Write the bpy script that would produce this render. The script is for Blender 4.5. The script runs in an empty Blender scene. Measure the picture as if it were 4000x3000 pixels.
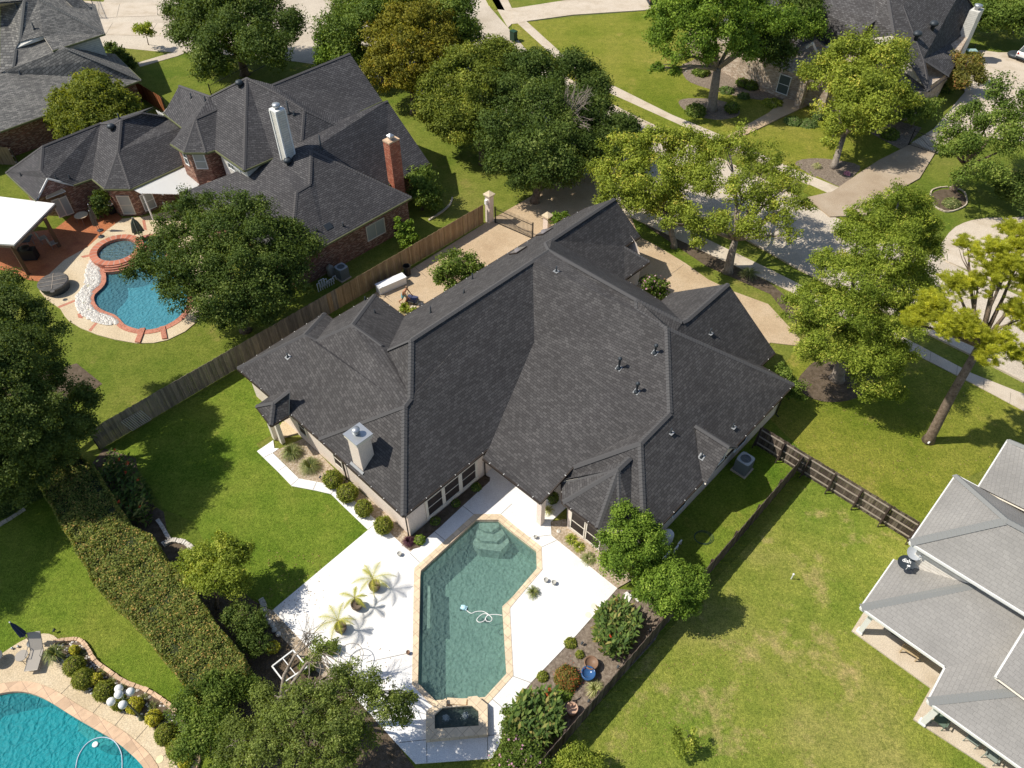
import bpy, math, random
import numpy as np
from mathutils import Vector, Matrix
from mathutils.geometry import tessellate_polygon
random.seed(7)
R = math.radians
# ------------------------------------------------------------------ camera
H = 37.0; FPX = 2920.0; PITCH = R(46.7); ROLL = R(0.25)
cp, sp = math.cos(PITCH), math.sin(PITCH)
FW = np.array([0, cp, -sp]); RT = np.array([1., 0, 0]); UP = np.cross(RT, FW)
RT, UP = math.cos(ROLL)*RT + math.sin(ROLL)*UP, -math.sin(ROLL)*RT + math.cos(ROLL)*UP
sc = bpy.context.scene
cam = bpy.data.cameras.new('camera'); camo = bpy.data.objects.new('camera', cam)
sc.collection.objects.link(camo); sc.camera = camo
cam.lens = 36*FPX/4000; cam.sensor_width = 36; cam.sensor_fit = 'HORIZONTAL'
cam.clip_start = 1; cam.clip_end = 3000
M = Matrix(((RT[0], UP[0], -FW[0], 0), (RT[1], UP[1], -FW[1], 0), (RT[2], UP[2], -FW[2], H), (0, 0, 0, 1)))
camo.matrix_world = M
# ------------------------------------------------------------------ light
SUN_EL = 51.0; SUN_AZ = -2.0      # light travels towards +x
world = bpy.data.worlds.new('World'); sc.world = world; world.use_nodes = True
wn = world.node_tree.nodes; wl = world.node_tree.links
sky = wn.new('ShaderNodeTexSky'); sky.sky_type = 'NISHITA'; sky.sun_disc = False
sky.sun_elevation = R(SUN_EL); sky.sun_rotation = R(270)
wl.new(sky.outputs[0], wn['Background'].inputs[0]); wn['Background'].inputs[1].default_value = 0.1
sd = bpy.data.lights.new('sun', 'SUN'); sd.energy = 4.6; sd.angle = R(0.5); sd.color = (1, .935, .82)
so = bpy.data.objects.new('sun', sd); sc.collection.objects.link(so)
ld = Vector((math.cos(R(SUN_AZ))*math.cos(R(SUN_EL)), math.sin(R(SUN_AZ))*math.cos(R(SUN_EL)), -math.sin(R(SUN_EL))))
so.rotation_euler = ld.to_track_quat('-Z', 'Y').to_euler()
sc.view_settings.view_transform = 'Standard'; sc.view_settings.look = 'None'
sc.view_settings.exposure = 0.22; sc.view_settings.gamma = 1
# ------------------------------------------------------------------ frames
ANG = R(43.4)
DA = np.array([math.sin(ANG), math.cos(ANG)]); DB = np.array([math.cos(ANG), -math.sin(ANG)])
def at(px, py, z=0.0):
    "world point at height z seen at this place of the 4000x3000 photograph"
    d = FW*FPX + RT*(px-2000) - UP*(py-1500); t = (z-H)/d[2]
    return Vector((d[0]*t, d[1]*t, z))
def ab(A, B, z=0.0):
    "world point from street-grid coordinates (A along the fences, B across)"
    return Vector((A*DA[0]+B*DB[0], A*DA[1]+B*DB[1], z))
def mpp(p):
    "metres per photograph pixel at a world point"
    return ((np.array(p)-np.array((0, 0, H)))@FW)/FPX
VA = Vector((DA[0], DA[1], 0)); VB = Vector((DB[0], DB[1], 0)); VZ = Vector((0, 0, 1))
# ------------------------------------------------------------------ mesh builder
class MB:
    def __init__(s): s.v = []; s.f = []; s.uv = []; s.mi = []; s.cur = 0
    def _uv(s, pts):
        n = Vector((0, 0, 0))
        for i in range(len(pts)):
            a, b = pts[i], pts[(i+1) % len(pts)]
            n += Vector(((a.y-b.y)*(a.z+b.z), (a.z-b.z)*(a.x+b.x), (a.x-b.x)*(a.y+b.y)))
        if n.length < 1e-9: n = Vector((0, 0, 1))
        n.normalize()
        if abs(n.z) > .995: u, v = VA, VB
        else:
            u = VZ.cross(n).normalized(); v = n.cross(u)
        return [(p.dot(u), p.dot(v)) for p in pts]
    def face(s, pts, uv=None):
        pts = [Vector(p) for p in pts]
        k = len(s.v); s.v += pts; s.f.append(tuple(range(k, k+len(pts))))
        s.uv.append(uv or s._uv(pts)); s.mi.append(s.cur)
    def poly(s, pts, flip=False):
        pts = [Vector(p) for p in pts]; uv = s._uv(pts)
        n = Vector((0, 0, 0))
        for i in range(len(pts)):
            a, b = pts[i], pts[(i+1) % len(pts)]; n += a.cross(b)
        k = len(s.v); s.v += pts
        for t in tessellate_polygon([pts]):
            a, b, c = t
            m = (pts[b]-pts[a]).cross(pts[c]-pts[a])
            if (m.dot(n) < 0) != flip: a, c = c, a
            s.f.append((k+a, k+b, k+c)); s.uv.append([uv[a], uv[b], uv[c]]); s.mi.append(s.cur)
    def prism(s, poly, z0, z1, cap=True, bottom=False):
        "poly: list of (x,y,..), any winding"
        P = [Vector((p[0], p[1], 0)) for p in poly]
        ar = sum(P[i].x*P[(i+1) % len(P)].y-P[(i+1) % len(P)].x*P[i].y for i in range(len(P)))
        if ar < 0: P.reverse()
        n = len(P)
        for i in range(n):
            a, b = P[i], P[(i+1) % n]
            s.face([(a.x, a.y, z0), (b.x, b.y, z0), (b.x, b.y, z1), (a.x, a.y, z1)])
        if cap: s.poly([(p.x, p.y, z1) for p in P])
        if bottom: s.poly([(p.x, p.y, z0) for p in reversed(P)])
    def ring(s, outer, inner, z0, z1):
        "flat ring between two loops with the same number of points"
        n = len(outer)
        for i in range(n):
            j = (i+1) % n
            a, b, c, d = outer[i], outer[j], inner[j], inner[i]
            s.face([(a[0], a[1], z1), (b[0], b[1], z1), (c[0], c[1], z1), (d[0], d[1], z1)])
            s.face([(a[0], a[1], z0), (b[0], b[1], z0), (b[0], b[1], z1), (a[0], a[1], z1)])
            s.face([(d[0], d[1], z1), (c[0], c[1], z1), (c[0], c[1], z0), (d[0], d[1], z0)])
    def box(s, c, sx, sy, sz, ux=VA, uz=VZ):
        "box centred at c; sx along ux, sz along uz"
        c = Vector(c); ux = Vector(ux).normalized(); uz = Vector(uz).normalized(); uy = uz.cross(ux).normalized()
        q = [c+ux*(sx/2*i)+uy*(sy/2*j)+uz*(sz/2*k) for k in (-1, 1) for j in (-1, 1) for i in (-1, 1)]
        for f in ((0, 2, 3, 1), (4, 5, 7, 6), (0, 1, 5, 4), (2, 6, 7, 3), (0, 4, 6, 2), (1, 3, 7, 5)):
            s.face([q[i] for i in f])
    def bar(s, a, b, w, h=None, up=VZ):
        a = Vector(a); b = Vector(b); d = b-a
        if d.length < 1e-6: return
        u = d.normalized(); upv = Vector(up)
        if abs(u.dot(upv)) > .98: upv = Vector((DA[0], DA[1], 0))
        side = u.cross(upv).normalized(); upv = side.cross(u)
        s.box((a+b)/2, d.length, w, h or w, u, upv)
    def tube(s, path, rad, n=8, cap=True):
        path = [Vector(p) for p in path]
        if not isinstance(rad, (list, tuple)): rad = [rad]*len(path)
        k = len(s.v); ref = Vector((.31, .77, .55))
        for i, p in enumerate(path):
            d = (path[min(i+1, len(path)-1)]-path[max(i-1, 0)]).normalized()
            a = d.cross(ref).normalized(); b = d.cross(a)
            for j in range(n):
                t = 2*math.pi*j/n; s.v.append(p+(a*math.cos(t)+b*math.sin(t))*rad[i])
        L = 0
        for i in range(len(path)-1):
            l2 = L+(path[i+1]-path[i]).length
            for j in range(n):
                j2 = (j+1) % n
                s.f.append((k+i*n+j, k+(i+1)*n+j, k+(i+1)*n+j2, k+i*n+j2))
                u0, u1 = j/n, (j+1)/n
                s.uv.append([(u0, L), (u0, l2), (u1, l2), (u1, L)]); s.mi.append(s.cur)
            L = l2
        if cap:
            for base, rev in ((k, False), (k+(len(path)-1)*n, True)):
                f = tuple(base+j for j in range(n)); f = f[::-1] if rev else f
                s.f.append(f); s.uv.append([(0, 0)]*n); s.mi.append(s.cur)
    def lathe(s, c, prof, n=16):
        c = Vector(c); k = len(s.v)
        for r, z in prof:
            for j in range(n):
                t = 2*math.pi*j/n; s.v.append(c+Vector((r*math.cos(t), r*math.sin(t), z)))
        for i in range(len(prof)-1):
            for j in range(n):
                j2 = (j+1) % n
                s.f.append((k+i*n+j, k+i*n+j2, k+(i+1)*n+j2, k+(i+1)*n+j))
                s.uv.append([(j/n*3, prof[i][1]), ((j+1)/n*3, prof[i][1]), ((j+1)/n*3, prof[i+1][1]), (j/n*3, prof[i+1][1])]); s.mi.append(s.cur)
        for base, rev in ((k, True), (k+(len(prof)-1)*n, False)):
            f = tuple(base+j for j in range(n)); f = f[::-1] if rev else f
            s.f.append(f); s.uv.append([(0, 0)]*n); s.mi.append(s.cur)
    def ball(s, c, r, rz=None, n=14, m=9):
        rz = rz or r
        s.lathe(c, [(max(r*math.sin(math.pi*i/m), .002), -rz*math.cos(math.pi*i/m)) for i in range(m+1)], n)
    def build(s, name, mats, parent=None, smooth=False):
        me = bpy.data.meshes.new(name); loc = parent_loc(parent)
        me.from_pydata([tuple(v-loc) for v in s.v], [], s.f)
        ul = me.uv_layers.new(name='UVMap')
        flat = [c for f in s.uv for q in f for c in q]
        ul.data.foreach_set('uv', flat)
        if not isinstance(mats, (list, tuple)): mats = [mats]
        for m in mats: me.materials.append(m)
        me.polygons.foreach_set('material_index', s.mi)
        if smooth: me.polygons.foreach_set('use_smooth', [True]*len(s.f))
        me.validate(); me.update()
        o = bpy.data.objects.new(name, me); sc.collection.objects.link(o)
        if parent: o.parent = parent
        return o
WL = {}
def parent_loc(p):
    l = Vector((0, 0, 0))
    while p is not None: l = l+p.location; p = p.parent
    return l
def thing(name, label, cat, loc=(0, 0, 0), group=None):
    o = bpy.data.objects.new(name, None); sc.collection.objects.link(o)
    o.location = Vector(loc); o.empty_display_size = .3
    o['label'] = label; o['category'] = cat
    if group: o['group'] = group
    return o
def tag(o, label, cat, group=None, kind=None):
    if label: o['label'] = label
    if cat: o['category'] = cat
    if group: o['group'] = group
    if kind: o['kind'] = kind
    return o
def struct(o): o['kind'] = 'structure'; return o
def dup(root, loc, label=None, group=None, rotz=0):
    r = root.copy(); sc.collection.objects.link(r); r.location = Vector(loc); r.rotation_euler = (0, 0, rotz)
    if label: r['label'] = label
    if group: r['group'] = group
    for ch in list(root.children):
        c = ch.copy(); sc.collection.objects.link(c); c.parent = r
        for g in ch.children:
            d = g.copy(); sc.collection.objects.link(d); d.parent = c
    return r
# ------------------------------------------------------------------ materials
def mat(name, col, rough=.8, metal=0, spec=.3):
    m = bpy.data.materials.new(name); m.use_nodes = True
    b = m.node_tree.nodes['Principled BSDF']
    b.inputs['Base Color'].default_value = (*col, 1); b.inputs['Roughness'].default_value = rough
    b.inputs['Metallic'].default_value = metal; b.inputs['Specular IOR Level'].default_value = spec
    return m
class NT:
    def __init__(s, m): s.m = m; s.t = m.node_tree; s.b = s.t.nodes['Principled BSDF']
    def n(s, ty, **k):
        x = s.t.nodes.new(ty)
        for a, v in k.items():
            if a in x.inputs: x.inputs[a].default_value = v
            else: setattr(x, a, v)
        return x
    def l(s, a, b): s.t.links.new(a, b)
    def coord(s, uv=False):
        return s.n('ShaderNodeTexCoord').outputs['UV' if uv else 'Object'] if uv else s.n('ShaderNodeNewGeometry').outputs['Position']
    def noise(s, co, scale, detail=3, rough=.55):
        x = s.n('ShaderNodeTexNoise'); x.inputs['Scale'].default_value = scale; x.inputs['Detail'].default_value = detail
        x.inputs['Roughness'].default_value = rough; s.l(co, x.inputs['Vector']); return x.outputs['Fac']
    def ramp(s, fac, stops):
        x = s.n('ShaderNodeValToRGB'); e = x.color_ramp.elements
        while len(e) < len(stops): e.new(.5)
        for i, (p, c) in enumerate(stops): e[i].position = p; e[i].color = (*c, 1) if len(c) == 3 else c
        s.l(fac, x.inputs[0]); return x.outputs[0]
    def mix(s, fac, a, b, mode='MIX'):
        x = s.n('ShaderNodeMix'); x.data_type = 'RGBA'; x.blend_type = mode
        for inp, v in ((x.inputs[0], fac), (x.inputs[6], a), (x.inputs[7], b)):
            if hasattr(v, 'links') or hasattr(v, 'is_linked'): s.l(v, inp)
            else: inp.default_value = v if not isinstance(v, tuple) else (*v, 1)
        return x.outputs[2]
    def bump(s, h, strength=.5, dist=.02):
        x = s.n('ShaderNodeBump'); x.inputs['Strength'].default_value = strength; x.inputs['Distance'].default_value = dist
        s.l(h, x.inputs['Height']); s.l(x.outputs[0], s.b.inputs['Normal'])
    def base(s, c): s.l(c, s.b.inputs['Base Color'])
def speckle(name, cols, scales, rough=.9, bump=.3, bd=.02, uv=False):
    "generic mottled surface: cols = list of colours light to dark"
    m = mat(name, cols[0], rough); t = NT(m); co = t.coord(uv)
    k = len(cols)
    a = t.noise(co, scales[0], 5, .65)
    c = t.ramp(a, [(.3+.4*i/(k-1), cols[i]) for i in range(k)])
    if len(scales) > 1:
        b = t.noise(co, scales[1], 3, .6)
        g = t.ramp(b, [(.3, (.72, .72, .72)), (.7, (1.22, 1.22, 1.22))])
        c = t.mix(1.0, c, g, 'MULTIPLY')
    t.base(c); t.bump(t.noise(co, scales[-1], 2), bump, bd)
    return m
def grass_mat(name, lush, mid, dry, dry_amt=.5, sc1=.12):
    m = mat(name, mid, .95, spec=.08); t = NT(m); co = t.coord()
    a = t.noise(co, sc1, 5, .6)
    c = t.ramp(a, [(.34, lush), (.5, mid), (.66, tuple(x*.6+y*.4 for x, y in zip(mid, dry)))])
    d = t.noise(co, sc1*2.6, 6, .7)
    dm = t.ramp(d, [(dry_amt, (0, 0, 0)), (dry_amt+.14, (1, 1, 1))])
    c = t.mix(dm, c, dry)
    g0 = t.noise(co, 1.3, 4, .65)
    c = t.mix(1.0, c, t.ramp(g0, [(.3, (.78, .84, .72)), (.7, (1.2, 1.14, 1.2))]), 'MULTIPLY')
    f = t.noise(co, 6.0, 5, .75)
    c = t.mix(1.0, c, t.ramp(f, [(.26, (.5, .56, .42)), (.5, (1, 1, 1)), (.74, (1.55, 1.46, 1.4))]), 'MULTIPLY')
    f2 = t.noise(co, 24.0, 2, .6)
    c = t.mix(1.0, c, t.ramp(f2, [(.3, (.66, .68, .6)), (.7, (1.34, 1.32, 1.3))]), 'MULTIPLY')
    t.base(c)
    h = t.n('ShaderNodeMath', operation='ADD'); t.l(f, h.inputs[0]); t.l(f2, h.inputs[1])
    t.bump(h.outputs[0], .8, .07)
    return m
def shingle_mat(name, dark, mid, light, mortar, w=.33, h=.145, thr=.62, msz=.014):
    m = mat(name, mid, .93, spec=.15); t = NT(m); co = t.coord(True)
    b = t.n('ShaderNodeTexBrick'); t.l(co, b.inputs['Vector'])
    b.inputs['Color1'].default_value = (0, 0, 0, 1); b.inputs['Color2'].default_value = (1, 1, 1, 1); b.inputs['Mortar'].default_value = (.5, .5, .5, 1)
    b.inputs['Scale'].default_value = 1; b.inputs['Mortar Size'].default_value = msz; b.inputs['Mortar Smooth'].default_value = .3
    b.inputs['Brick Width'].default_value = w; b.inputs['Row Height'].default_value = h; b.offset = .37
    c = t.ramp(b.outputs['Color'], [(.05, dark), (thr, mid), (.97, light)])
    n = t.noise(co, .35, 4); c = t.mix(1.0, c, t.ramp(n, [(.3, (.86, .86, .86)), (.7, (1.12, 1.12, 1.12))]), 'MULTIPLY')
    n2 = t.noise(co, 38, 2); c = t.mix(1.0, c, t.ramp(n2, [(.3, (.82, .82, .82)), (.7, (1.18, 1.18, 1.18))]), 'MULTIPLY')
    c = t.mix(b.outputs['Fac'], c, mortar); t.base(c)
    inv = t.n('ShaderNodeMath', operation='SUBTRACT'); inv.inputs[0].default_value = 1; t.l(b.outputs['Fac'], inv.inputs[1])
    t.bump(inv.outputs[0], .6, .02)
    return m
def brick_mat(name, c1, c2, mortar, w=.22, h=.075, msz=.009, extra=None):
    m = mat(name, c1, .9, spec=.15); t = NT(m); co = t.coord(True)
    b = t.n('ShaderNodeTexBrick'); t.l(co, b.inputs['Vector'])
    b.inputs['Color1'].default_value = (0, 0, 0, 1); b.inputs['Color2'].default_value = (1, 1, 1, 1); b.inputs['Mortar'].default_value = (.5,)*3+(1,)
    b.inputs['Scale'].default_value = 1; b.inputs['Mortar Size'].default_value = msz; b.inputs['Brick Width'].default_value = w; b.inputs['Row Height'].default_value = h
    st = [(.0, c1), (.6, c2)] + ([(.93, extra)] if extra else [])
    c = t.ramp(b.outputs['Color'], st)
    n = t.noise(co, .8, 4); c = t.mix(1.0, c, t.ramp(n, [(.3, (.8, .8, .8)), (.7, (1.2, 1.2, 1.2))]), 'MULTIPLY')
    c = t.mix(b.outputs['Fac'], c, mortar); t.base(c)
    inv = t.n('ShaderNodeMath', operation='SUBTRACT'); inv.inputs[0].default_value = 1; t.l(b.outputs['Fac'], inv.inputs[1])
    t.bump(inv.outputs[0], .5, .012)
    return m
LEAFK = 2.15
def leaf_mat(name, a, b, c=None, trans=.35):
    a, b = tuple(x*LEAFK for x in a), tuple(x*LEAFK for x in b); c = tuple(x*LEAFK for x in c) if c else c
    m = mat(name, a, .6, spec=.12); t = NT(m)
    at_ = t.n('ShaderNodeAttribute'); at_.attribute_name = 'tint'
    st = [(0, a), (.75 if c else 1, b)] + ([(1, c)] if c else [])
    col = t.ramp(at_.outputs['Fac'], st); t.base(col)
    tr = t.n('ShaderNodeBsdfTranslucent'); t.l(t.mix(1.0, col, (1.5, 1.4, .45), 'MULTIPLY'), tr.inputs[0])
    mx = t.n('ShaderNodeMixShader'); mx.inputs[0].default_value = trans
    out = t.t.nodes['Material Output']
    t.l(t.b.outputs[0], mx.inputs[1]); t.l(tr.outputs[0], mx.inputs[2]); t.l(mx.outputs[0], out.inputs[0])
    return m
def water_mat(name, tint, scatter, scat=.35, wave=2.2, strength=.35):
    m = bpy.data.materials.new(name); m.use_nodes = True; nt = m.node_tree; nt.nodes.clear()
    out = nt.nodes.new('ShaderNodeOutputMaterial')
    tr = nt.nodes.new('ShaderNodeBsdfTransparent'); tr.inputs[0].default_value = (*tint, 1)
    df = nt.nodes.new('ShaderNodeBsdfDiffuse'); df.inputs[0].default_value = (*scatter, 1)
    gl = nt.nodes.new('ShaderNodeBsdfGlossy'); gl.inputs['Roughness'].default_value = .04
    fr = nt.nodes.new('ShaderNodeFresnel'); fr.inputs[0].default_value = 1.33
    geo = nt.nodes.new('ShaderNodeNewGeometry')
    ns = nt.nodes.new('ShaderNodeTexNoise'); ns.inputs['Scale'].default_value = wave*.6; ns.inputs['Detail'].default_value = 2
    nt.links.new(geo.outputs['Position'], ns.inputs['Vector'])
    vm = nt.nodes.new('ShaderNodeVectorMath'); vm.operation = 'MULTIPLY_ADD'; vm.inputs[1].default_value = (.55, .55, 0)
    nt.links.new(ns.outputs['Color'], vm.inputs[0]); nt.links.new(geo.outputs['Position'], vm.inputs[2])
    v = nt.nodes.new('ShaderNodeTexVoronoi'); v.feature = 'SMOOTH_F1'; v.inputs['Scale'].default_value = wave*1.35; v.inputs['Smoothness'].default_value = .35
    nt.links.new(vm.outputs[0], v.inputs['Vector'])
    n2 = nt.nodes.new('ShaderNodeTexNoise'); n2.inputs['Scale'].default_value = wave*3; n2.inputs['Detail'].default_value = 3; nt.links.new(geo.outputs['Position'], n2.inputs['Vector'])
    ad = nt.nodes.new('ShaderNodeMath'); ad.operation = 'MULTIPLY_ADD'; ad.inputs[1].default_value = .35; nt.links.new(n2.outputs['Fac'], ad.inputs[0]); nt.links.new(v.outputs['Distance'], ad.inputs[2])
    bp = nt.nodes.new('ShaderNodeBump'); bp.inputs['Strength'].default_value = strength*.6; bp.inputs['Distance'].default_value = .2
    bd = nt.nodes.new('ShaderNodeBump'); bd.inputs['Strength'].default_value = 1.0; bd.inputs['Distance'].default_value = .13; nt.links.new(ad.outputs[0], bd.inputs['Height'])
    nt.links.new(ad.outputs[0], bp.inputs['Height'])
    nt.links.new(bp.outputs[0], gl.inputs['Normal']); nt.links.new(bp.outputs[0], fr.inputs['Normal']); nt.links.new(bd.outputs[0], df.inputs['Normal'])
    m1 = nt.nodes.new('ShaderNodeMixShader'); m1.inputs[0].default_value = scat
    nt.links.new(tr.outputs[0], m1.inputs[1]); nt.links.new(df.outputs[0], m1.inputs[2])
    m2 = nt.nodes.new('ShaderNodeMixShader'); nt.links.new(fr.outputs[0], m2.inputs[0])
    nt.links.new(m1.outputs[0], m2.inputs[1]); nt.links.new(gl.outputs[0], m2.inputs[2]); nt.links.new(m2.outputs[0], out.inputs[0])
    return m
def tile_mat(name, col, joint, w, h, rough=.8, vary=.15):
    "slabs or boards laid out on the UV, with thin joints"
    m = mat(name, col, rough); t = NT(m); co = t.coord(True)
    b = t.n('ShaderNodeTexBrick'); t.l(co, b.inputs['Vector']); b.offset = 0
    lo = tuple(x*(1-vary) for x in col); hi = tuple(min(x*(1+vary), .95) for x in col)
    b.inputs['Color1'].default_value = (*lo, 1); b.inputs['Color2'].default_value = (*hi, 1); b.inputs['Mortar'].default_value = (*joint, 1)
    b.inputs['Scale'].default_value = 1; b.inputs['Mortar Size'].default_value = .012; b.inputs['Brick Width'].default_value = w; b.inputs['Row Height'].default_value = h
    n = t.noise(co, 3, 5, .65); t.base(t.mix(1.0, b.outputs['Color'], t.ramp(n, [(.3, (.85,)*3), (.7, (1.12,)*3)]), 'MULTIPLY'))
    return m
M_ = {}
M_['ground'] = grass_mat('ground_grass', (.12, .175, .024), (.18, .215, .038), (.27, .24, .075), .58)
M_['lawn'] = grass_mat('backyard_grass', (.1, .175, .018), (.16, .225, .03), (.26, .26, .055), .6, .2)
M_['lawn_r'] = grass_mat('side_yard_grass', (.165, .23, .034), (.24, .27, .052), (.42, .34, .15), .54, .13)
M_['lawn_f'] = grass_mat('front_yard_grass', (.15, .195, .022), (.23, .245, .04), (.34, .29, .08), .58, .1)
M_['deck'] = speckle('white_deck', [(.72, .69, .66), (.81, .80, .78), (.84, .83, .82)], [.3, 30], .75, .15, .01)
M_['street'] = speckle('street_concrete', [(.44, .375, .29), (.53, .46, .37), (.58, .51, .41)], [.18, 12], .9)
M_['walk'] = speckle('walk_concrete', [(.46, .38, .28), (.56, .48, .38), (.6, .52, .42)], [.6, 20], .9)
M_['drive'] = speckle('aggregate_drive', [(.42, .305, .19), (.49, .37, .24), (.53, .415, .29)], [.35, 16, 40], .9, .4)
M_['patio'] = speckle('aggregate_patio', [(.50, .40, .26), (.58, .47, .32), (.62, .52, .37)], [.5, 14, 30], .9, .3)
M_['red_patio'] = speckle('stained_patio', [(.30, .09, .04), (.42, .15, .06), (.36, .13, .06)], [.9, 12], .55)
M_['drive_g'] = speckle('grey_aggregate_drive', [(.34, .26, .18), (.40, .315, .225), (.45, .37, .28)], [.35, 16, 40], .9, .4)
M_['joint'] = mat('joint', (.13, .11, .09), .95)
M_['mulch'] = speckle('mulch', [(.13, .10, .075), (.24, .19, .145), (.36, .30, .24)], [6, 30], .95, .9, .06)
M_['gravel'] = speckle('gravel', [(.30, .22, .14), (.48, .38, .27), (.68, .60, .5)], [9, 40], .9, .9, .05)
M_['soil'] = speckle('soil', [(.07, .05, .03), (.12, .09, .06), (.16, .12, .09)], [3, 20], .95, .8, .05)
M_['sh_main'] = shingle_mat('charcoal_shingle', (.06, .057, .057), (.073, .07, .07), (.095, .091, .09), (.036, .034, .035), .29, .15, .5, .011)
M_['sh_n'] = shingle_mat('grey_shingle', (.07, .068, .071), (.088, .085, .088), (.112, .109, .111), (.034, .033, .035), .36, .16, .6, .02)
M_['sh_w'] = shingle_mat('weathered_shingle', (.11, .11, .108), (.17, .166, .158), (.235, .228, .212), (.075, .073, .07), .36, .17, .5, .02)
M_['sh_r'] = shingle_mat('pale_shingle', (.262, .253, .24), (.272, .262, .248), (.285, .275, .26), (.235, .227, .215), .30, .19, .5, .006)
M_['sh_far'] = shingle_mat('slate_shingle', (.07, .066, .066), (.1, .096, .096), (.135, .13, .13), (.045, .042, .042), .36, .16, .6, .02)
M_['cap_main'] = mat('ridge_cap', (.093, .091, .092), .95, spec=.1)
M_['cap_n'] = mat('ridge_cap_grey', (.098, .094, .095), .95, spec=.1)
M_['cap_w'] = mat('ridge_cap_weathered', (.15, .15, .145), .95, spec=.1)
M_['cap_r'] = mat('ridge_cap_pale', (.235, .24, .235), .95, spec=.1)
M_['brick'] = brick_mat('red_brick', (.10, .035, .025), (.24, .085, .055), (.33, .26, .2), extra=(.42, .27, .2))
M_['stonebrick'] = brick_mat('tan_brick', (.28, .2, .14), (.42, .32, .24), (.5, .44, .36), .3, .1, .012, (.55, .47, .38))
M_['chim'] = brick_mat('chimney_brick', (.25, .05, .025), (.42, .10, .05), (.45, .3, .22), extra=(.5, .2, .12))
M_['stucco'] = speckle('stucco', [(.74, .62, .53), (.79, .68, .59), (.8, .7, .61)], [.6, 30], .9, .2, .01)
M_['trim'] = mat('cream_trim', (.72, .66, .56), .7)
M_['white'] = mat('white_paint', (.80, .80, .78), .6)
M_['siding'] = tile_mat('lap_siding', (.68, .66, .6), (.4, .39, .36), 6, .18, .7, .03)
M_['cream_siding'] = tile_mat('cream_siding', (.8, .75, .67), (.4, .35, .28), 6, .2, .7, .03)
M_['wood'] = None
M_['black'] = mat('black_metal', (.015, .015, .016), .5)
M_['gutter'] = mat('bronze_gutter', (.045, .034, .028), .5, .2)
M_['gutter_g'] = mat('green_edge', (.16, .17, .08), .6)
M_['galv'] = mat('galvanised', (.5, .52, .54), .4, .7)
M_['flash'] = mat('flashing', (.28, .29, .3), .7, .1)
M_['pipe'] = mat('vent_pipe', (.05, .06, .07), .5, .3)
M_['screen'] = mat('sun_screen', (.028, .02, .018), .6)
M_['glass'] = mat('window_glass', (.09, .11, .11), .08, 0, .6)
M_['blind'] = mat('window_blind', (.36, .38, .36), .35, 0, .5)
M_['coping'] = tile_mat('sandstone_coping', (.70, .56, .39), (.42, .32, .22), .45, .45, .8, .1)
M_['coping_p'] = tile_mat('flagstone_coping', (.60, .42, .28), (.4, .28, .2), .6, .6, .8, .16)
M_['coping_b'] = brick_mat('brick_coping', (.38, .13, .08), (.5, .19, .12), (.45, .28, .22), .11, .22, .01)
M_['plaster'] = speckle('pool_plaster', [(.30, .38, .34), (.38, .46, .41), (.42, .5, .45)], [1.2, 6], .8)
M_['step'] = speckle('step_plaster', [(.5, .5, .44), (.56, .56, .5), (.6, .6, .54)], [1.2, 6], .8)
M_['plaster_b'] = speckle('pool_plaster_blue', [(.10, .36, .44), (.14, .43, .5), (.18, .48, .55)], [1.2, 6], .8)
M_['plaster_t'] = speckle('pool_plaster_teal', [(.02, .34, .40), (.03, .42, .47), (.05, .48, .52)], [1.2, 5], .8)
M_['darktile'] = tile_mat('waterline_tile', (.04, .06, .1), (.2, .2, .22), .15, .15, .3, .3)
M_['fence_new'] = None
M_['bark'] = speckle('bark', [(.10, .07, .05), (.2, .15, .11), (.27, .21, .16)], [5, 18], .95, 1, .05)
M_['bark_g'] = speckle('grey_bark', [(.16, .13, .1), (.28, .24, .2), (.36, .31, .26)], [5, 18], .95, .9, .04)
M_['twig'] = mat('dead_twig', (.30, .25, .21), .95)
M_['rock'] = speckle('pale_rock', [(.45, .40, .34), (.6, .55, .48), (.7, .66, .6)], [3, 14], .9, .6, .04)
def wood_mat(name, a, b, c, w=.14):
    m = mat(name, a, .9, spec=.15); t = NT(m); co = t.coord(True)
    br = t.n('ShaderNodeTexBrick'); t.l(co, br.inputs['Vector']); br.offset = 0
    br.inputs['Color1'].default_value = (0, 0, 0, 1); br.inputs['Color2'].default_value = (1, 1, 1, 1); br.inputs['Mortar'].default_value = (.2,)*3+(1,)
    br.inputs['Scale'].default_value = 1; br.inputs['Mortar Size'].default_value = .004; br.inputs['Brick Width'].default_value = w; br.inputs['Row Height'].default_value = 8
    col = t.ramp(br.outputs['Color'], [(.05, a), (.5, b), (.95, c)])
    mp = t.n('ShaderNodeMapping'); mp.inputs['Scale'].default_value = (12, .9, 1); t.l(co, mp.inputs[0])
    n = t.noise(mp.outputs[0], 1.6, 5, .7); col = t.mix(1.0, col, t.ramp(n, [(.3, (.62, .62, .62)), (.7, (1.3, 1.3, 1.3))]), 'MULTIPLY')
    n2 = t.noise(co, .25, 3); col = t.mix(1.0, col, t.ramp(n2, [(.35, (.72, .74, .76)), (.65, (1.15, 1.12, 1.08))]), 'MULTIPLY')
    t.base(col); t.bump(n, .4, .01); return m
M_['wood'] = wood_mat('weathered_cedar', (.18, .155, .125), (.25, .215, .17), (.33, .28, .215))
M_['wood_tan'] = wood_mat('tan_cedar', (.26, .18, .1), (.34, .24, .14), (.42, .31, .19))
M_['wood_dark'] = wood_mat('dark_cedar', (.065, .05, .04), (.12, .095, .078), (.19, .155, .125))
M_['red_fence'] = wood_mat('red_cedar', (.3, .1, .04), (.4, .15, .06), (.5, .2, .09))
M_['wood_rail'] = mat('rail_wood', (.34, .29, .24), .9)
M_['wood_post'] = mat('post_wood', (.06, .042, .035), .9)

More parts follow.
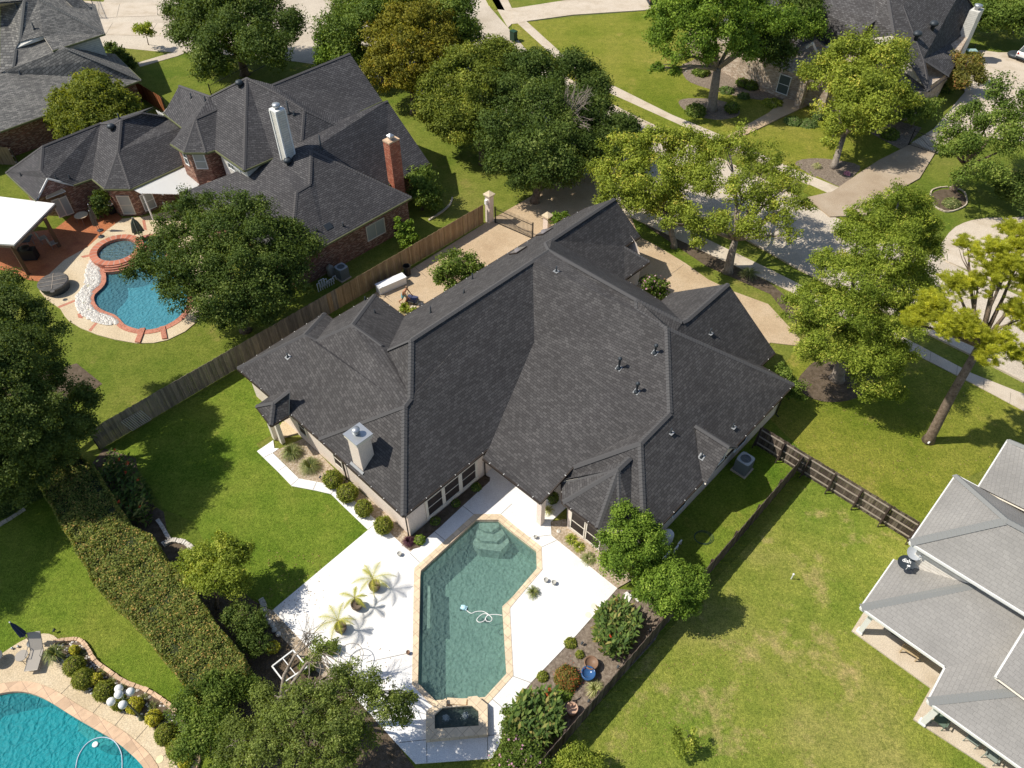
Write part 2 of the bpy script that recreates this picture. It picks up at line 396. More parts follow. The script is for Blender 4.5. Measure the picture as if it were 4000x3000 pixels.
L_ = dict(
 elm=leaf_mat('elm_leaf', (.04, .055, .015), (.12, .15, .035), (.22, .235, .085)),
 litter=leaf_mat('dry_leaf', (.08, .05, .02), (.16, .11, .05), (.2, .15, .08), .1),
 purple=leaf_mat('purple_leaf', (.03, .012, .018), (.07, .03, .045), (.12, .05, .08)),
 palm=leaf_mat('palm_leaflet', (.09, .11, .02), (.2, .2, .03), (.3, .25, .06), .3),
 oak=leaf_mat('oak_leaf', (.02, .036, .008), (.06, .085, .017), (.14, .165, .045), .25),
 olive=leaf_mat('olive_leaf', (.035, .05, .008), (.105, .125, .018), (.2, .19, .035), .25),
 orange=leaf_mat('turning_leaf', (.045, .05, .008), (.14, .13, .016), (.27, .175, .022), .25),
 green=leaf_mat('green_leaf', (.028, .05, .009), (.09, .125, .022), (.18, .205, .05), .27),
 pist=leaf_mat('pistache_leaf', (.05, .07, .009), (.165, .195, .027), (.31, .26, .055), .28),
 cyp=leaf_mat('cypress_leaf', (.045, .07, .009), (.155, .19, .025), (.29, .26, .06), .28),
 pine=leaf_mat('pine_needle', (.10, .115, .012), (.27, .28, .035), (.42, .38, .06), .45),
 dark=leaf_mat('dark_leaf', (.022, .038, .010), (.065, .088, .02), (.15, .17, .055), .3),  # dark green leaves of the left-edge trees and hedge
 hedge=leaf_mat('hedge_leaf', (.05, .065, .014), (.14, .165, .042), (.30, .19, .07)),
 box=leaf_mat('boxwood_leaf', (.05, .07, .012), (.125, .14, .022), (.19, .19, .04)),
 gold=leaf_mat('golden_leaf', (.12, .13, .015), (.28, .27, .035), (.42, .38, .07)),
 ylw=leaf_mat('yellow_green_leaf', (.06, .085, .012), (.17, .20, .03), (.33, .31, .07)),
 canna=leaf_mat('canna_leaf', (.03, .055, .015), (.09, .13, .03), (.2, .17, .06)),
 fol=leaf_mat('bush_leaf', (.03, .06, .008), (.105, .155, .02), (.2, .25, .045), .28),
 grassy=leaf_mat('tuft_blade', (.06, .08, .03), (.14, .16, .06), (.26, .24, .13)),
 straw=leaf_mat('variegated_blade', (.12, .14, .05), (.24, .24, .12), (.36, .34, .22)),
 pink=leaf_mat('pink_bloom', (.28, .13, .2), (.36, .2, .28), (.42, .27, .33)),
 red=leaf_mat('red_bloom', (.28, .04, .02), (.35, .07, .03), (.4, .12, .05)),
 blue=leaf_mat('juniper_leaf', (.035, .06, .018), (.09, .13, .04), (.16, .2, .08)),
 rust=leaf_mat('rust_leaf', (.055, .06, .015), (.12, .11, .025), (.2, .09, .04)),
)
# ------------------------------------------------------------------ foliage
RNG = np.random.default_rng(11)
def unit(a): return a/np.maximum(np.linalg.norm(a, axis=1, keepdims=True), 1e-9)
def leaf_obj(name, P, N, S, asp, material, parent, tint=None, T=None):
    "one mesh of rhombic leaves: P centres, N normals, S lengths"
    n = len(P); rnd = RNG.normal(size=(n, 3)) if T is None else T
    N = unit(N); T1 = unit(rnd-(rnd*N).sum(1, keepdims=True)*N); B1 = np.cross(N, T1)
    S = np.asarray(S).reshape(-1, 1)*np.ones((n, 1)); loc = np.array(parent_loc(parent))
    V = np.empty((n, 4, 3)); bend = N*S*.12
    V[:, 0] = P-T1*S*.5-bend; V[:, 1] = P+B1*S*asp*.5; V[:, 2] = P+T1*S*.5-bend; V[:, 3] = P-B1*S*asp*.5
    V -= loc
    me = bpy.data.meshes.new(name); me.vertices.add(4*n); me.loops.add(4*n); me.polygons.add(n)
    me.vertices.foreach_set('co', V.reshape(-1).astype(np.float32))
    me.loops.foreach_set('vertex_index', np.arange(4*n, dtype=np.int32))
    me.polygons.foreach_set('loop_start', np.arange(0, 4*n, 4, dtype=np.int32))
    if tint is None: tint = RNG.random(n)
    at_ = me.attributes.new('tint', 'FLOAT', 'POINT'); at_.data.foreach_set('value', np.repeat(np.clip(tint, 0, 1), 4).astype(np.float32))
    me.materials.append(material); me.update(); me.validate()
    o = bpy.data.objects.new(name, me); sc.collection.objects.link(o)
    if parent: o.parent = parent
    return o
def sphere_pts(n): return unit(RNG.normal(size=(n, 3)))
def lumpy(p, f): 
    return np.sin(p[:, 0]*f+1.3*np.sin(p[:, 1]*f*.7))*np.sin(p[:, 1]*f*1.1+p[:, 2]*f*.8)+.6*np.sin(p[:, 2]*f*1.7+p[:, 0]*f*.5)
def crown_pts(blobs, leaf, rc, dens=1., cover=.5, flat=.8, hollow=.72, low=-.45):
    "leaves gathered in ragged sprays spread through the outer part of the blobs"
    Ps, Ns, Ts, CL = [], [], [], []
    C = np.array([list(b[0]) for b in blobs]); RR = np.array([b[1] for b in blobs])
    for bi, (c, r) in enumerate(blobs):
        c = np.array(c); rb = min(rc, r*.5); k = max(int(dens*5.2*(r/rb)**2)+3, 5)
        d = sphere_pts(k*2); d = d[d[:, 2] > low][:k]
        rad = r*(hollow*.85+(1.0-hollow*.85)*RNG.random((len(d), 1))**.8)*(1+.17*lumpy(d*2.2+c*.3, 1.6)[:, None])*(1+.09*RNG.normal(size=(len(d), 1)))
        cc = c+d*rad*np.array([1, 1, flat])
        q = (cc[:, None, :]-C[None])/np.array([1, 1, flat]); dist = np.linalg.norm(q, axis=2)/RR[None]
        dist[:, bi] = 9; keep = (dist.min(1) > .5) & (lumpy(cc, 1.5/max(rb, .25)*.8) > -.62)
        cc = cc[keep]
        for p in cc:
            r2 = rb*(.45+.75*RNG.random()); nl = int(4*math.pi*r2*r2*cover/(leaf*leaf*.3))+3
            dd = sphere_pts(nl); ax = unit(RNG.normal(size=(1, 3))+unit((p-c)[None])*.8)[0]; st = 1+.9*np.abs(dd@ax)
            rr = r2*(.2+.9*RNG.random((nl, 1))**.7)*st[:, None]*.85; Ps.append(p+dd*rr*np.array([1, 1, .8]))
            Ns.append(dd*.7+unit((p-c)[None])*.45+np.array([0, 0, .45])+.8*RNG.normal(size=(nl, 3)))
            tn = RNG.random()**1.3*.6; Ts.append(tn+.4*RNG.random(nl)); CL.append(p)
    return np.concatenate(Ps), np.concatenate(Ns), np.concatenate(Ts), np.array(CL)
def blobs_px(L): 
    out = []
    for q in L:
        if len(q) == 5:
            c = at(q[1], q[2], 0); out.append((Vector((c.x, c.y, q[3])), q[4])); continue
        (x, y, z, rp) = q
        c = at(x, y, z); out.append((c, 1.05*rp*mpp(c)))
    return out
def tree(name, label, cat, kind, base, L, trunk=.22, group=None, cover=.5, dens=1., leafk=1., rck=1., bark='bark', asp=.55, limbs=10, flat=.8, hollow=.7,
         low=-.45, twigs=0, trunkpart='trunk', blooms=None, part='crown', needle=False, droop=0):
    b = at(*base, 0); root = thing(name, label, cat, b, group); bl = blobs_px(L)
    cen = sum((np.array(c) for c, r in bl), np.zeros(3))/len(bl); m = mpp(Vector(cen))*3.906
    leaf = max(2.35*m*leafk, .06); rc = max(3.6*leaf, .24)*rck
    P, N, T, CL = crown_pts(bl, leaf, rc, dens, cover, flat, hollow, low)
    if needle:
        # bursts of thin needles instead of leaves
        k = 36; q = RNG.permutation(len(P))[:max(len(P)//14, 10)]; P0 = np.repeat(P[q], k, 0); d = sphere_pts(len(P0)); d[:, 2] = abs(d[:, 2])*.8+.1
        d = unit(d); P = P0+d*leaf*.55*needle; N = np.cross(d, RNG.normal(size=d.shape)); T = np.repeat(T[q], k)*.7+.3*RNG.random(len(P0))
        leaf_obj(part, P, N, leaf*1.15*needle, .11, L_[kind], root, T, T=d)
    else:
        leaf_obj(part, P, N, leaf*(.7+.6*RNG.random(len(P))), asp, L_[kind], root, T)
    if blooms:
        bk, fr, bs = blooms; q = RNG.permutation(len(P))[:int(len(P)*fr)]; q = q[P[q, 2] > cen[2]-.2]
        leaf_obj('blossom', P[q]+unit(N[q])*leaf*.5, N[q], leaf*bs, .9, L_[bk], root)
    mb = MB(); bv = Vector(b); cz = min(c.z for c, r in bl); 
    cx = Vector(cen); lo = max(min(c.z-r*.7 for c, r in bl), .35)
    fork = bv.lerp(Vector((cx.x, cx.y, lo)), .35 if lo < 3 else .25); fork.z = max(lo, .3)*.95
    j1 = bv.lerp(fork, .5)+Vector((RNG.normal()*.05, RNG.normal()*.05, 0))
    mb.tube([bv-VZ*.05, bv+VZ*.25+(j1-bv)*.05, j1, fork], [trunk*1.45, trunk*1.05, trunk*.9, trunk*.72], 10)
    tops = [c for c, r in bl]
    for i in range(min(limbs, len(tops))):
        c = tops[i*len(tops)//min(limbs, len(tops))]; mid = fork.lerp(c, .5)+Vector((RNG.normal()*.2, RNG.normal()*.2, .25))
        mb.tube([fork-VZ*.1, mid, c], [trunk*.5, trunk*.3, trunk*.1], 6)
        if twigs:
            near = CL[np.argsort(np.linalg.norm(CL-np.array(c), axis=1))[:twigs]]
            for p in near:
                p = Vector(p); s0 = mid.lerp(c, RNG.random())
                mb.tube([s0, s0.lerp(p, .5)+Vector((RNG.normal(), RNG.normal(), RNG.normal()))*.15, p], [trunk*.14, trunk*.09, trunk*.03], 4)
    mb.build(trunkpart, M_[bark], root, True)
    return root
def shrub(name, label, cat, kind, px, rp, z=None, group=None, hz=None, leafk=1., cover=.55, asp=.6, lump=.08, dens=1.0):
    "clipped or rounded bush: a leafy shell over a dark twiggy core, sitting on the ground"
    g = at(*px, 0); r = rp*mpp(g); h = hz or r*1.5
    c = at(px[0], px[1], h*.5); c = Vector((c.x, c.y, 0)); root = thing(name, label, cat, c, group)
    m = mpp(c)*3.906; leaf = max(1.7*m*leafk, .05)
    n = int(2*math.pi*r*(r+h)*cover*2.6/(leaf*leaf*.3)*dens); d = sphere_pts(n); d[:, 2] = np.abs(d[:, 2]) if h < r*1.1 else d[:, 2]
    cz = 0.0 if h < r*1.1 else h*.5; rz = h if h < r*1.1 else h*.5
    bumpy = 1+lump*np.sin(d[:, 0]*7+c.x)*np.sin(d[:, 1]*6+c.y)+.06*RNG.normal(size=n)
    P = np.array(c)+np.array([0, 0, cz])+d*np.array([r, r, rz])*bumpy[:, None]*(.82+.2*RNG.random((n, 1)))
    P[:, 2] = np.maximum(P[:, 2], .02)
    leaf_obj('foliage', P, d*1.2+.7*RNG.normal(size=(n, 3))+np.array([0, 0, .3]), leaf*(.7+.6*RNG.random(n)), asp, L_[kind], root)
    mb = MB(); prof = [(r*.82*math.sin(math.pi*i/10)+.003, cz-rz*.82*math.cos(math.pi*i/10)) for i in range(11)]
    prof = [(a, max(b, .01)) for a, b in prof]; mb.lathe(c, prof, 14); mb.build('branches', M_['bark'], root, True)
    return root
def tuft(name, label, cat, kind, px, rp, n=120, w=.03, hz=.7, group=None, z0=0.0, root=None, part='blades', droop=1.0):
    g = at(*px, z0); r = rp*mpp(g); root = root or thing(name, label, cat, g, group)
    mb = MB(); Pv, Fv, Tt = [], [], []
    for i in range(n):
        a = RNG.random()*2*math.pi; L = r*(.55+.55*RNG.random()); up = hz*(.5+.6*RNG.random())*(1.2-.5*L/r)
        d = Vector((math.cos(a), math.sin(a), 0)); s = Vector((-d.y, d.x, 0)); c0 = g+d*r*.08*RNG.random(); prev = None; tt = RNG.random()
        for k in range(5):
            t = k/4; p = c0+d*L*t+VZ*(up*math.sin(min(t*1.25, 1)*math.pi/2)-droop*up*.75*max(t-.45, 0)**1.3*2); ww = w*(1-.85*t)*.5
            q = (p-s*ww, p+s*ww)
            if prev: 
                k0 = len(Pv); Pv += [prev[0], prev[1], q[1], q[0]]; Fv.append((k0, k0+1, k0+2, k0+3)); Tt += [tt]*4
            prev = q
    me = bpy.data.meshes.new(part); lo = parent_loc(root); me.from_pydata([tuple(v-lo) for v in Pv], [], Fv)
    at_ = me.attributes.new('tint', 'FLOAT', 'POINT'); at_.data.foreach_set('value', Tt)
    me.materials.append(L_[kind]); o = bpy.data.objects.new(part, me); sc.collection.objects.link(o); o.parent = root
    return root
def canna(name, label, px_poly, hz, kind='canna', n=500, leaf=.34, group=None, bloom=None, cat='plant', asp=.36):
    "stand of tall broad-leaved plants filling a footprint"
    W = [at(x, y, 0) for x, y in px_poly]; cx = sum(p.x for p in W)/len(W); cy = sum(p.y for p in W)/len(W)
    root = thing(name, label, cat, (cx, cy, 0), group)
    # sample footprint
    xs = [p.x for p in W]; ys = [p.y for p in W]; pts = []
    def inside(x, y):
        s = False; j = len(W)-1
        for i in range(len(W)):
            if (W[i].y > y) != (W[j].y > y) and x < (W[j].x-W[i].x)*(y-W[i].y)/(W[j].y-W[i].y)+W[i].x: s = not s
            j = i
        return s
    stems = []
    while len(stems) < max(n//9, 6):
        x = random.uniform(min(xs), max(xs)); y = random.uniform(min(ys), max(ys))
        if inside(x, y): stems.append((x, y, hz*random.uniform(.55, 1.08)))
    P, N, S, Td = [], [], [], []; mb = MB()
    for x, y, h in stems:
        lean = Vector((random.gauss(0, .08), random.gauss(0, .08), 0))
        mb.tube([(x, y, 0), (x+lean.x*h, y+lean.y*h, h*.95)], [.018, .01], 5)
        for k in range(9):
            t = .25+.75*k/8+random.uniform(-.05, .05); a = k*2.4+random.random()
            d = Vector((math.cos(a), math.sin(a), .55*(t)+.15)).normalized(); c = Vector((x, y, 0))+lean*h*t+VZ*h*t+d*leaf*.5
            P.append(c); Td.append(d); N.append(Vector((-d.x*.5, -d.y*.5, 1))+Vector((random.gauss(0, .25), random.gauss(0, .25), 0))); S.append(leaf*random.uniform(.6, 1.1))
    P = np.array(P); leaf_obj('leaves', P, np.array(N), np.array(S), asp, L_[kind], root, RNG.random(len(P))**1.5, T=np.array(Td))
    mb.build('stems', M_['bark'], root)
    if bloom:
        q = RNG.permutation(len(stems))[:bloom[1]]; C = np.concatenate([np.array([stems[i][:2]+(stems[i][2]+.12,)])+RNG.normal(size=(10, 3))*.04 for i in q])
        leaf_obj('blossom', C, sphere_pts(len(C)), .1, .8, L_[bloom[0]], root)
    return root
def palm_fronds(root, c, n, L, kind='gold', part='frond', tilt=.9):
    for i in range(n):
        a = 2*math.pi*i/n+random.random()*.7; d = Vector((math.cos(a), math.sin(a), 0)); s = Vector((-d.y, d.x, 0)); Lf = L*random.uniform(.75, 1.1)
        path = [c+d*Lf*t+VZ*(Lf*tilt*(t-1.05*t*t)) for t in [k/16 for k in range(17)]]
        Pv, Fv, Tt = [], [], []
        lo = parent_loc(root)
        for k in range(1, 17):
            p = path[k]; tg = (path[k]-path[k-1]).normalized(); ll = Lf*.27*math.sin(math.pi*min(k/16*.9+.12, 1))+.03
            for sg in (-1, 1):
                for e in (0, .5):
                    q = p-tg*Lf/16*e; tip = q+(s*sg*.85+tg*.6).normalized()*ll-VZ*ll*.25; k0 = len(Pv)
                    Pv += [q-tg*.012, q+tg*.012, tip]; Fv.append((k0, k0+1, k0+2)); Tt += [random.random()]*3
            k0 = len(Pv); pr = path[k-1]; Pv += [pr-s*.012, pr+s*.012, p+s*.01, p-s*.01]; Fv.append((k0, k0+1, k0+2, k0+3)); Tt += [.8]*4
        me = bpy.data.meshes.new(part); me.from_pydata([tuple(v-lo) for v in Pv], [], Fv)
        at_ = me.attributes.new('tint', 'FLOAT', 'POINT'); at_.data.foreach_set('value', Tt)
        me.materials.append(L_[kind]); o = bpy.data.objects.new(part, me); sc.collection.objects.link(o); o.parent = root
# ------------------------------------------------------------------ ground
def pxpoly(L, z=0): return [at(x, y, 0) for x, y in L]
def slab(name, L, z, m, z0=-.05, st=True, **k):
    mb = MB(); mb.prism(pxpoly(L) if len(L[0]) == 2 and not isinstance(L[0], Vector) else L, z0, z); o = mb.build(name, m)
    return struct(o) if st else o
def smooth_loop(L, k=4, closed=True):
    "Catmull-Rom through pixel points"
    n = len(L); out = []
    for i in range(n if closed else n-1):
        p0, p1, p2, p3 = L[(i-1) % n] if closed or i > 0 else L[0], L[i], L[(i+1) % n], L[(i+2) % n] if closed or i+2 < n else L[-1]
        for j in range(k):
            t = j/k
            out.append(tuple(.5*((2*b)+(-a+c)*t+(2*a-5*b+4*c-d)*t*t+(-a+3*b-3*c+d)*t**3) for a, b, c, d in zip(p0, p1, p2, p3)))
    if not closed: out.append(tuple(L[-1]))
    return out
def cat_world(L, k=4, closed=True):
    W = [(p.x, p.y) for p in [at(x, y, 0) for x, y in L]]; return [Vector((x, y, 0)) for x, y in smooth_loop(W, k, closed)]
def inset(W, d):
    "offset a closed loop of vectors inwards by d"
    n = len(W); ar = sum(W[i].x*W[(i+1) % n].y-W[(i+1) % n].x*W[i].y for i in range(n)); sg = 1 if ar > 0 else -1; out = []
    for i in range(n):
        a, b, c = W[i-1], W[i], W[(i+1) % n]; e1 = (b-a).normalized(); e2 = (c-b).normalized()
        n1 = Vector((-e1.y, e1.x, 0))*sg; n2 = Vector((-e2.y, e2.x, 0))*sg; m = (n1+n2)
        m = m/max(m.length_squared/2, .5) if m.length > 1e-6 else n1
        out.append(b+m*d)
    return out
def joints(name, segs, z, w=.02):
    mb = MB()
    for a, b in segs:
        a, b = at(*a, 0), at(*b, 0); d = (b-a).normalized(); s = Vector((-d.y, d.x, 0))*w/2
        mb.face([(p.x, p.y, z) for p in (a-s, b-s, b+s, a+s)])
    return struct(mb.build(name, M_['joint']))
def fix_up(pts): return pts
def build_ground():
    # one sheet with holes for the three pools
    pools = [POOL_W, SPA_W, POOL2_W, POOL3_W]
    big = [Vector(p) for p in ((-420, -60, 0), (420, -60, 0), (700, 700, 0), (-700, 700, 0))]
    loops = [big]+[list(reversed(p)) if sum(p[i].x*p[(i+1) % len(p)].y-p[(i+1) % len(p)].x*p[i].y for i in range(len(p))) > 0 else list(p) for p in (POOL_W, POOL2_W, POOL3_W)]
    mb = MB(); flat = [v for l in loops for v in l]
    for t in tessellate_polygon(loops):
        q = [flat[i] for i in t]
        if (q[1]-q[0]).cross(q[2]-q[0]).z < 0: q.reverse()
        mb.face(q)
    struct(mb.build('ground', M_['ground']))
def holed_slab(name, outer, holes, z, m, z0=-.05):
    loops = [outer]+holes; mb = MB(); flat = [v for l in loops for v in l]
    for t in tessellate_polygon([[Vector((v.x, v.y, 0)) for v in l] for l in loops]):
        q = [Vector((flat[i].x, flat[i].y, z)) for i in t]
        if (q[1]-q[0]).cross(q[2]-q[0]).z < 0: q.reverse()
        mb.face(q)
    for l in loops:
        for i in range(len(l)):
            a, b = l[i], l[(i+1) % len(l)]; mb.face([(a.x, a.y, z0), (b.x, b.y, z0), (b.x, b.y, z), (a.x, a.y, z)])
    return struct(mb.build(name, m))
def lies(p, poly):
    s = False; j = len(poly)-1
    for i in range(len(poly)):
        if (poly[i].y > p.y) != (poly[j].y > p.y) and p.x < (poly[j].x-poly[i].x)*(p.y-poly[i].y)/(poly[j].y-poly[i].y)+poly[i].x: s = not s
        j = i
    return s
def ray_wall(px, py, a, b):
    "where this line of sight meets the vertical wall through a and b"
    d = FW*FPX + RT*(px-2000) - UP*(py-1500); e = Vector(b)-Vector(a); n = Vector((-e.y, e.x, 0)).normalized()
    o = Vector((0, 0, H)); dv = Vector(d); t = (Vector(a)-o).dot(n)/dv.dot(n); p = o+dv*t
    if (o-p).dot(n) < 0: n = -n
    return p, e.normalized(), n
# ------------------------------------------------------------------ roofs and walls
def roof(parent, V, faces, caps, eaves, mroof, mcap, gut='gutter', capw=.3, part='roof', thick=.16, hang=None, dz=0):
    P = {k: (at(v[0], v[1], v[2]) if len(v) == 3 and not isinstance(v, Vector) else (v if isinstance(v, Vector) else ab(*v[1:]))) for k, v in V.items()}
    mb = MB()
    for f in faces: 
        q = [P[k] for k in f]; n = Vector((0, 0, 0))
        for i in range(len(q)): n += (q[i]).cross(q[(i+1) % len(q)])
        if n.z < 0: q.reverse()
        mb.poly(q)
    mb.build(part, M_[mroof], parent)
    mb = MB()
    for f in faces:
        q = [P[k]-VZ*thick for k in f]; n = Vector((0, 0, 0))
        for i in range(len(q)): n += (q[i]).cross(q[(i+1) % len(q)])
        if n.z > 0: q.reverse()
        mb.poly(q)
    mb.build('soffit', M_['trim'], parent)
    s = capw/2; STEP = .2
    for a, b in caps:
        mb = MB(); a, b = P[a], P[b]
        if a.z > b.z: a, b = b, a          # lay from the low end up
        d = b-a; L = d.length; u = d.normalized(); side = u.cross(VZ).normalized(); n = max(int(L/STEP), 1)
        dn = .55
        for i in range(n):
            p = a+u*(L*i/n); q = a+u*(L*(i+1)/n+.015); lift = .062; lo = .036
            pts = [(p-side*s-VZ*(s*dn-lift), p+VZ*lift, p+side*s-VZ*(s*dn-lift)), (q-side*s*.97-VZ*(s*dn-lo), q+VZ*lo, q+side*s*.97-VZ*(s*dn-lo))]
            mb.face([pts[0][0], pts[0][1], pts[1][1], pts[1][0]]); mb.face([pts[0][1], pts[0][2], pts[1][2], pts[1][1]])
            mb.face([pts[0][0], pts[0][0]-VZ*.03, pts[0][1]-VZ*.03, pts[0][1]]); mb.face([pts[0][1], pts[0][1]-VZ*.03, pts[0][2]-VZ*.03, pts[0][2]])
        mb.build('ridge_cap', M_[mcap], parent)
    if eaves:
        for a, b in eaves:
            mb = MB(); a, b = P[a], P[b]; mb.cur = 0; mb.bar(a-VZ*.09, b-VZ*.09, .12, .15)
            if hang:
                mb.cur = 1; L = (b-a).length; n = int(L/1.0)
                for i in range(1, n+1):
                    p = a.lerp(b, (i-.5)/n); d = (b-a).normalized(); mb.box(p-VZ*.005, .025, .1, .025, d)
            mb.build('gutter', [M_[gut]]+([M_[hang]] if hang else []), parent)
    return P
def hit_roof(root, px, py, fallback=4.0):
    "point of the root's roof faces under this line of sight"
    from mathutils.bvhtree import BVHTree
    d = Vector(FW*FPX + RT*(px-2000) - UP*(py-1500)).normalized(); best = None
    for o in root.children:
        if 'roof' in o.name and o.type == 'MESH':
            t = BVHTree.FromPolygons([v.co+parent_loc(root) for v in o.data.vertices], [tuple(p.vertices) for p in o.data.polygons]); h = t.ray_cast(Vector((0, 0, H)), d)
            if h[0] is not None and (best is None or h[3] < best[3]): best = h
    if best is None: return at(px, py, fallback), VZ
    return best[0], (best[1] if best[1].z > 0 else -best[1])
def walls(parent, polyAB, z1, m, part='wall', z0=-.05):
    mb = MB(); mb.prism([ab(A, B) for A, B in polyAB], z0, z1); return mb.build(part, M_[m], parent)
def window(parent, c, wdir, w, h, pane='glass', frame='white', mull=1, out=None, fw=.07, vert=False, part='window'):
    "c centre on the wall, wdir along the wall, out = outward normal"
    c = Vector(c); out = Vector(out); wd = Vector(wdir).normalized(); c = c+out*.03
    fr = MB()
    fr.box(c+VZ*(h/2), w+fw*2, .08, fw, wd); fr.box(c-VZ*(h/2), w+fw*2, .1, fw, wd)
    fr.box(c+wd*(w/2+fw/2), fw, .08, h-fw, wd); fr.box(c-wd*(w/2+fw/2), fw, .08, h-fw, wd)
    for i in range(mull):
        fr.box(c+VZ*(h*((i+1)/(mull+1)-.5)), w, .06, .04, wd)
    if vert: fr.box(c, .04, .06, h-fw, wd)
    o = fr.build(part, M_[frame], parent)
    pn = MB(); pn.box(c-out*.005, w, .02, h-.02, wd); pn.build('pane', M_[pane], o)
    return o
def downspout(parent, p, top, out, m='gutter'):
    mb = MB(); p = Vector(p); out = Vector(out); mb.tube([p+VZ*top+out*.3, p+VZ*(top-.25)+out*.06, p+VZ*.15+out*.06, p+VZ*.06+out*.3], .045, 6); mb.build('downspout', M_[m], parent)
def vent(parent, p, h=.35, r=.05, hood=0, flash=True, part='vent_pipe', m='pipe'):
    p = Vector(p); mb = MB(); mb.lathe(p, [(r*2.4, -.05), (r*2.0, .04), (r*1.05, .12), (r, .13), (r, h)]+([(r*1.7, h+.02), (r*1.9, h+.09), (r*1.2, h+.17), (.01, h+.2)] if hood else [(r*.7, h)]), 10)
    o = mb.build(part, M_[m], parent, True)
    if flash:
        f = MB(); n = flash if isinstance(flash, Vector) else VZ; f.box(p+VZ*.015, .34, .34, .01, VB if abs(n.dot(VB)) < .9 else VA, n); f.build('flashing', M_['flash'], o)
    return o
def picket_fence(name, label, a, b, h, m, side, group=None, bw=.14, post_m='wood_post', rail_m='wood_rail', gap=.008, posts=2.4, brace=False):
    a = Vector(a); b = Vector(b); root = thing(name, label, 'fence', a, group); d = (b-a).normalized(); L = (b-a).length; s = Vector(side).normalized()
    mb = MB(); n = int(L/bw)
    for i in range(n):
        c = a+d*(bw*(i+.5)); hh = h+random.gauss(0, .012); off = s*(.012*math.sin(i*1.7)); tw = Vector((d.x, d.y, random.gauss(0, .0)))
        mb.box(c+off+VZ*(hh/2+.02), bw-gap, .02, hh-.0, d)
    mb.build('pickets', M_[m], root)
    mb = MB()
    for z in (.3, h*.52, h-.22): mb.bar(a-s*.035+VZ*z, b-s*.035+VZ*z, .04, .09)
    mb.build('rails', M_[rail_m], root)
    k = int(L/posts)
    for i in range(k+1):
        p = a+d*(L*i/k)-s*.09; mb = MB(); mb.box(p+VZ*(h/2-.05), .1, .1, h-.05, d)
        if brace: mb.bar(p-s*.02+VZ*(h-.1), p-s*.32+VZ*.05, .05, .09)
        mb.build('post', M_[post_m], root)
    return root
# ------------------------------------------------------------------ pools (footprints first, the ground needs the holes)
def T(ox, oy, L): return [(ox+x/2.212, oy+y/2.212) for x, y in L]
POOL = [(1859, 2033), (1947, 2033), (2000, 2078), (2095, 2151), (2097, 2223), (2000, 2336), (1962, 2372), (1978, 2634), (1895, 2725), (1701, 2738), (1633, 2670), (1642, 2250), (1644, 2232)]
POOL_W = pxpoly(POOL)
COP_O = pxpoly([(1852, 2011), (1956, 2011), (2010, 2056), (2115, 2138), (2118, 2228), (2018, 2345), (1991, 2378), (2005, 2641), (1905, 2752), (1690, 2762), (1610, 2676), (1617, 2248), (1619, 2222)])
DECK = pxpoly([(1065, 2385), (1438, 2072), (1524, 2084), (1603, 2158), (1632, 2130), (1640, 2112), (1669, 2101), (1800, 1985), (1915, 1880), (1930, 1790), (2010, 1840), (2151, 1975), (2151, 2042), (2154, 2094), (2348, 2250), (2411, 2300), (2249, 2485), (2072, 2670), (2000, 2761), (1955, 2900), (1922, 2964), (1624, 2985), (1549, 2905), (1400, 2740), (1316, 2645), (1194, 2521)])
SPA_O = pxpoly([(1664, 2783), (1673, 2770), (1741, 2727), (1744, 2762), (1827, 2757), (1827, 2722), (1863, 2718), (1904, 2752), (1906, 2869), (1664, 2890)])
SPA_W = [Vector((p.x, p.y, 0)) for p in [at(x, y, .4) for x, y in ((1698, 2792), (1728, 2765), (1746, 2763), (1827, 2757), (1845, 2757), (1868, 2776), (1870, 2835), (1698, 2847))]]
P2 = T(0, 750, [(905, 640), (915, 700), (920, 780), (880, 840), (825, 890), (817, 940), (850, 1000), (920, 1040), (990, 1065), (1040, 1105), (1080, 1150), (1150, 1180), (1225, 1195), (1300, 1195), (1390, 1175), (1470, 1140), (1545, 1090), (1600, 1020), (1620, 940), (1600, 850), (1540, 770), (1480, 700), (1440, 620), (1430, 540), (1470, 450), (1380, 440), (1340, 405), (1290, 398), (1220, 420), (1160, 462), (1170, 540), (1080, 610), (1000, 630)])
POOL2_W = cat_world(P2, 2)
P3 = T(0, 2250, [(-420, 1170), (-250, 1080), (-80, 1040), (60, 1010), (160, 1003), (260, 1015), (380, 1060), (500, 1130), (650, 1225), (850, 1340), (1000, 1430), (1120, 1530), (1230, 1640), (1300, 1780), (1280, 1950), (1000, 2080), (400, 2100), (-200, 2000), (-500, 1700)])
POOL3_W = cat_world(P3, 2)
build_ground()
# ---- lawns
def sheet(name, L, z, m, loops=None):
    W = L if isinstance(L[0], Vector) else pxpoly(L); return holed_slab(name, W, loops or [], z, M_[m], z-.04)
sheet('backyard_lawn', [(407, 1752), (930, 1455), (1160, 1640), (1000, 1735), (1130, 1890), (1310, 1925), (1438, 2072), (1065, 2385), (980, 2330), (840, 2200), (760, 2040), (640, 1990), (520, 1800)], .012, 'lawn')
sheet('side_strip_lawn', [(2583, 2083), (3010, 1640), (3160, 1790), (2560, 2500), (2430, 2330), (2520, 2240)], .014, 'lawn')
sheet('neighbour_lawn', [(3167, 1866), (3542, 2108), (3700, 2300), (3800, 2700), (3700, 2880), (4000, 3120), (3900, 3300), (2000, 3300), (2110, 3000)], .012, 'lawn_r')
sheet('east_lawn', [(3120, 1352), (3300, 1300), (3583, 1392), (3809, 1508), (4200, 1700), (4200, 2000), (3939, 1800), (3735, 1880), (3601, 2060), (3160, 1790), (3010, 1640), (3000, 1500)], .012, 'lawn_f')
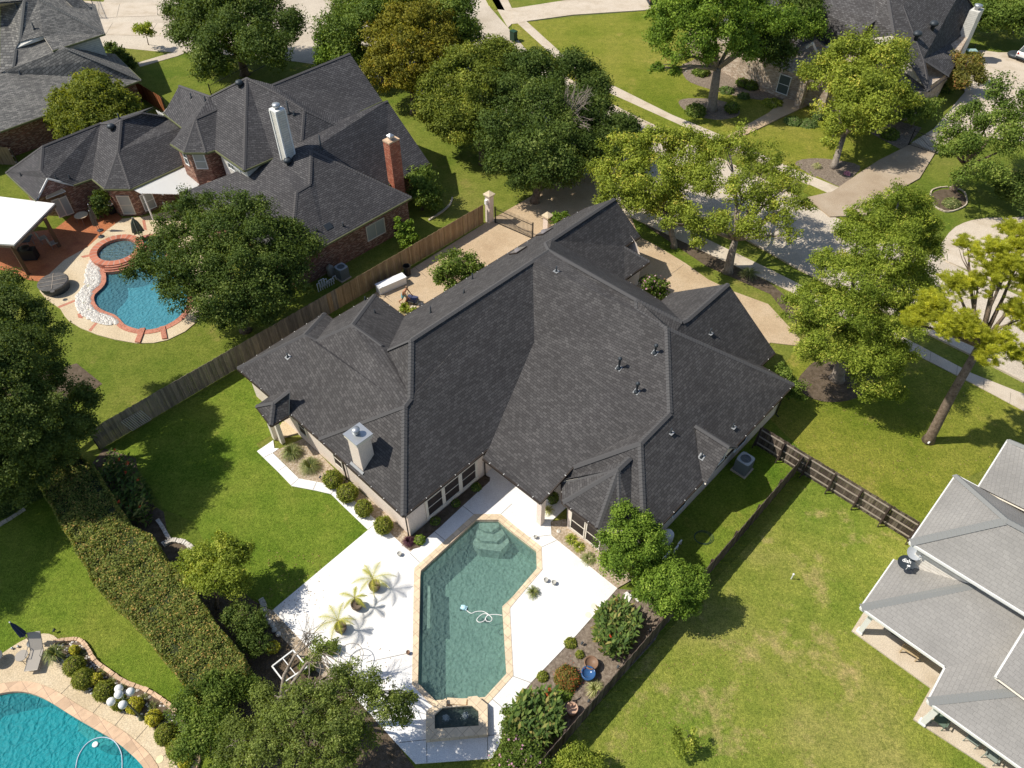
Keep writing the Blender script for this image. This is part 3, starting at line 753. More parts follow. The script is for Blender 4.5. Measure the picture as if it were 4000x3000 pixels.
sheet('pool_yard_lawn', [(0, 1900), (170, 1830), (700, 2590), (900, 3000), (950, 3200), (-900, 3200), (-900, 1900)], .012, 'lawn', [list(reversed(cat_world(T(0, 2250, [(-900, 1000), (-300, 900), (0, 690), (250, 530), (420, 500), (700, 550), (830, 740), (960, 840), (1100, 930), (1250, 980), (1400, 1070), (1530, 1180), (1650, 1320), (1745, 1510), (1700, 1800), (1500, 2000), (0, 2110), (-900, 2100)]), 2)))] )
sheet('front_lawn', [(2056, 86), (2520, 42), (2900, 20), (3100, 300), (3063, 400), (3000, 447), (2832, 538), (2624, 452), (2434, 357), (2357, 319), (2217, 233)], .012, 'lawn_f')
sheet('front_lawn_beside_walk', [(2850, 545), (3063, 457), (3150, 416), (3400, 500), (3497, 592), (3300, 700), (3230, 750), (3110, 690)], .012, 'lawn_f')
# ---- mulch, gravel and planting beds
sheet('east_bed', [(2411, 2300), (2640, 2330), (2560, 2500), (2110, 2990), (1960, 2990), (1955, 2900), (2000, 2761), (2072, 2670), (2249, 2485)], .03, 'mulch')
sheet('house_bed', T(1000, 1500, [(140, 590), (420, 470), (700, 760), (1350, 1310), (1390, 1450), (1330, 1455), (1150, 1290), (1000, 1150), (840, 1010), (700, 880), (530, 850), (370, 820), (300, 740)]), .03, 'gravel')
sheet('window_bed', [(1607, 2097), (1893, 1857), (1915, 1868), (1913, 1882), (1800, 1985), (1720, 2060), (1669, 2103), (1640, 2140), (1600, 2150)], .085, 'soil')
sheet('bay_bed', [(2154, 2094), (2154, 2040), (2210, 2030), (2220, 2065), (2345, 2155), (2480, 2260), (2411, 2300), (2348, 2250)], .08, 'gravel')
sheet('west_bed', [(407, 1752), (530, 1790), (560, 1950), (640, 2000), (660, 2120), (760, 2130), (800, 2200), (980, 2340), (1065, 2390), (1194, 2521), (1316, 2648), (1550, 2905), (1620, 3000), (1500, 3200), (900, 3200), (900, 2900), (700, 2500), (450, 2150), (330, 1850)], .02, 'soil')
sheet('gravel_strip', [(1020, 2370), (1065, 2385), (1316, 2645), (1300, 2680), (1180, 2570), (1060, 2450)], .03, 'gravel')
sheet('pine_bed', cat_world([(3110, 1500), (3180, 1560), (3280, 1570), (3370, 1540), (3420, 1460), (3330, 1380), (3200, 1400)], 3), .03, 'soil')
sheet('tree_ring_bed', cat_world([(2650, 400), (2690, 385), (2800, 390), (2880, 420), (2880, 455), (2790, 468), (2690, 440)], 3), .03, 'mulch')
sheet('front_bed', cat_world([(2665, 255), (2680, 310), (2760, 345), (2900, 380), (3060, 390), (3100, 300), (2900, 150), (2700, 240)], 3), .03, 'mulch')
sheet('corner_bed', cat_world([(3105, 640), (3160, 620), (3260, 625), (3360, 650), (3320, 700), (3275, 735), (3180, 690)], 3), .03, 'mulch')
sheet('gate_bed', [(3400, 520), (3500, 470), (3600, 500), (3530, 590)], .03, 'mulch')
sheet('driveway_bed', [(2520, 880), (2640, 960), (2760, 1040), (3010, 1150), (3120, 1290), (3180, 1250), (3000, 1100), (2760, 990), (2580, 900)], .02, 'soil')
sheet('corner_island_bed', cat_world([(3640, 760), (3690, 740), (3760, 760), (3770, 800), (3720, 825), (3660, 810)], 3), .03, 'soil')
# ---- street, kerbs, walks
far_k = [(600, -300), (1897, -40), (1915, 30), (1985, 110), (2063, 203), (2200, 300), (2330, 384), (2411, 425), (2502, 472), (2615, 524), (2860, 650), (3113, 775), (3240, 840), (3450, 930), (3665, 1003), (3778, 1062), (4000, 1165), (4500, 1400)]
near_k = [(4500, 1730), (4000, 1491), (3796, 1387), (3450, 1215), (3110, 1045), (2850, 900), (2500, 740), (2300, 640), (2080, 540), (1800, 430), (1560, 330), (1300, 262), (1150, 240), (900, 215), (600, 200), (300, 170)]
slab('street', far_k+near_k, .02, M_['street'])
def kerb(name, L, off, ks=2):
    W = cat_world(L, 2, False); mb = MB()
    for i in range(len(W)-1):
        a, b = W[i], W[i+1]; d = (b-a).normalized(); s = Vector((-d.y, d.x, 0))*off
        q = [a, b, b+s, a+s]; mb.prism(q, -.02, .14)
    return struct(mb.build(name, M_['walk']))
kerb('far_kerb', far_k[5:12], .16); kerb('near_kerb', near_k[1:9], .16)
slab('median_grass', T(2000, 0, [(0, 100), (50, 210), (440, 545), (830, 760), (1740, 1220), (1700, 1240), (1370, 1160), (1110, 1040), (900, 930), (730, 840), (140, 440), (0, 280)]), .1, M_['lawn_f'])
slab('corner_verge', T(3000, 750, [(360, 30), (300, 0), (420, -130), (560, -60), (650, -20), (580, 30), (500, 60), (420, 58)]), .1, M_['lawn_f'])
slab('corner_grass', T(1000, 0, [(1985, 0), (2010, 50), (2070, 85), (2150, 95), (2100, 0)]), .1, M_['lawn_f'])
slab('far_sidewalk', [(2000, 45), (2056, 86), (2217, 233), (2357, 319), (2434, 357), (2624, 452), (2832, 538), (2990, 615), (3120, 672), (3290, 742), (3270, 775), (3140, 715), (2960, 630), (2787, 551), (2389, 371), (2194, 252), (2022, 95)], .115, M_['walk'])
slab('near_sidewalk', [(2360, 745), (2600, 858), (2760, 935), (3000, 1050), (3300, 1200), (3583, 1347), (3796, 1460), (4000, 1541), (4500, 1780), (4500, 1880), (4000, 1608), (3809, 1505), (3579, 1387), (3290, 1240), (3000, 1098), (2750, 985), (2560, 895), (2340, 790)], .05, M_['walk'])
joints('sidewalk_joints', [((3583+i*52-0, 1347+i*27), (3579+i*52, 1387+i*27)) for i in range(-9, 9, 2)]+[((2100+i*62, 126+i*38.5+14), (2080+i*62, 148+i*38)) for i in range(0, 6)], .1195 if False else .0545)
slab('driveway_behind', T(2000, 0, [(0, 78), (40, 76), (520, 0), (1300, -60), (1300, 75), (1140, 95), (530, 135), (125, 190), (50, 210), (0, 215)]), .125, M_['walk'])
slab('corner_driveway', [(1897, -40), (1985, 110), (2000, 95), (2022, 95), (2000, 36), (1970, -30)], .1, M_['walk'])
slab('front_walk', [(2787, 551), (2832, 538), (3000, 445), (3065, 389), (3110, 360), (3180, 390), (3150, 416), (3063, 457), (2850, 560)], .12, M_['drive'])
slab('neighbour_driveway', [(3570, 560), (3650, 602), (3590, 700), (3480, 762), (3380, 845), (3240, 850), (3150, 775), (3250, 752), (3340, 690), (3430, 630)], .118, M_['drive_g'])
slab('rear_court', [(3827, 199), (3900, 208), (4100, 205), (4300, 500), (4000, 560), (3740, 520), (3660, 600), (3560, 560), (3646, 506), (3768, 362), (3740, 250)], .1, M_['walk'])
slab('right_driveway', cat_world([(3705, 913), (3760, 875), (3830, 858), (3920, 855), (4200, 880), (4300, 1250), (4000, 1150), (3778, 1055), (3665, 1000)], 2), .11, M_['walk'])
slab('driveway', [(1463, 1150), (1430, 1185), (1475, 1135), (1903, 868), (1985, 820), (2300, 640), (2440, 720), (2420, 760), (2470, 860), (2493, 925), (2574, 967), (2678, 1030), (2768, 1094), (2863, 1139), (3000, 1189), (3125, 1325), (3115, 1352), (3010, 1340), (2900, 1400), (2500, 1250), (2000, 1100), (1600, 1250)], .045, M_['drive'])
joints('driveway_joints', [((1620, 1045), (1668, 1085)), ((2618, 1075), (2672, 1035)), ((1480, 1140), (1530, 1180))], .0495, .03)
slab('top_driveway', T(0, 0, [(600, 0), (980, 25), (1600, 25), (1600, 130), (1010, 150), (860, 155), (780, 100), (700, 40)]), .05, M_['walk'])
slab('left_driveway', T(0, 0, [(800, 200), (1050, 195), (1500, 205), (1720, 240), (1700, 330), (1500, 315), (880, 302), (820, 250)]), .05, M_['walk'])
slab('garden_path', T(0, 0, [(1190, 545), (1510, 450), (1620, 405), (1640, 440), (1540, 485), (1210, 580)]), .05, M_['street'])
joints('drive_joints', [T(0, 0, [(1035, 40), (1010, 148)]), T(0, 0, [(1370, 30), (1360, 130)]), T(0, 0, [(975, 200), (915, 300)]), T(0, 0, [(1360, 200), (1290, 310)])], .0545, .04)
# ---- main pool
holed_slab('white_deck', DECK, [COP_O], .06, M_['deck'])
joints('deck_joints', [T(1000, 1500, [(1535, 1275), (1640, 1360)]), T(1000, 1500, [(1790, 1060), (1885, 1135)]), T(1000, 1500, [(1330, 1465), (1420, 1550)]), T(2000, 1500, [(150, 1330), (335, 1310)]), T(2000, 1500, [(255, 1415), (385, 1355)]), T(1000, 2250, [(950, 750), (1300, 675)]), T(1000, 2250, [(1240, 1443), (1470, 1418)]), T(1000, 2250, [(1475, 1420), (1478, 1618)]), T(1000, 2250, [(2000, 1385), (2003, 1560)]), T(1000, 2250, [(2005, 1380), (2130, 1375)]), T(1000, 2250, [(2040, 1065), (2150, 1160)]), T(2000, 2250, [(10, 870), (160, 925)]), T(1000, 1500, [(2115, 1130), (2212, 1040)]), T(2000, 2250, [(0, 640), (4, 870)])], .0645, .025)
WALK = T(1000, 1500, [(10, 585), (150, 490), (160, 560), (200, 560), (145, 600), (260, 710), (370, 820), (530, 850), (700, 885), (860, 1020), (1030, 1170), (1160, 1290), (1060, 1370), (970, 1265), (745, 1050), (650, 955), (520, 925), (310, 885), (190, 760)])
slab('garden_walk', WALK, .055, M_['deck'])
joints('walk_joints', [T(1000, 1500, q) for q in ([(70, 640), (145, 600)], [(195, 755), (260, 712)], [(305, 880), (370, 822)], [(495, 918), (525, 850)], [(650, 955), (700, 888)], [(755, 1050), (820, 1000)], [(875, 1160), (930, 1115)], [(965, 1265), (1030, 1215)])], .0595, .025)
mb = MB(); mb.ring(COP_O, POOL_W, .0, .085); struct(mb.build('pool_coping', M_['coping']))
def basin(name, W, depth, mw, mf, lvl, mwat, wname):
    mb = MB(); n = len(W)
    for i in range(n):
        a, b = W[i], W[(i+1) % n]
        mb.cur = 1; mb.face([(b.x, b.y, -.32), (a.x, a.y, -.32), (a.x, a.y, .04), (b.x, b.y, .04)])
        mb.cur = 0; mb.face([(b.x, b.y, -depth), (a.x, a.y, -depth), (a.x, a.y, -.32), (b.x, b.y, -.32)])
    mb.poly([(p.x, p.y, -depth) for p in W]); struct(mb.build(name, [M_[mf], M_[mw]]))
    mb = MB(); mb.poly([(p.x, p.y, lvl) for p in W]); o = mb.build(wname, mwat); struct(o); return o
WAT1 = water_mat('pool_water', (.6, .75, .72), (.19, .31, .285), .31, 3.2, .3)
WAT2 = water_mat('blue_water', (.55, .8, .86), (.14, .38, .45), .36, 3, .3)
WAT3 = water_mat('teal_water', (.35, .8, .83), (.04, .38, .42), .40, 3.4, .22)
basin('pool_basin', POOL_W, 1.5, 'coping', 'plaster', -.12, WAT1, 'pool_water')
# steps in the pool: three stacked ledges at the shallow end, a bench along the side, a swim-out
for k, (L, zt) in enumerate(((T(1000, 1500, [(1925, 1185), (2095, 1185), (2100, 1215), (2030, 1262), (1985, 1255), (1925, 1230)]), -.2), (T(1000, 1500, [(1915, 1185), (2110, 1185), (2150, 1265), (2080, 1330), (1950, 1320), (1895, 1280)]), -.42), (T(1000, 1500, [(1900, 1185), (2130, 1190), (2190, 1310), (2110, 1392), (1920, 1370), (1870, 1330)]), -.68))):
    slab('pool_step', L, zt, M_['step'], -1.49)
slab('pool_bench', T(1000, 2250, [(1478, 60), (1500, 60), (1500, 430), (1475, 430)]), -.3, M_['step'], -1.49)
slab('pool_ledge', T(1000, 2250, [(1940, 1050), (2163, 800), (2163, 850), (1980, 1050)]), -.5, M_['plaster'], -1.49)
M_['foam'] = mat('foam', (.35, .4, .4), .6)
# spa
spa = thing('spa', 'raised stone spa with dark water at the foot of the teal pool', 'spa', (sum(p.x for p in SPA_O)/len(SPA_O), sum(p.y for p in SPA_O)/len(SPA_O), 0))
spo = [Vector((p.x, p.y, 0)) for p in pxpoly([(1664, 2783), (1673, 2772), (1737, 2732), (1750, 2729), (1826, 2723), (1863, 2720), (1904, 2754), (1906, 2871), (1664, 2892)])]
sp_out = [at(x, y, .42) for x, y in ((1664, 2783), (1673, 2770), (1741, 2727), (1745, 2760), (1827, 2755), (1827, 2722), (1863, 2718), (1904, 2752), (1906, 2869), (1664, 2890))]
mb = MB(); mb.cur = 0
sw = SPA_W
o8 = [Vector((p.x, p.y, 0)) for p in (sp_out[0], sp_out[1], sp_out[3], sp_out[4], sp_out[6], sp_out[7], sp_out[8], sp_out[9])]
mb.ring(o8, sw, .0, .42); mb.build('stone_rim', M_['coping'], spa)
for tri in ((sp_out[1], sp_out[2], sp_out[3]), (sp_out[4], sp_out[5], sp_out[6])): mb = MB(); mb.prism(list(tri), 0, .421); mb.build('rim_corner', M_['coping'], spa)
mb = MB(); mb.poly([(p.x, p.y, .3) for p in sw]); mb.build('water', water_mat('spa_water', (.42, .48, .46), (.07, .09, .085), .35, 3, .5), spa)
mb = MB(); mb.poly([(p.x, p.y, .07) for p in sw]); mb.build('spa_floor', M_['plaster'], spa)
for i, (x, y) in enumerate(((1640, 1225), (1808, 1205))):
    p = at(1000+x/2.212, 2250+y/2.212, .3); leaf_obj('foam', np.array(p)+RNG.normal(size=(260, 3))*np.array((.07, .07, .01))+np.array((0, 0, .02)), RNG.normal(size=(260, 3))*.3+np.array((0, 0, 1)), .035, .9, M_['foam'], spa)
mb = MB(); mb.box(at(1784, 2742, .10), .95, .3, .18, (1, -.05, 0)); mb.build('spillway', M_['coping'], spa)
# ---- kidney pool of the brick house
C2 = inset(POOL2_W, -.45)
PAT2 = pxpoly(T(0, 750, [(345, 860), (400, 930), (520, 1010), (560, 1075), (600, 1120), (700, 1180), (850, 1240), (1000, 1280), (1180, 1311), (1330, 1308), (1450, 1282), (1600, 1210), (1690, 1135), (1800, 1000), (1900, 700), (1850, 300), (1660, 200), (1560, 150), (1240, 220), (1060, 235), (930, 330), (850, 400), (760, 480), (560, 590), (400, 740), (350, 800)]))
holed_slab('pool_patio', PAT2, [C2], .06, M_['patio'])
mb = MB(); mb.ring(C2, POOL2_W, 0, .09); struct(mb.build('brick_coping', M_['coping_b']))
basin('kidney_basin', POOL2_W, 1.4, 'darktile', 'plaster_b', -.1, WAT2, 'kidney_pool_water')
slab('stained_patio', T(0, 750, [(95, 690), (240, 760), (375, 782), (400, 740), (560, 590), (760, 480), (850, 400), (930, 330), (1060, 235), (900, 60), (700, 150), (480, 320), (260, 350), (0, 420), (-200, 480), (-200, 640)]), .05, M_['red_patio'])
mb = MB()
for q in ([(500, 995), (650, 935), (655, 950), (515, 1008)], [(765, 1200), (830, 1128), (848, 1135), (790, 1210)], [(1230, 250), (1255, 245), (1272, 335), (1245, 330)], [(700, 560), (825, 535), (828, 550), (720, 575)], [(670, 1058), (720, 1058), (718, 1098), (680, 1092)]):
    mb.poly([(p.x, p.y, .0645) for p in pxpoly(T(0, 750, q))])
struct(mb.build('brick_bands', M_['coping_b']))
mb = MB()
for q in ([(1170, 1305), (1215, 1190), (1262, 1185), (1215, 1312)], [(1385, 1178), (1430, 1168), (1450, 1275), (1405, 1280)]): mb.prism(pxpoly(T(0, 750, q)), 0, .16)
struct(mb.build('brick_spillways', M_['coping_b']))
# pebble bed: stones
PEB = T(0, 750, [(790, 590), (870, 610), (855, 680), (870, 760), (860, 810), (800, 850), (775, 930), (790, 1000), (850, 1050), (960, 1080), (1020, 1130), (1010, 1150), (900, 1150), (800, 1120), (700, 1060), (660, 980), (665, 900), (740, 810), (745, 700)])
sheet('pebble_ground', PEB, .065, 'gravel'); 
def stones(name, poly, n, r, z, m, kind='stuff', label=None, flat=.6):
    W = pxpoly(poly); mb = MB(); xs = [p.x for p in W]; ys = [p.y for p in W]; k = 0
    while k < n:
        p = Vector((random.uniform(min(xs), max(xs)), random.uniform(min(ys), max(ys)), 0))
        if not lies(p, W): continue
        k += 1; rr = r*random.uniform(.6, 1.3); a = random.random()*6.28
        c = p+VZ*(z+rr*flat*.4); q = [c+Vector((math.cos(a+t)*rr*random.uniform(.8, 1.2), math.sin(a+t)*rr*.75, 0)) for t in (0, 1.05, 2.1, 3.14, 4.2, 5.25)]
        top = c+VZ*rr*flat
        for i in range(6): mb.face([q[i], q[(i+1) % 6], top])
    o = mb.build(name, M_[m]); o['kind'] = kind
    if label: o['label'] = label
    return o
M_['pebble'] = speckle('river_pebble', [(.42, .38, .33), (.68, .65, .6), (.78, .76, .72)], [5, 30], .7, .3, .02)
stones('pebbles', PEB, 1500, .14, .06, 'pebble')
slab('boundary_strip', [(40, 1490), (150, 1560), (300, 1570), (400, 1500), (300, 1420)], .02, M_['soil'])
# circular spa of the kidney pool
sc2 = at(0+1010/2.212, 750+500/2.212, .45); rs = 1.55
sp2 = thing('round_spa', 'round brick rimmed spa beside the blue kidney pool', 'spa', (sc2.x, sc2.y, 0))
mb = MB(); mb.lathe((sc2.x, sc2.y, 0), [(2.02, -1.2), (2.02, .40), (2.06, .41), (2.06, .5), (1.5, .5), (1.5, .12)], 40); mb.build('brick_rim', [M_['coping_b']], sp2)
mb = MB(); mb.lathe((sc2.x, sc2.y, 0), [(1.5, -.1), (.85, -.1), (.8, -.4), (.02, -.4)], 32); mb.build('seat_ledge', M_['plaster_b'], sp2)
mb = MB(); mb.lathe((sc2.x, sc2.y, 0), [(1.5, .26), (.01, .261)], 40); mb.build('water', water_mat('spa_blue_water', (.6, .8, .82), (.25, .4, .42), .3, 3, .4), sp2)
mb = MB()
for k in range(3):
    a0, a1 = R(-95), R(20); rr = 2.06+.14*(k)
    pts = [(sc2.x+rr*math.cos(a0+(a1-a0)*i/14), sc2.y+rr*math.sin(a0+(a1-a0)*i/14)) for i in range(15)]; pt2 = [(sc2.x+(rr+.16)*math.cos(a0+(a1-a0)*i/14), sc2.y+(rr+.16)*math.sin(a0+(a1-a0)*i/14)) for i in range(15)]
    for i in range(14): mb.prism([pts[i], pts[i+1], pt2[i+1], pt2[i]], -.3, .42-.12*k)
mb.build('cascade_step', M_['coping_b'], sp2)
# ---- teal pool bottom left
C3 = inset(POOL3_W, -.5)
PAT3 = cat_world(T(0, 2250, [(-900, 1000), (-300, 880), (-100, 760), (0, 690), (100, 620), (250, 535), (380, 500), (470, 520), (520, 580), (530, 690), (560, 760), (620, 870), (750, 970), (830, 1060), (950, 1090), (1050, 1160), (1230, 1240), (1340, 1330), (1370, 1430), (1450, 1500), (1500, 1580), (1560, 1700), (1500, 2000), (0, 2110), (-900, 2100)]), 2)
holed_slab('teal_pool_patio', PAT3, [C3], .06, M_['drive'] if False else M_['patio'])
mb = MB(); mb.ring(C3, POOL3_W, 0, .09); struct(mb.build('flagstone_coping', M_['coping_p']))
basin('teal_basin', POOL3_W, 1.6, 'coping_p', 'plaster_t', -.1, WAT3, 'teal_pool_water')
slab('pool_seat', T(0, 2250, [(650, 1235), (850, 1350), (960, 1410), (930, 1440), (850, 1450), (760, 1410), (640, 1310)]), -.4, M_['plaster'], -1.59)
joints('patio_joints', [T(0, 2250, q) for q in ([(520, 1035), (610, 945)], [(800, 1195), (890, 1095)], [(990, 1305), (1085, 1190)], [(1175, 1420), (1280, 1300)], [(1350, 1600), (1450, 1540)])], .0645, .025)
BED3 = T(0, 2250, [(470, 575), (560, 760), (620, 870), (750, 970), (830, 1060), (950, 1090), (1050, 1160), (1230, 1240), (1340, 1330), (1370, 1430), (1450, 1500), (1500, 1580), (1540, 1700), (1680, 1660), (1740, 1510), (1715, 1430), (1645, 1320), (1525, 1185), (1400, 1075), (1245, 985), (1100, 935), (960, 845), (830, 745), (775, 650), (700, 565), (600, 560)])
sheet('poolside_bed', BED3, .07, 'soil')
stones('bed_pebbles', BED3, 350, .07, .07, 'pebble')
# ---- right-hand house slabs
slab('porch_slab', [(3325, 2467), (3400, 2350), (4000, 2560), (4100, 3100), (3985, 3085), (3565, 2812), (3633, 2690)], .1, M_['walk'])
# ------------------------------------------------------------------ main house
def AB(A, B, z): return ab(A, B, z)
house = thing('house', 'large single-storey cream stucco house with charcoal hip roofs between the driveway and the teal pool', 'house', ab(22, -20, 0))
E0 = 2.8
V = dict(a0=(926, 1437, E0), sg0=(1188, 1308, 4.3), sg1=(1267, 1222, E0), sg2=(1300, 1247, E0), sg3=(1235, 1331, 4.3), g0=(1375, 1268, 5.4), g1=(1463, 1150, E0), g2=(1580, 1236, E0), g3=(1515, 1366, 5.4), g4=(1490, 1351, 5.5),
 a6=(1606, 1326, 7.5), a7=(1603, 1555, 5.83), a8=(1580, 1585, 5.75), a1=(1245, 1712, E0), a2=(1576, 2015, E0), a3=(1911, 1748, E0), a4=(2087, 1335, 4.9), a5=(2081, 1017, 7.45),
 b0=(2145, 976, 7.45), b1=(2131, 949, 5.95), b2=(2156, 936, 5.87), b3=(2400, 775, 5.87), ne=(2501, 922, 3.68), ne1=(2438, 963, 3.62), ne2=(2538, 1021, 2.8), c1=(2440, 1091, E0), n0=(2289, 811, 3.3), n1=(2222, 848, 3.25), n2=(2222, 843, E0),
 r2a=(2488, 1170, 7.45), r2b=(2488, 1208, 7.1), d0=(2606, 1280, 7.08), up1=(2665, 1257, 6.4), c2=(2583, 1176, E0), ent0=(2685, 1248, 6.3), ent=(2845, 1108, 6.3), c2b=(2624, 1143, E0), er=(2898, 1205, 5.1), er1=(2925, 1203, 4.6), en=(3028, 1377, E0), en2=(2972, 1428, E0),
 vE=(2640, 1300, 6.2), e0=(3102, 1500, E0), e1=(2515, 2125, E0), d1=(2617, 1613, 5.28), d2=(2502, 1730, 5.2), f1=(2240, 1822, 3.5), h0=(2111, 1963, E0), h1=(1886, 1789, E0),
 y0=(2194, 1884, E0), y1=(2197, 1961, E0), y2=(2335, 2063, E0), y3=(2462, 2090, E0), p0=(2414, 1832, 4.45), p1=(2461, 1787, 4.45))
V['y3'] = ('ab', 19.9, -9.9, E0); V['hip_s'] = ('ab', 19.95, -9.3, E0); V['e1'] = ('ab', 19.95, -9.25, E0); V['y2'] = ('ab', 18.93, -11.6, E0)
V['yy'] = ('ab', 19.7, -10.9, E0)
faces = [['a0', 'a1', 'a8', 'a7', 'a6', 'g3', 'g4', 'g0', 'sg3', 'sg0'], ['a1', 'a2', 'a8'], ['a2', 'a3', 'a4', 'a5', 'a6', 'a7', 'a8'],
 ['a0', 'sg0', 'sg1'], ['sg0', 'sg3', 'sg2', 'sg1'], ['sg3', 'g0', 'g1', 'sg2'], ['g0', 'g4', 'g3', 'g2', 'g1'], ['g2', 'g3', 'a6', 'a5', 'b0', 'b1', 'b2', 'b3', 'n0', 'n1', 'n2'],
 ['b0', 'b1', 'b2', 'c1'], ['b2', 'b3', 'ne', 'ne1', 'ne2', 'c1'], ['b0', 'c1', 'c2', 'up1', 'r2a'], ['r2a', 'up1', 'vE', 'd0', 'r2b'], ['c2', 'c2b', 'ent', 'ent0', 'up1'], ['up1', 'ent0', 'ent', 'en', 'en2', 'vE'], ['d0', 'vE', 'en2', 'e0'],
 ['a5', 'b0', 'r2a', 'r2b', 'd0', 'd1', 'a4'], ['a4', 'd1', 'f1', 'h0', 'h1', 'a3'], ['d0', 'e0', 'e1', 'd2', 'd1'], ['d1', 'd2', 'f1'],
 ['f1', 'd2', 'e1', 'yy', 'y2', 'y1', 'y0']]
caps = [('sg0', 'sg3'), ('sg0', 'sg1'), ('a0', 'sg0'), ('sg3', 'g0'), ('g0', 'g1'), ('g0', 'g4'), ('g3', 'a6'), ('a6', 'a5'), ('a5', 'b0'), ('a6', 'a7'), ('a7', 'a8'), ('a8', 'a2'), ('a1', 'a8'), ('b0', 'b1'), ('b1', 'b2'), ('b2', 'b3'), ('b0', 'r2a'), ('r2a', 'r2b'), ('r2b', 'd0'), ('r2a', 'up1'), ('up1', 'ent0'), ('ent0', 'ent'), ('d0', 'e0'), ('d0', 'd1'), ('d1', 'd2'), ('d2', 'e1'), ('d2', 'f1'), ('ne1', 'ne2')]
eaves = [('a0', 'a1'), ('a1', 'a2'), ('a2', 'a3'), ('a0', 'sg1'), ('sg1', 'sg2'), ('sg2', 'g1'), ('g1', 'g2'), ('g2', 'n2'), ('n1', 'n0'), ('ne', 'ne1'), ('ne2', 'c1'), ('c1', 'c2'), ('c2', 'c2b'), ('en', 'en2'), ('en2', 'e0'), ('e0', 'e1'), ('h1', 'h0'), ('y0', 'y1'), ('y1', 'y2'), ('f1', 'y0'), ('h0', 'f1')]
HP = roof(house, V, faces, caps, eaves, 'sh_main', 'cap_main', 'gutter', .34, hang='white')
# bay roof (five-sided) rising over the lower roof
V2 = dict(y0=(2194, 1884, E0+.03), y1=(2197, 1961, E0+.03), y2=('ab', 18.9, -11.58, E0+.03), y3=('ab', 19.75, -10.7, E0+.03), p0=(2414, 1832, 4.75), p1=(2461, 1787, 4.75), back=('ab', 22.4, -10.9, 4.0), bl=(2205, 1872, 3.2), y4=('ab', 20.6, -10.55, 3.1))
roof(house, V2, [['y0', 'y1', 'p0'], ['y1', 'y2', 'p0'], ['y2', 'y3', 'p0'], ['p0', 'y3', 'y4', 'p1'], ['y0', 'p0', 'p1', 'bl']], [('y0', 'p0'), ('y1', 'p0'), ('y2', 'p0'), ('y3', 'p0'), ('p0', 'p1')], [('y1', 'y2')], 'sh_main', 'cap_main', 'gutter', .34, part='bay_roof', hang='white')
# porch roof at the west side
V3 = dict(L=(1000, 1585, E0+.1), c=(1057, 1661, E0-.02), r=(1128, 1622, E0), t=(1068, 1572, 3.55), k=(1130, 1525, 4.1), l2=(1050, 1549, E0+.05))
roof(house, V3, [['L', 'c', 't'], ['c', 'r', 'k', 't'], ['L', 't', 'k', 'l2']], [('c', 't'), ('t', 'k'), ('L', 't')], [('L', 'c'), ('c', 'r')], 'sh_main', 'cap_main', 'gutter', .3, part='porch_roof', hang='white')
# side gable
V4 = dict(k=(2773, 1672, 4.9), p=(2859, 1726, 4.55), l=(2780, 1828, E0+.05), r=(2888, 1719, 4.1), rb=(2876, 1745, E0+.3))
V4 = dict(k=('ab', 27.15, -11.3, 4.45), p=('ab', 27.15, -9.05, 4.45), l=('ab', 25.4, -9.05, E0), kl=('ab', 25.4, -9.4, E0), r=('ab', 28.9, -9.05, E0), kr=('ab', 28.9, -9.4, E0))
roof(house, V4, [['k', 'p', 'l', 'kl'], ['k', 'kr', 'r', 'p']], [('k', 'p')], [], 'sh_main', 'cap_main', 'gutter', .3, part='gable_roof')
mb = MB(); mb.face([ab(25.6, -9.3, E0-.1), ab(28.7, -9.3, E0-.1), ab(27.15, -9.3, 4.3)]); mb.build('gable', M_['stucco'], house)
window(house, ab(27.15, -9.28, 3.3), VA, .5, .7, 'screen', 'white', 0, VB, part='gable_window')
W1 = [(12.7, -35.5), (19.0, -35.6), (19.0, -34.9), (22.6, -34.9), (22.6, -31.45), (39.8, -31.35), (39.8, -28.6), (39.8, -24.2), (38.9, -24.2), (38.9, -23.9), (36.1, -23.9), (36.1, -20.2), (36.9, -20.0), (36.9, -12.0), (35.3, -12.0), (35.3, -9.65), (20.6, -9.65), (19.3, -11.6), (19.25, -13.8), (20.3, -14.7), (22.0, -15.0), (22.0, -19.9), (12.7, -19.9)]
walls(house, W1, 2.72, 'stucco')
# gables on the street side
mb = MB(); mb.face([ab(39.85, -30.6, 2.6), ab(39.85, -24.4, 2.6), ab(39.85, -24.9, 3.5), ab(39.85, -27.9, 5.6), ab(39.85, -30.6, 3.5)]); mb.build('gable', M_['stucco'], house); mb = MB(); mb.face([ab(36.95, -19.8, 2.6), ab(36.95, -12.1, 2.6), ab(36.95, -15.85, 6.0)]); mb.build('gable', M_['stucco'], house)
for A in (14.64, 15.95, 17.3): window(house, ab(A, -19.87, 1.36), VA, 1.08, 1.55, 'screen', 'trim', 1, VB)
for B in (-13.05, -11.95): window(house, ab(19.23, B, 1.3), VB, .9, 1.62, 'screen', 'trim', 1, -VA)
for B in (-25.0, -28.6): window(house, ab(12.68, B-1.2, 1.5), VB, .7, 1.3, 'screen', 'trim', 1, -VA)
for A in (24.0, 30.5): window(house, ab(A, -9.62, 1.5), VA, 1.2, 1.0, 'screen', 'white', 0, VB)
mb = MB()
for A in (14.02, 15.3, 16.62, 17.96): mb.box(ab(A, -19.84, 1.35), .14, .06, 2.1, VA)
mb.box(ab(15.95, -19.83, .42), 4.1, .07, .14, VA); mb.build('window_trim', M_['trim'], house)
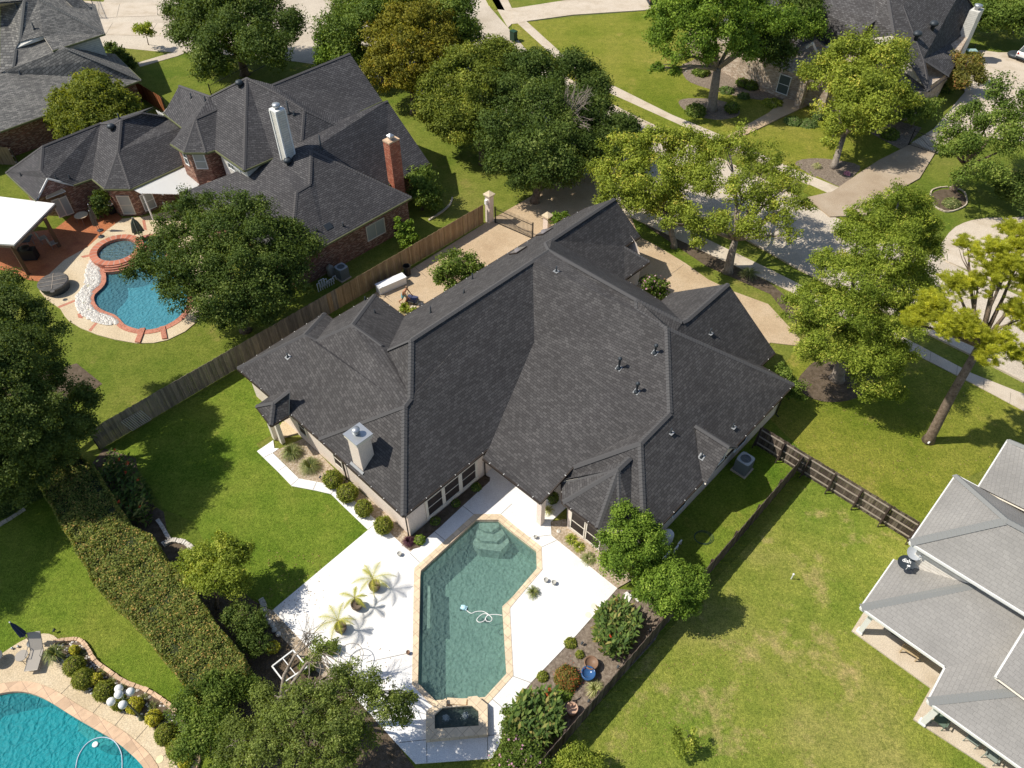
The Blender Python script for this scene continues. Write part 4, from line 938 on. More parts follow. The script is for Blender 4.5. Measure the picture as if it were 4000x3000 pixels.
# porch columns and slab, patio column
for x, y in ((1075, 1710), (1104, 1727)):
    c = at(x, y, .1); mb = MB(); mb.box((c.x, c.y, 1.4), .26, .26, 2.65); mb.build('column', M_['trim'], house)
mb = MB(); mb.prism([(p.x, p.y) for p in pxpoly(T(1000, 1500, [(135, 455), (180, 420), (230, 340), (300, 330), (400, 420), (345, 440), (235, 470), (215, 500), (160, 480)]))], 0, .14); mb.build('porch_floor', M_['patio'], house)
c = ab(18.45, -15.15, 0); mb = MB(); mb.box((c.x, c.y, 1.35), .34, .34, 2.6); mb.build('column', M_['stucco'], house)
mb = MB(); mb.prism([ab(*q) for q in ((18.35, -19.95), (22.1, -19.95), (22.1, -14.75), (18.35, -14.75))], 0, .073); mb.build('patio_floor', M_['deck'], house)
# doors under the covered patio
mb = MB(); mb.box(ab(21.98, -17.5, 1.1), 1.8, .06, 2.1, VB); mb.build('door', M_['glass'], house)
for p, o in ((ab(12.66, -19.95, 0), -VA), (ab(12.66, -25.6, 0), -VA), (ab(18.6, -19.86, 0), VB), (ab(35.2, -9.6, 0), VB), (ab(36.05, -23.95, 0), VB)): downspout(house, p, 2.65, o)
# chimney
ch = thing('chimney', 'cream stucco chimney with a metal cap rising from the left slope of the charcoal roof', 'chimney', ab(13.05, -23.85, 3))
ch.location = ab(13.05, -23.85, 3)
mb = MB(); mb.prism([ab(12.6, -24.3), ab(13.5, -24.3), ab(13.5, -23.4), ab(12.6, -23.4)], 2.9, 5.3); sh = mb.build('shaft', M_['stucco'], ch)
mb = MB(); mb.prism([ab(12.5, -24.42), ab(13.6, -24.42), ab(13.6, -23.3), ab(12.5, -23.3)], 5.28, 5.5, True, True); mb.build('crown', M_['trim'], ch)
mb = MB(); mb.prism([ab(12.47, -24.45), ab(13.63, -24.45), ab(13.63, -23.27), ab(12.47, -23.27)], 5.503, 5.54, True, True); mb.build('metal_cap', M_['galv'], ch)
c = ab(13.0, -23.92, 5.54); mb = MB(); mb.lathe(c, [(.15, 0), (.15, .12), (.21, .13), (.21, .34), (.23, .35), (.23, .4), (.02, .43)], 20); mb.build('flue_cap', M_['galv'], ch, True)
mb = MB(); mb.box(ab(12.5, -23.85, 3.0), 1.15, .16, .03, VB, (VZ-VA*.7)); mb.build('flashing', M_['flash'], ch)
ch.parent = house; ch.location = ch.location-house.location; ch.name = 'chimney'
for k in ('label', 'category'):
    if k in ch: del ch[k]
# vents
for (x, y, h, hd) in ((2173, 1060, .4, 0), (2417, 1438, .7, 1), (2558, 1378, .5, 1), (2486, 1530, .6, 1), (1125, 1395, .35, 0), (2774, 1302, .4, 0), (2620, 1690, .35, 0), (2863, 1668, .3, 0), (2740, 1785, .35, 0), (1683, 1222, .55, 0), (1846, 1090, .5, 0), (1813, 1145, .3, 0), (1427, 1172, .3, 0), (1465, 1222, .3, 0)):
    p, n = hit_roof(house, x, y); vent(house, p, h, .07 if hd else .045, hd, n if x > 2100 or x < 1200 else False)
for (x, y) in ((2025, 981), (2128, 908)):
    c, up = hit_roof(house, x, y); mb = MB(); mb.box(c+up*.04, 1.15, .95, .1, VA, up); sk = mb.build('skylight', M_['gutter'], house)
    mb = MB(); mb.box(c+up*.1, 1.0, .8, .03, VA, up); mb.ball(c+up*.06, .3, .12); mb.build('dome', mat('skylight_dome', (.22, .2, .2), .15, 0, .6), sk)
# ------------------------------------------------------------------ brick house
bh = thing('brick_house', 'two-storey red brick house with grey shingle hips behind the kidney pool', 'house', ab(27, -55, 0))
V = dict(l0=(1608, 770, 3.), l1=(1271, 956, 3.), l2=(1132, 1034, 3.), l3=(700, 755, 3.), lp=(1215, 586, 6.73), lq=(1210, 719, 5.53), lr=(1158, 750, 5.45), P=(963, 303, 9.5), hipb=(954, 665, 5.7), ra=(1081, 362, 9.0), rb=(1310, 488, 6.9), rb0=(1187, 427, 8.2),
 rc=(1335, 468, 6.85), rd=(1513, 393, 6.85), re=(1678, 637, 3.), rf=(1518, 721, 3.), val=(1068, 615, 5.7), v1=(1177, 552, 6.73), big1=(1063, 330, 9.2), big2=(1366, 208, 9.6), big3=(1493, 393, 6.95), up1=(700, 334, 6.6), up2=(640, 443, 5.5), up3=(710, 497, 5.7), jn=(820, 376, 7.9),
 upb=(840, 585, 5.7), tp=(765, 462, 7.3), tq=(848, 425, 7.4), t0=(665, 560, 5.7), t1=(720, 596, 5.7), t2=(805, 596, 5.7), t00=(690, 530, 5.7), bl=('ab', 24, -60, 3.0), bigb=('ab', 44, -60, 6.9), pk2=('ab', 26, -66, 5.7), pk3=('ab', 33, -66, 5.7), gg=('ab', 37.3, -58, 6.9), rfh=(1580, 753, 3.8))
faces = [['l0', 'l1', 'l2', 'lr', 'lq', 'lp'], ['re', 'rf', 'lp', 'v1', 'rb0', 'rb', 'rc', 'rd'], ['l2', 'l3', 'val', 'ra', 'rb0', 'v1', 'lp', 'lq', 'lr'], ['P', 'ra', 'val', 'hipb'], ['P', 'hipb', 'upb', 'tq', 'jn'], ['big1', 'big2', 'big3', 'rc'], ['P', 'ra', 'rb0', 'rb', 'rc', 'big1'],
 ['tp', 'tq', 'upb', 't2'], ['tp', 't2', 't1'], ['tp', 't1', 't0'], ['tp', 't0', 't00', 'up3'], ['tp', 'up3', 'jn', 'tq'], ['up1', 'up2', 'up3', 'jn']]
caps = [('lp', 'l0'), ('lp', 'lq'), ('lq', 'lr'), ('lr', 'l2'), ('P', 'hipb'), ('P', 'ra'), ('ra', 'rb0'), ('rb0', 'rb'), ('rb', 'rc'), ('rb0', 'v1'), ('rc', 'rd'), ('big1', 'big2'), ('tp', 'tq'), ('tp', 't2'), ('tp', 't1'), ('tp', 't0'), ('up1', 'jn'), ('jn', 'P')]
eav = [('l0', 'l1'), ('l1', 'l2'), ('l2', 'l3'), ('re', 'rf'), ('val', 'hipb'), ('hipb', 'upb'), ('upb', 't2'), ('t2', 't1'), ('t1', 't0'), ('big3', 'rc'), ('up2', 'up3')]
roof(bh, V, faces, caps, eav, 'sh_n', 'cap_n', 'gutter_g', .3)
# back slopes nobody sees from the air but which close the roof
roof(bh, dict(a=(1366, 208, 9.6), b=(1063, 330, 9.2), c=('ab', 30, -59, 6.2), d=('ab', 38.5, -59, 6.2), P=(963, 303, 9.5), u=(700, 334, 6.6), q=('ab', 27, -65, 3.4)), [['a', 'b', 'c', 'd'], ['b', 'P', 'c']], [], [], 'sh_n', 'cap_n', part='rear_roof')
V = dict(w0=(22, 674, 3.), w1=(140, 785, 3.), gp=(186, 698, 3.87), g1=(286, 722, 3.), e=(358, 697, 3.), y0=(409, 738, 3.), y1=(510, 738, 3.), yp=(461, 590, 4.8), r1=(551, 439, 6.06), r0=(472, 467, 6.09), k0=(392, 480, 5.28), k1=(166, 570, 5.24), k2=(159, 666, 4.25), se=(712, 646, 3.), kk=(705, 497, 4.69), h2=(665, 458, 4.9), back=(448, 482, 5.74), bk2=('ab', 19, -72, 3.0), bk1=('ab', 12, -70.6, 3.0), bk3=('ab', 26, -72, 3.))
faces = [['w0', 'w1', 'gp', 'k2', 'k1'], ['k1', 'k2', 'gp', 'g1', 'e', 'k0'], ['k0', 'e', 'y0', 'yp', 'r0', 'back'], ['yp', 'y0', 'y1'], ['r0', 'yp', 'y1', 'se', 'kk', 'h2', 'r1'], ['w0', 'k1', 'k0', 'back', 'r0', 'r1', 'bk3', 'bk2', 'bk1']]
caps = [('k1', 'k0'), ('k0', 'back'), ('back', 'r0'), ('r0', 'r1'), ('r1', 'h2'), ('r0', 'yp'), ('yp', 'y0'), ('yp', 'y1'), ('k1', 'w0'), ('k1', 'k2'), ('k2', 'gp')]
roof(bh, V, faces, caps, [('w0', 'w1'), ('g1', 'e'), ('e', 'y0'), ('y0', 'y1'), ('y1', 'se')], 'sh_n', 'cap_n', 'gutter_g', .3, part='wing_roof')
walls(bh, [(32.6, -42.75), (21.1, -42.75), (21.1, -44.6), (20.6, -50), (20.6, -55.8), (22.6, -56.2), (22.6, -61), (25, -66), (37.0, -58), (37.1, -45.8), (32.6, -45.7)], 2.9, 'brick')
walls(bh, [(23.1, -56.25), (22.1, -57.35), (22.1, -59.2), (24, -61), (28, -61), (28, -56.2)], 5.62, 'brick', 'turret_wall')
walls(bh, [(23.95, -51.75), (23.95, -55.7), (28, -56), (28, -51.75)], 5.62, 'siding', 'upper_wall')
walls(bh, [(29, -50.9), (36.6, -50.9), (36.6, -57.5), (29, -57.5)], 6.8, 'brick', 'upper_wall')
walls(bh, [(11.9, -66.8), (14.0, -64.55), (15.6, -64.5), (16.4, -63.9), (16.5, -61.9), (17.7, -60.7), (22.6, -60.8), (26, -66), (20, -71), (12.1, -70)], 2.9, 'brick', 'wing_wall')
mb = MB(); q0, q1, q2 = at(141, 785, 2.9), at(287, 722, 2.9), at(186, 698, 3.92); mb.face([q0+VB*-.15, q1+VB*-.15, q2+VB*-.15]); mb.build('gable', M_['brick'], bh)
mb = MB(); mb.bar(q0.lerp(q2, .12)-VZ*.02, q2+VZ*.0, .06, .14); mb.bar(q1-VZ*.02, q2+VZ*.0, .06, .14); mb.build('rake_board', M_['white'], bh)
def onw(px, py, B):
    d = FW*FPX + RT*(px-2000) - UP*(py-1500); t = B/(d[0]*DB[0]+d[1]*DB[1]); return Vector((d[0]*t, d[1]*t, H+d[2]*t))
def onwA(px, py, A):
    d = FW*FPX + RT*(px-2000) - UP*(py-1500); t = A/(d[0]*DA[0]+d[1]*DA[1]); return Vector((d[0]*t, d[1]*t, H+d[2]*t))
def wpx(px, py, a, b, w, h, pane, frame, mull=1, vert=False):
    p, e, n = ray_wall(px, py, ab(*a), ab(*b)); return window(bh, p, e, w, h, pane, frame, mull, n, vert=vert)
wpx(1467, 896, (32.6, -42.75), (21.1, -42.75), 1.75, 1.35, 'blind', 'trim', 0, True)
for (x, y) in ((230, 812), (259, 803)): wpx(x, y, (14.0, -64.55), (15.6, -64.5), .5, 1.6, 'blind', 'trim', 0)
p, e, n = ray_wall(218, 762, ab(14.0, -64.55), ab(15.6, -64.5)); mb = MB(); pts = [p+e*(.8*math.cos(t))+VZ*(.45*math.sin(t))+n*.04 for t in [math.pi*i/10 for i in range(11)]]; mb.poly(pts); fo = mb.build('arched_window', M_['blind'], bh)
mb = MB(); mb.tube(pts+[pts[0]], .035, 5); mb.build('frame', M_['white'], fo)
wpx(493, 800, (16.5, -61.9), (17.7, -60.7), .95, 1.75, 'blind', 'trim', 1)
wpx(578, 785, (17.7, -60.7), (20.4, -60.75), .95, 1.5, 'blind', 'white', 1)
wpx(783, 630, (22.1, -57.35), (23.1, -56.25), .85, 1.3, 'blind', 'white', 1); wpx(727, 617, (22.1, -59.2), (22.1, -57.35), .5, 1.2, 'glass', 'white', 1)
wpx(905, 650, (23.95, -51.75), (23.95, -55.7), .9, .5, 'glass', 'white', 0, True); wpx(930, 668, (23.95, -51.75), (23.95, -55.7), .8, .5, 'blind', 'white', 0)
# white-sided chimney
cw = thing('sided_chimney', '', '', (0, 0, 0)); cp_ = hit_roof(bh, 1126, 612)[0]; cz = cp_.z
q = [Vector((cp_.x, cp_.y, 0))+VA*(.4*i_)+VB*(.4*j_) for i_, j_ in ((-1, -1), (1, -1), (1, 1), (-1, 1))]; cq = Vector((cp_.x, cp_.y, 0))
cw.location = cp_; mb = MB(); mb.prism(q, cz-.6, cz+3.9); mb.build('shaft', M_['siding'], cw); mb = MB(); mb.prism([p+(p-cq)*.1 for p in q], cz+3.88, cz+4.02, True, True)
for p in q: mb.box((p.x, p.y, cz+1.75), .12, .12, 4.3)
mb.build('trim', M_['white'], cw); mb = MB(); mb.lathe(cq+VZ*(cz+4.02), [(.16, 0), (.16, .15), (.3, .16), (.3, .36), (.02, .4)], 16); mb.build('flue_cap', M_['galv'], cw, True)
def adopt(o, root):
    o.parent = root; o.location = o.location-root.location
    for k in ('label', 'category'):
        if k in o: del o[k]
adopt(cw, bh); cw.name = 'sided_chimney'
cb = thing('brick_chimney', '', '', ab(33.3, -44.9, 2)); q = [ab(32.9, -45.45), ab(33.95, -45.45), ab(33.95, -44.65), ab(32.9, -44.65)]
mb = MB(); mb.prism(q, 0, 6.75); mb.build('shaft', M_['chim'], cb); mb = MB(); mb.prism([p+(p-ab(33.42, -45.05))*.05 for p in q], 6.75, 6.88, True, True); mb.build('crown', M_['coping_p'], cb)
mb = MB(); mb.lathe(ab(33.4, -45.05, 6.88), [(.2, 0), (.2, .2), (.34, .22), (.34, .34), (.06, .5)], 4); mb.build('flue_cap', M_['galv'], cb); adopt(cb, bh); cb.name = 'brick_chimney'
for (x, y, z, h, r) in ((1129, 442, 7.6, 1.0, .07), (1149, 448, 7.4, .3, .06), (1255, 578, 5.9, 1.1, .06), (748, 382, 7.0, .4, .05), (803, 394, 7.3, .4, .05), (83, 686, 3.9, .3, .04), (220, 697, 4.2, .3, .04), (272, 695, 4.3, .3, .04), (1237, 900, 3.8, .3, .05), (1341, 882, 3.7, .3, .05), (467, 465, 6.0, .5, .06)):
    vent(bh, hit_roof(bh, x, y)[0], h, r, 0, False)
for (x, y, z) in ((938, 338, 8.9), (439, 507, 5.6), (1127, 641, 5.3)):
    mb = MB(); mb.lathe(hit_roof(bh, x, y)[0], [(.16, -.1), (.16, .2), (.3, .22), (.33, .36), (.25, .48), (.02, .54)], 14); mb.build('turbine_vent', M_['pipe'], bh, True)
mb = MB(); mb.box(hit_roof(bh, 1282, 885)[0], .6, .5, .14, VA, (VZ+VB*.8).normalized()); mb.build('roof_vent', M_['pipe'], bh)
# ------------------------------------------------------------------ weathered grey house top left
gh = thing('grey_house', 'two-storey house with weathered grey shingles in the top left corner', 'house', ab(18, -84, 0))
V = dict(e=(552, 312, 3.), w=(0, 513, 3.), w2=('ab', 6, -78, 3.), h=(375, 235, 5.0), h2=(258, 187, 6.1), d1=(168, 140, 6.2), d0=(60, 190, 5.7), v=(50, 262, 4.8), v0=(0, 285, 4.6), v00=('ab', 12, -90, 5.5), ee=('ab', 29, -86, 3.0))
roof(gh, V, [['e', 'w', 'w2', 'v00', 'v0', 'v', 'd0', 'd1', 'h2', 'h'], ['e', 'h', 'h2', 'ee']], [('e', 'h'), ('h', 'h2')], [('e', 'w'), ('e', 'ee')], 'sh_w', 'cap_w', 'gutter_g', .35)
V = dict(r=(410, 131, 6.), b=(205, 197, 6.), s=(168, 140, 6.6), d=(60, 190, 5.75), t=(93, 0, 9.), t2=(75, 163, 6.2), p=(150, -5, 8.9), pp=('ab', 22, -96, 9.5), l0=(0, 285, 4.65), l1=(50, 262, 4.9), l2=(0, 20, 8.0), l3=('ab', 14, -95, 9.), r2=('ab', 31, -92, 6.), wl=('ab', 8, -86, 6.))
roof(gh, V, [['r', 'b', 's', 't2', 't', 'p'], ['t', 't2', 'd', 'l1', 'l0', 'l2', 'l3'], ['p', 't', 'l3', 'pp'], ['r', 'p', 'pp', 'r2']], [('r', 'p'), ('t', 't2'), ('d', 'l1')], [('r', 'b')], 'sh_w', 'cap_w', 'gutter_g', .35, part='upper_roof')
V = dict(a=(368, 54, 5.9), b=(328, 68, 5.9), c=(255, 0, 7.4), d=(300, -20, 7.4)); roof(gh, V, [['a', 'b', 'c', 'd']], [('a', 'd')], [('a', 'b')], 'sh_w', 'cap_w', 'gutter_g', .3, part='side_roof')
walls(gh, [(27.4, -78.6), (6, -78.6), (6, -92), (28, -92)], 2.9, 'brick')
walls(gh, [(27.6, -84.2), (23.2, -84.2), (23.2, -90), (28, -92)], 5.9, 'siding', 'upper_wall')
mb = MB(); mb.face([at(59, 191, 5.7), at(75, 162, 6.15), at(169, 137, 6.6), at(171, 154, 6.2)]); mb.build('clerestory', M_['siding'], gh)
for (x, y, z, h) in ((67, 30, 8, .5), (134, 112, 7, .6), (80, 290, 4.6, .35)): vent(gh, hit_roof(gh, x, y)[0], h, .06, 0, False)
# ------------------------------------------------------------------ pale roofed house on the right
ph = thing('pale_roofed_house', 'cream sided house with pale shingle roofs and a columned back porch on the right edge', 'house', ab(30, 5, 0))
V = dict(mc=(3556, 2117, 5.2), mc1=(3735, 1855, 5.2), pk=(3936, 2031, 7.3), nt=(3820, 1900, 5.2), u0=(3939, 1718, 5.2), u2=('ab', 37.55, 8, 5.2), mr=('ab', 27.55, 16, 5.2), kr=('ab', 30, 16, 7.3), vr=('ab', 29.95, 3.9, 7.35))
V['k2'] = ('ab', 30.4, 16, 7.6); V['vv'] = ('ab', 33, 5.5, 7.2)
roof(ph, dict(V, z1=('ab', 33.2, 14, 5.2)), [['mc', 'pk', 'k2', 'mr'], ['mc', 'mc1', 'pk'], ['mc1', 'nt', 'k2', 'pk']], [('mc', 'pk'), ('mc1', 'pk'), ('pk', 'k2')], [('mc', 'mc1'), ('mc', 'mr'), ('mc1', 'nt')], 'sh_r', 'cap_r', 'white', .4)
V = dict(nt=('ab', 33.2, 1.95, 5.22), u0=(3939, 1718, 5.2), pk=('ab', 35.2, 7.5, 8.0), lo=('ab', 31.0, 9.5, 8.0), u1=('ab', 37.5, 14, 5.2), kk=('ab', 35.2, 14, 8.0))
roof(ph, V, [['nt', 'u0', 'pk', 'lo'], ['u0', 'u1', 'kk', 'pk']], [('u0', 'pk')], [('nt', 'u0')], 'sh_r', 'cap_r', 'white', .4, part='upper_roof')
V = dict(pc=(3364, 2372, 2.7), pt=('ab', 28.14, .68, 2.7), pk=('ab', 28.14, 4.1, 4.5), wr=('ab', 28.14, 7.5, 4.5), pc2=(3696, 2605, 2.7), ve=(3909, 2562, 3.47), c1=(3626, 2738, 2.7), c2=('ab', 22.2, 16, 2.7), c3=('ab', 26.0, 16, 4.4), h=('ab', 25.5, 8.4, 4.4))
roof(ph, V, [['pc', 'pt', 'pk'], ['pc', 'pk', 'wr', 've', 'pc2'], ['pc2', 've', 'h', 'c1'], ['c1', 'h', 'c3', 'c2'], ['ve', 'wr', 'h']], [('pc', 'pk'), ('c1', 'h')], [('pc', 'pt'), ('pc', 'pc2'), ('c1', 'pc2'), ('c1', 'c2')], 'sh_r', 'cap_r', 'white', .4, part='porch_roof')
V = dict(a=('ab', 24.4, 6.45, 4.15), b=('ab', 28.1, 6.5, 5.1), c=('ab', 28.1, 16, 5.15), d=('ab', 23.3, 16, 4.6)); roof(ph, V, [['a', 'b', 'c', 'd']], [], [('a', 'b')], 'sh_r', 'cap_r', 'white', .3, part='dormer_roof')
walls(ph, [(27.98, 1.25), (27.98, 16), (37, 16), (37, 2.4), (33, 2.4), (33, 1.25)], 5.1, 'cream_siding')
walls(ph, [(24.85, 6.9), (24.85, 16), (28.2, 16), (28.2, 3.4), (26.9, 3.4), (26.9, 6.9)], 2.65, 'cream_siding', 'porch_wall')
for (x, y) in ((3344, 2466), (3587, 2822)):
    c = at(x, y, .1)+VA*.12+VB*.14; mb = MB(); mb.box((c.x, c.y, 1.38), .24, .24, 2.5); mb.box((c.x, c.y, .16), .32, .32, .12); mb.build('column', M_['white'], ph)
# ------------------------------------------------------------------ house across the street
ah = thing('tan_brick_house', 'tan brick house with slate grey shingle roof across the street, mostly behind trees', 'house', ab(86, -24, 0))
V = dict(R=(3835, 72, 3.), a=(3713, 169, 3.), b=(3744, 228, 3.), c=(3705, 295, 3.), d=(3630, 354, 3.), e=(3606, 231, 4.8), f=(3528, 24, 7.8), g=(3472, -10, 8.4), h=(3496, 134, 6.4), i=(3756, -40, 6.8), j=(3650, -120, 8.6), k=(3330, -80, 8.4), l=(3420, 0, 7.7), m=(3415, 75, 6.8), n=(3346, 126, 5.6), o=(3226, 178, 3.3), q=(3190, 150, 4.0), s=(3060, 215, 3.), t=(3130, -10, 6.6), u=(2800, 100, 3.), w=(3000, -90, 6.6), x=(3350, 330, 3.), y=(3360, 150, 4.6), z=(3630, 354, 3.), aa=(3210, 178, 3.2))
roof(ah, V, [['f', 'e', 'c', 'b', 'a', 'R', 'i', 'j', 'g'], ['g', 'h', 'd', 'e', 'f'], ['g', 'm', 'n', 'y', 'x', 'd', 'h'], ['g', 'k', 'l', 'm'], ['k', 't', 'q', 'o', 'n', 'm', 'l'], ['t', 'w', 'u', 's', 'q']], [('g', 'h'), ('h', 'd'), ('f', 'e'), ('e', 'd'), ('e', 'c'), ('m', 'l'), ('m', 'n'), ('t', 'q'), ('i', 'R')], [('R', 'a'), ('c', 'd'), ('c', 'b'), ('o', 'n')], 'sh_far', 'cap_n', 'gutter', .5, part='roof')
mb = MB(); q0, q1, q2 = at(3226, 185, 3.2), at(3362, 150, 4.6), at(3346, 128, 5.4); mb.bar(q0, q2, .1, .28); mb.bar(q1, q2, .1, .28); q3, q4, q5 = at(3150, 186, 4.2), at(3190, 205, 3.2), at(3175, 169, 4.9); mb.bar(q3, q5, .1, .25); mb.bar(q4, q5, .1, .25); mb.build('rake_board', M_['white'], ah)
walls(ah, [(75.4, -32), (77, -24.5), (80, -20.2), (86, -20.0), (87, -20.1), (103, -23), (100, -34), (78, -46), (76, -38)], 2.9, 'stonebrick')
mb = MB(); 
for (x, y) in ((3115, 420), (3205, 430)): c = at(x, y, 0); mb.box((c.x, c.y, 1.6), .7, .7, 3.2)
a, b = at(3115, 420, 0), at(3205, 430, 0); mb.box(((a.x+b.x)/2, (a.y+b.y)/2, 3.2), (b-a).length+.7, .7, .6, (b-a).normalized()); mb.build('entry_arch', M_['stonebrick'], ah)
mb = MB(); c = at(3155, 395, 0)+VA*.9; mb.box((c.x, c.y, 1.1), 1.0, .08, 2.1, VB); mb.build('door', mat('maroon_door', (.1, .02, .02), .5), ah)
for (x, y, w) in ((3062, 330, 1.2), (2862, 300, 1.2), (2905, 300, 1.0)): window(ah, onwA(x, y, 75.3 if x > 3000 else 78), VB, w, 1.9, 'glass', 'white', 1, -VA)
cx = thing('street_chimney', '', '', ab(97.5, -22.3, 0)); q = [ab(97, -22.9), ab(98.6, -22.9), ab(98.6, -21.9), ab(97, -21.9)]; mb = MB(); mb.prism(q, 0, 5.6); mb.build('shaft', M_['siding'], cx); mb = MB(); mb.lathe(ab(97.8, -22.4, 5.6), [(.3, 0), (.3, .3), (.42, .32), (.42, .5), (.03, .55)], 14); mb.build('flue_cap', M_['galv'], cx, True); adopt(cx, ah); cx.name = 'sided_chimney'
for (x, y, z) in ((3640, 115, 5.6), (3576, 155, 5.3)):
    mb = MB(); mb.lathe(hit_roof(ah, x, y)[0], [(.2, -.1), (.2, .4), (.42, .45), (.45, .65), (.3, .8), (.02, .9)], 12); mb.build('turbine_vent', M_['pipe'], ah, True)
# ------------------------------------------------------------------ trees
GB = 'street trees along the road'
tree('oak_tree', 'large dark live oak on the grass behind the brick house near the top left', 'tree', 'oak', (958, 292), [(790, 90, 5, 105), (930, 50, 6, 125), (1080, 100, 5, 95), (880, 180, 4.6, 110), (1030, 200, 4.6, 95), (760, 140, 4.4, 75), (1110, 170, 4, 65), (830, 262, 3.4, 55), (700, 40, 5, 55), (860, -10, 6.4, 90), (1000, -10, 6.4, 90)], .45, dens=1.2)
tree('oak_tree', 'broad dark green tree behind the orange tinged tree beside the street', 'tree', 'dark' if False else 'green', (1500, 330), [(1330, 130, 5, 85), (1440, 90, 6, 95), (1600, 60, 6, 110), (1750, 80, 6, 95), (1820, 150, 4, 55), (1380, 30, 6, 80), (1520, -10, 6.5, 90), (1700, 10, 6, 90), (1360, 200, 4, 60), (1840, 110, 4, 35)], .4, dens=1.1)
tree('small_tree', 'lighter green small tree rising behind the tall gable of the brick house', 'tree', 'fol', (1330, 300), [(1300, 190, 3.4, 60), (1360, 225, 3, 55), (1400, 260, 2.4, 40), (1270, 235, 2.6, 35), (1410, 210, 3, 40)], .14)
tree('elm_tree', 'orange and yellow tinged tree between the brick house and the street', 'tree', 'orange', (1614, 445), [(1560, 120, 6, 115), (1680, 110, 6, 105), (1590, 220, 5, 120), (1710, 210, 4.6, 85), (1510, 270, 4, 70), (1620, 300, 3.6, 75), (1540, 330, 3, 50), (1480, 230, 4.4, 45), (1730, 150, 4.6, 60)], .28, dens=1.1, rck=.8)
tree('elm_tree', 'olive green tree with upright sprays right of the orange tinged tree', 'tree', 'olive', (1885, 640), [(1850, 260, 6.2, 100), (1950, 240, 6, 85), (1760, 330, 5.2, 100), (1880, 370, 5.2, 115), (1700, 430, 4.2, 75), (1790, 470, 4, 85), (1880, 470, 4, 80), (1720, 510, 3.2, 55), (1990, 310, 5, 60), (1960, 200, 6, 50)], .3, dens=1.5, rck=.8)
ok = tree('oak_tree', 'very dark wide oak with a bare grey dead branch near the driveway gate', 'tree', 'oak', (2090, 790), [(2080, 270, 6.4, 85), (2230, 260, 6.4, 60), (2290, 300, 5.6, 50), (2010, 380, 5.4, 95), (2120, 430, 5.6, 105), (1960, 530, 4.4, 85), (2080, 590, 4.4, 105), (2190, 540, 4.6, 85), (2320, 350, 5, 60), (2150, 670, 3.4, 80), (1950, 650, 3.6, 50), (2230, 650, 3.6, 55), (2290, 460, 4.4, 55), (2040, 690, 3, 50), (2180, 440, 5.4, 60), (2180, 620, 4, 60), (2150, 330, 5.8, 60), (2250, 400, 5.2, 55), (2270, 560, 4.2, 55), (2340, 420, 4.6, 50)], .35, dens=1.5)
mb = MB(); c0 = at(2222, 470, 5.2)
for i in range(34):
    up_ = i < 24; tip = at(2195+RNG.random()*125, 325+RNG.random()*80, 7.6) if up_ else at(2235+RNG.random()*85, 440+RNG.random()*60, 6.0)
    m1 = c0.lerp(tip, .5)+Vector(RNG.normal(size=3)*.22); mb.tube([c0, m1, tip], [.05, .03, .008], 5, False)
    for k in range(4):
        s0 = m1.lerp(tip, RNG.random()*.8); mb.tube([s0, s0+(tip-c0)*.16+Vector(RNG.normal(size=3)*.3)], [.016, .005], 4, False)
mb.build('dead_branch', M_['twig'], ok)
tree('oak_tree', 'small dark tree hanging over the kerb right of the dead branch', 'tree', 'oak', (2390, 620), [(2430, 490, 3.8, 55), (2370, 540, 3.6, 55), (2460, 540, 3.2, 42), (2340, 480, 4, 50), (2300, 600, 3.2, 55), (2400, 590, 2.8, 45)], .16, dens=1.4)
tree('pistache_tree', 'light green tree beside the street left of the forked one', 'tree', 'pist', (2632, 965), [(2450, 610, 5.4, 85), (2570, 570, 5.8, 85), (2700, 575, 5.8, 80), (2420, 730, 4.4, 70), (2560, 690, 5.2, 100), (2680, 700, 4.8, 90), (2500, 790, 3.8, 60), (2370, 800, 3.4, 42), (2620, 790, 3.8, 60), (2350, 660, 4.6, 40)], .24, GB, bark='bark_g', dens=.9, twigs=6, rck=.8)
tree('pistache_tree', 'light green tree with a forked grey trunk and open airy crown above the front driveway', 'tree', 'pist', (2842, 1062), [(2850, 590, 6.6, 100), (2980, 640, 6, 95), (3080, 720, 5.4, 70), (2760, 700, 5.8, 80), (2900, 760, 5.6, 100), (3060, 830, 4.6, 65), (2680, 850, 4.8, 60), (2790, 870, 4.8, 65), (2940, 900, 4.4, 65), (3090, 920, 3.8, 35), (2720, 950, 3.4, 40), (2990, 770, 5.2, 60), (2610, 870, 4.2, 35), (3150, 800, 4, 30)], .34, GB, bark='bark_g', dens=.5, twigs=14, cover=.4, rck=.8, hollow=.5)
tree('maple_tree', 'tall green tree standing in a round mulch ring across the street', 'tree', 'fol', (2778, 430), [(2650, 60, 9, 90), (2800, 30, 10, 115), (2590, 130, 7.6, 55), (2720, 140, 8, 85), (2850, 130, 8, 95), (2950, 70, 8, 95), (3060, 100, 7, 80), (3140, 60, 7, 60), (2900, 200, 6.4, 55), (2790, 215, 6.4, 55), (2650, 215, 6.6, 45), (2570, 268, 5.4, 26), (3160, 110, 6, 45), (2700, -30, 10, 80), (2900, -30, 10, 90), (2640, 280, 5, 26), (2560, 60, 8, 35)], .5, bark='bark_g', dens=.85, twigs=6, hollow=.55, rck=.85)
tree('dark_tree', 'dark tree close to the tan brick house behind the tall one', 'tree', 'oak', (3020, 330), [(3020, 140, 6, 90), (3110, 50, 7, 80), (2960, 200, 5, 60), (3060, 210, 4.6, 50), (3190, 40, 6, 50), (3180, 110, 5, 45)], .25)
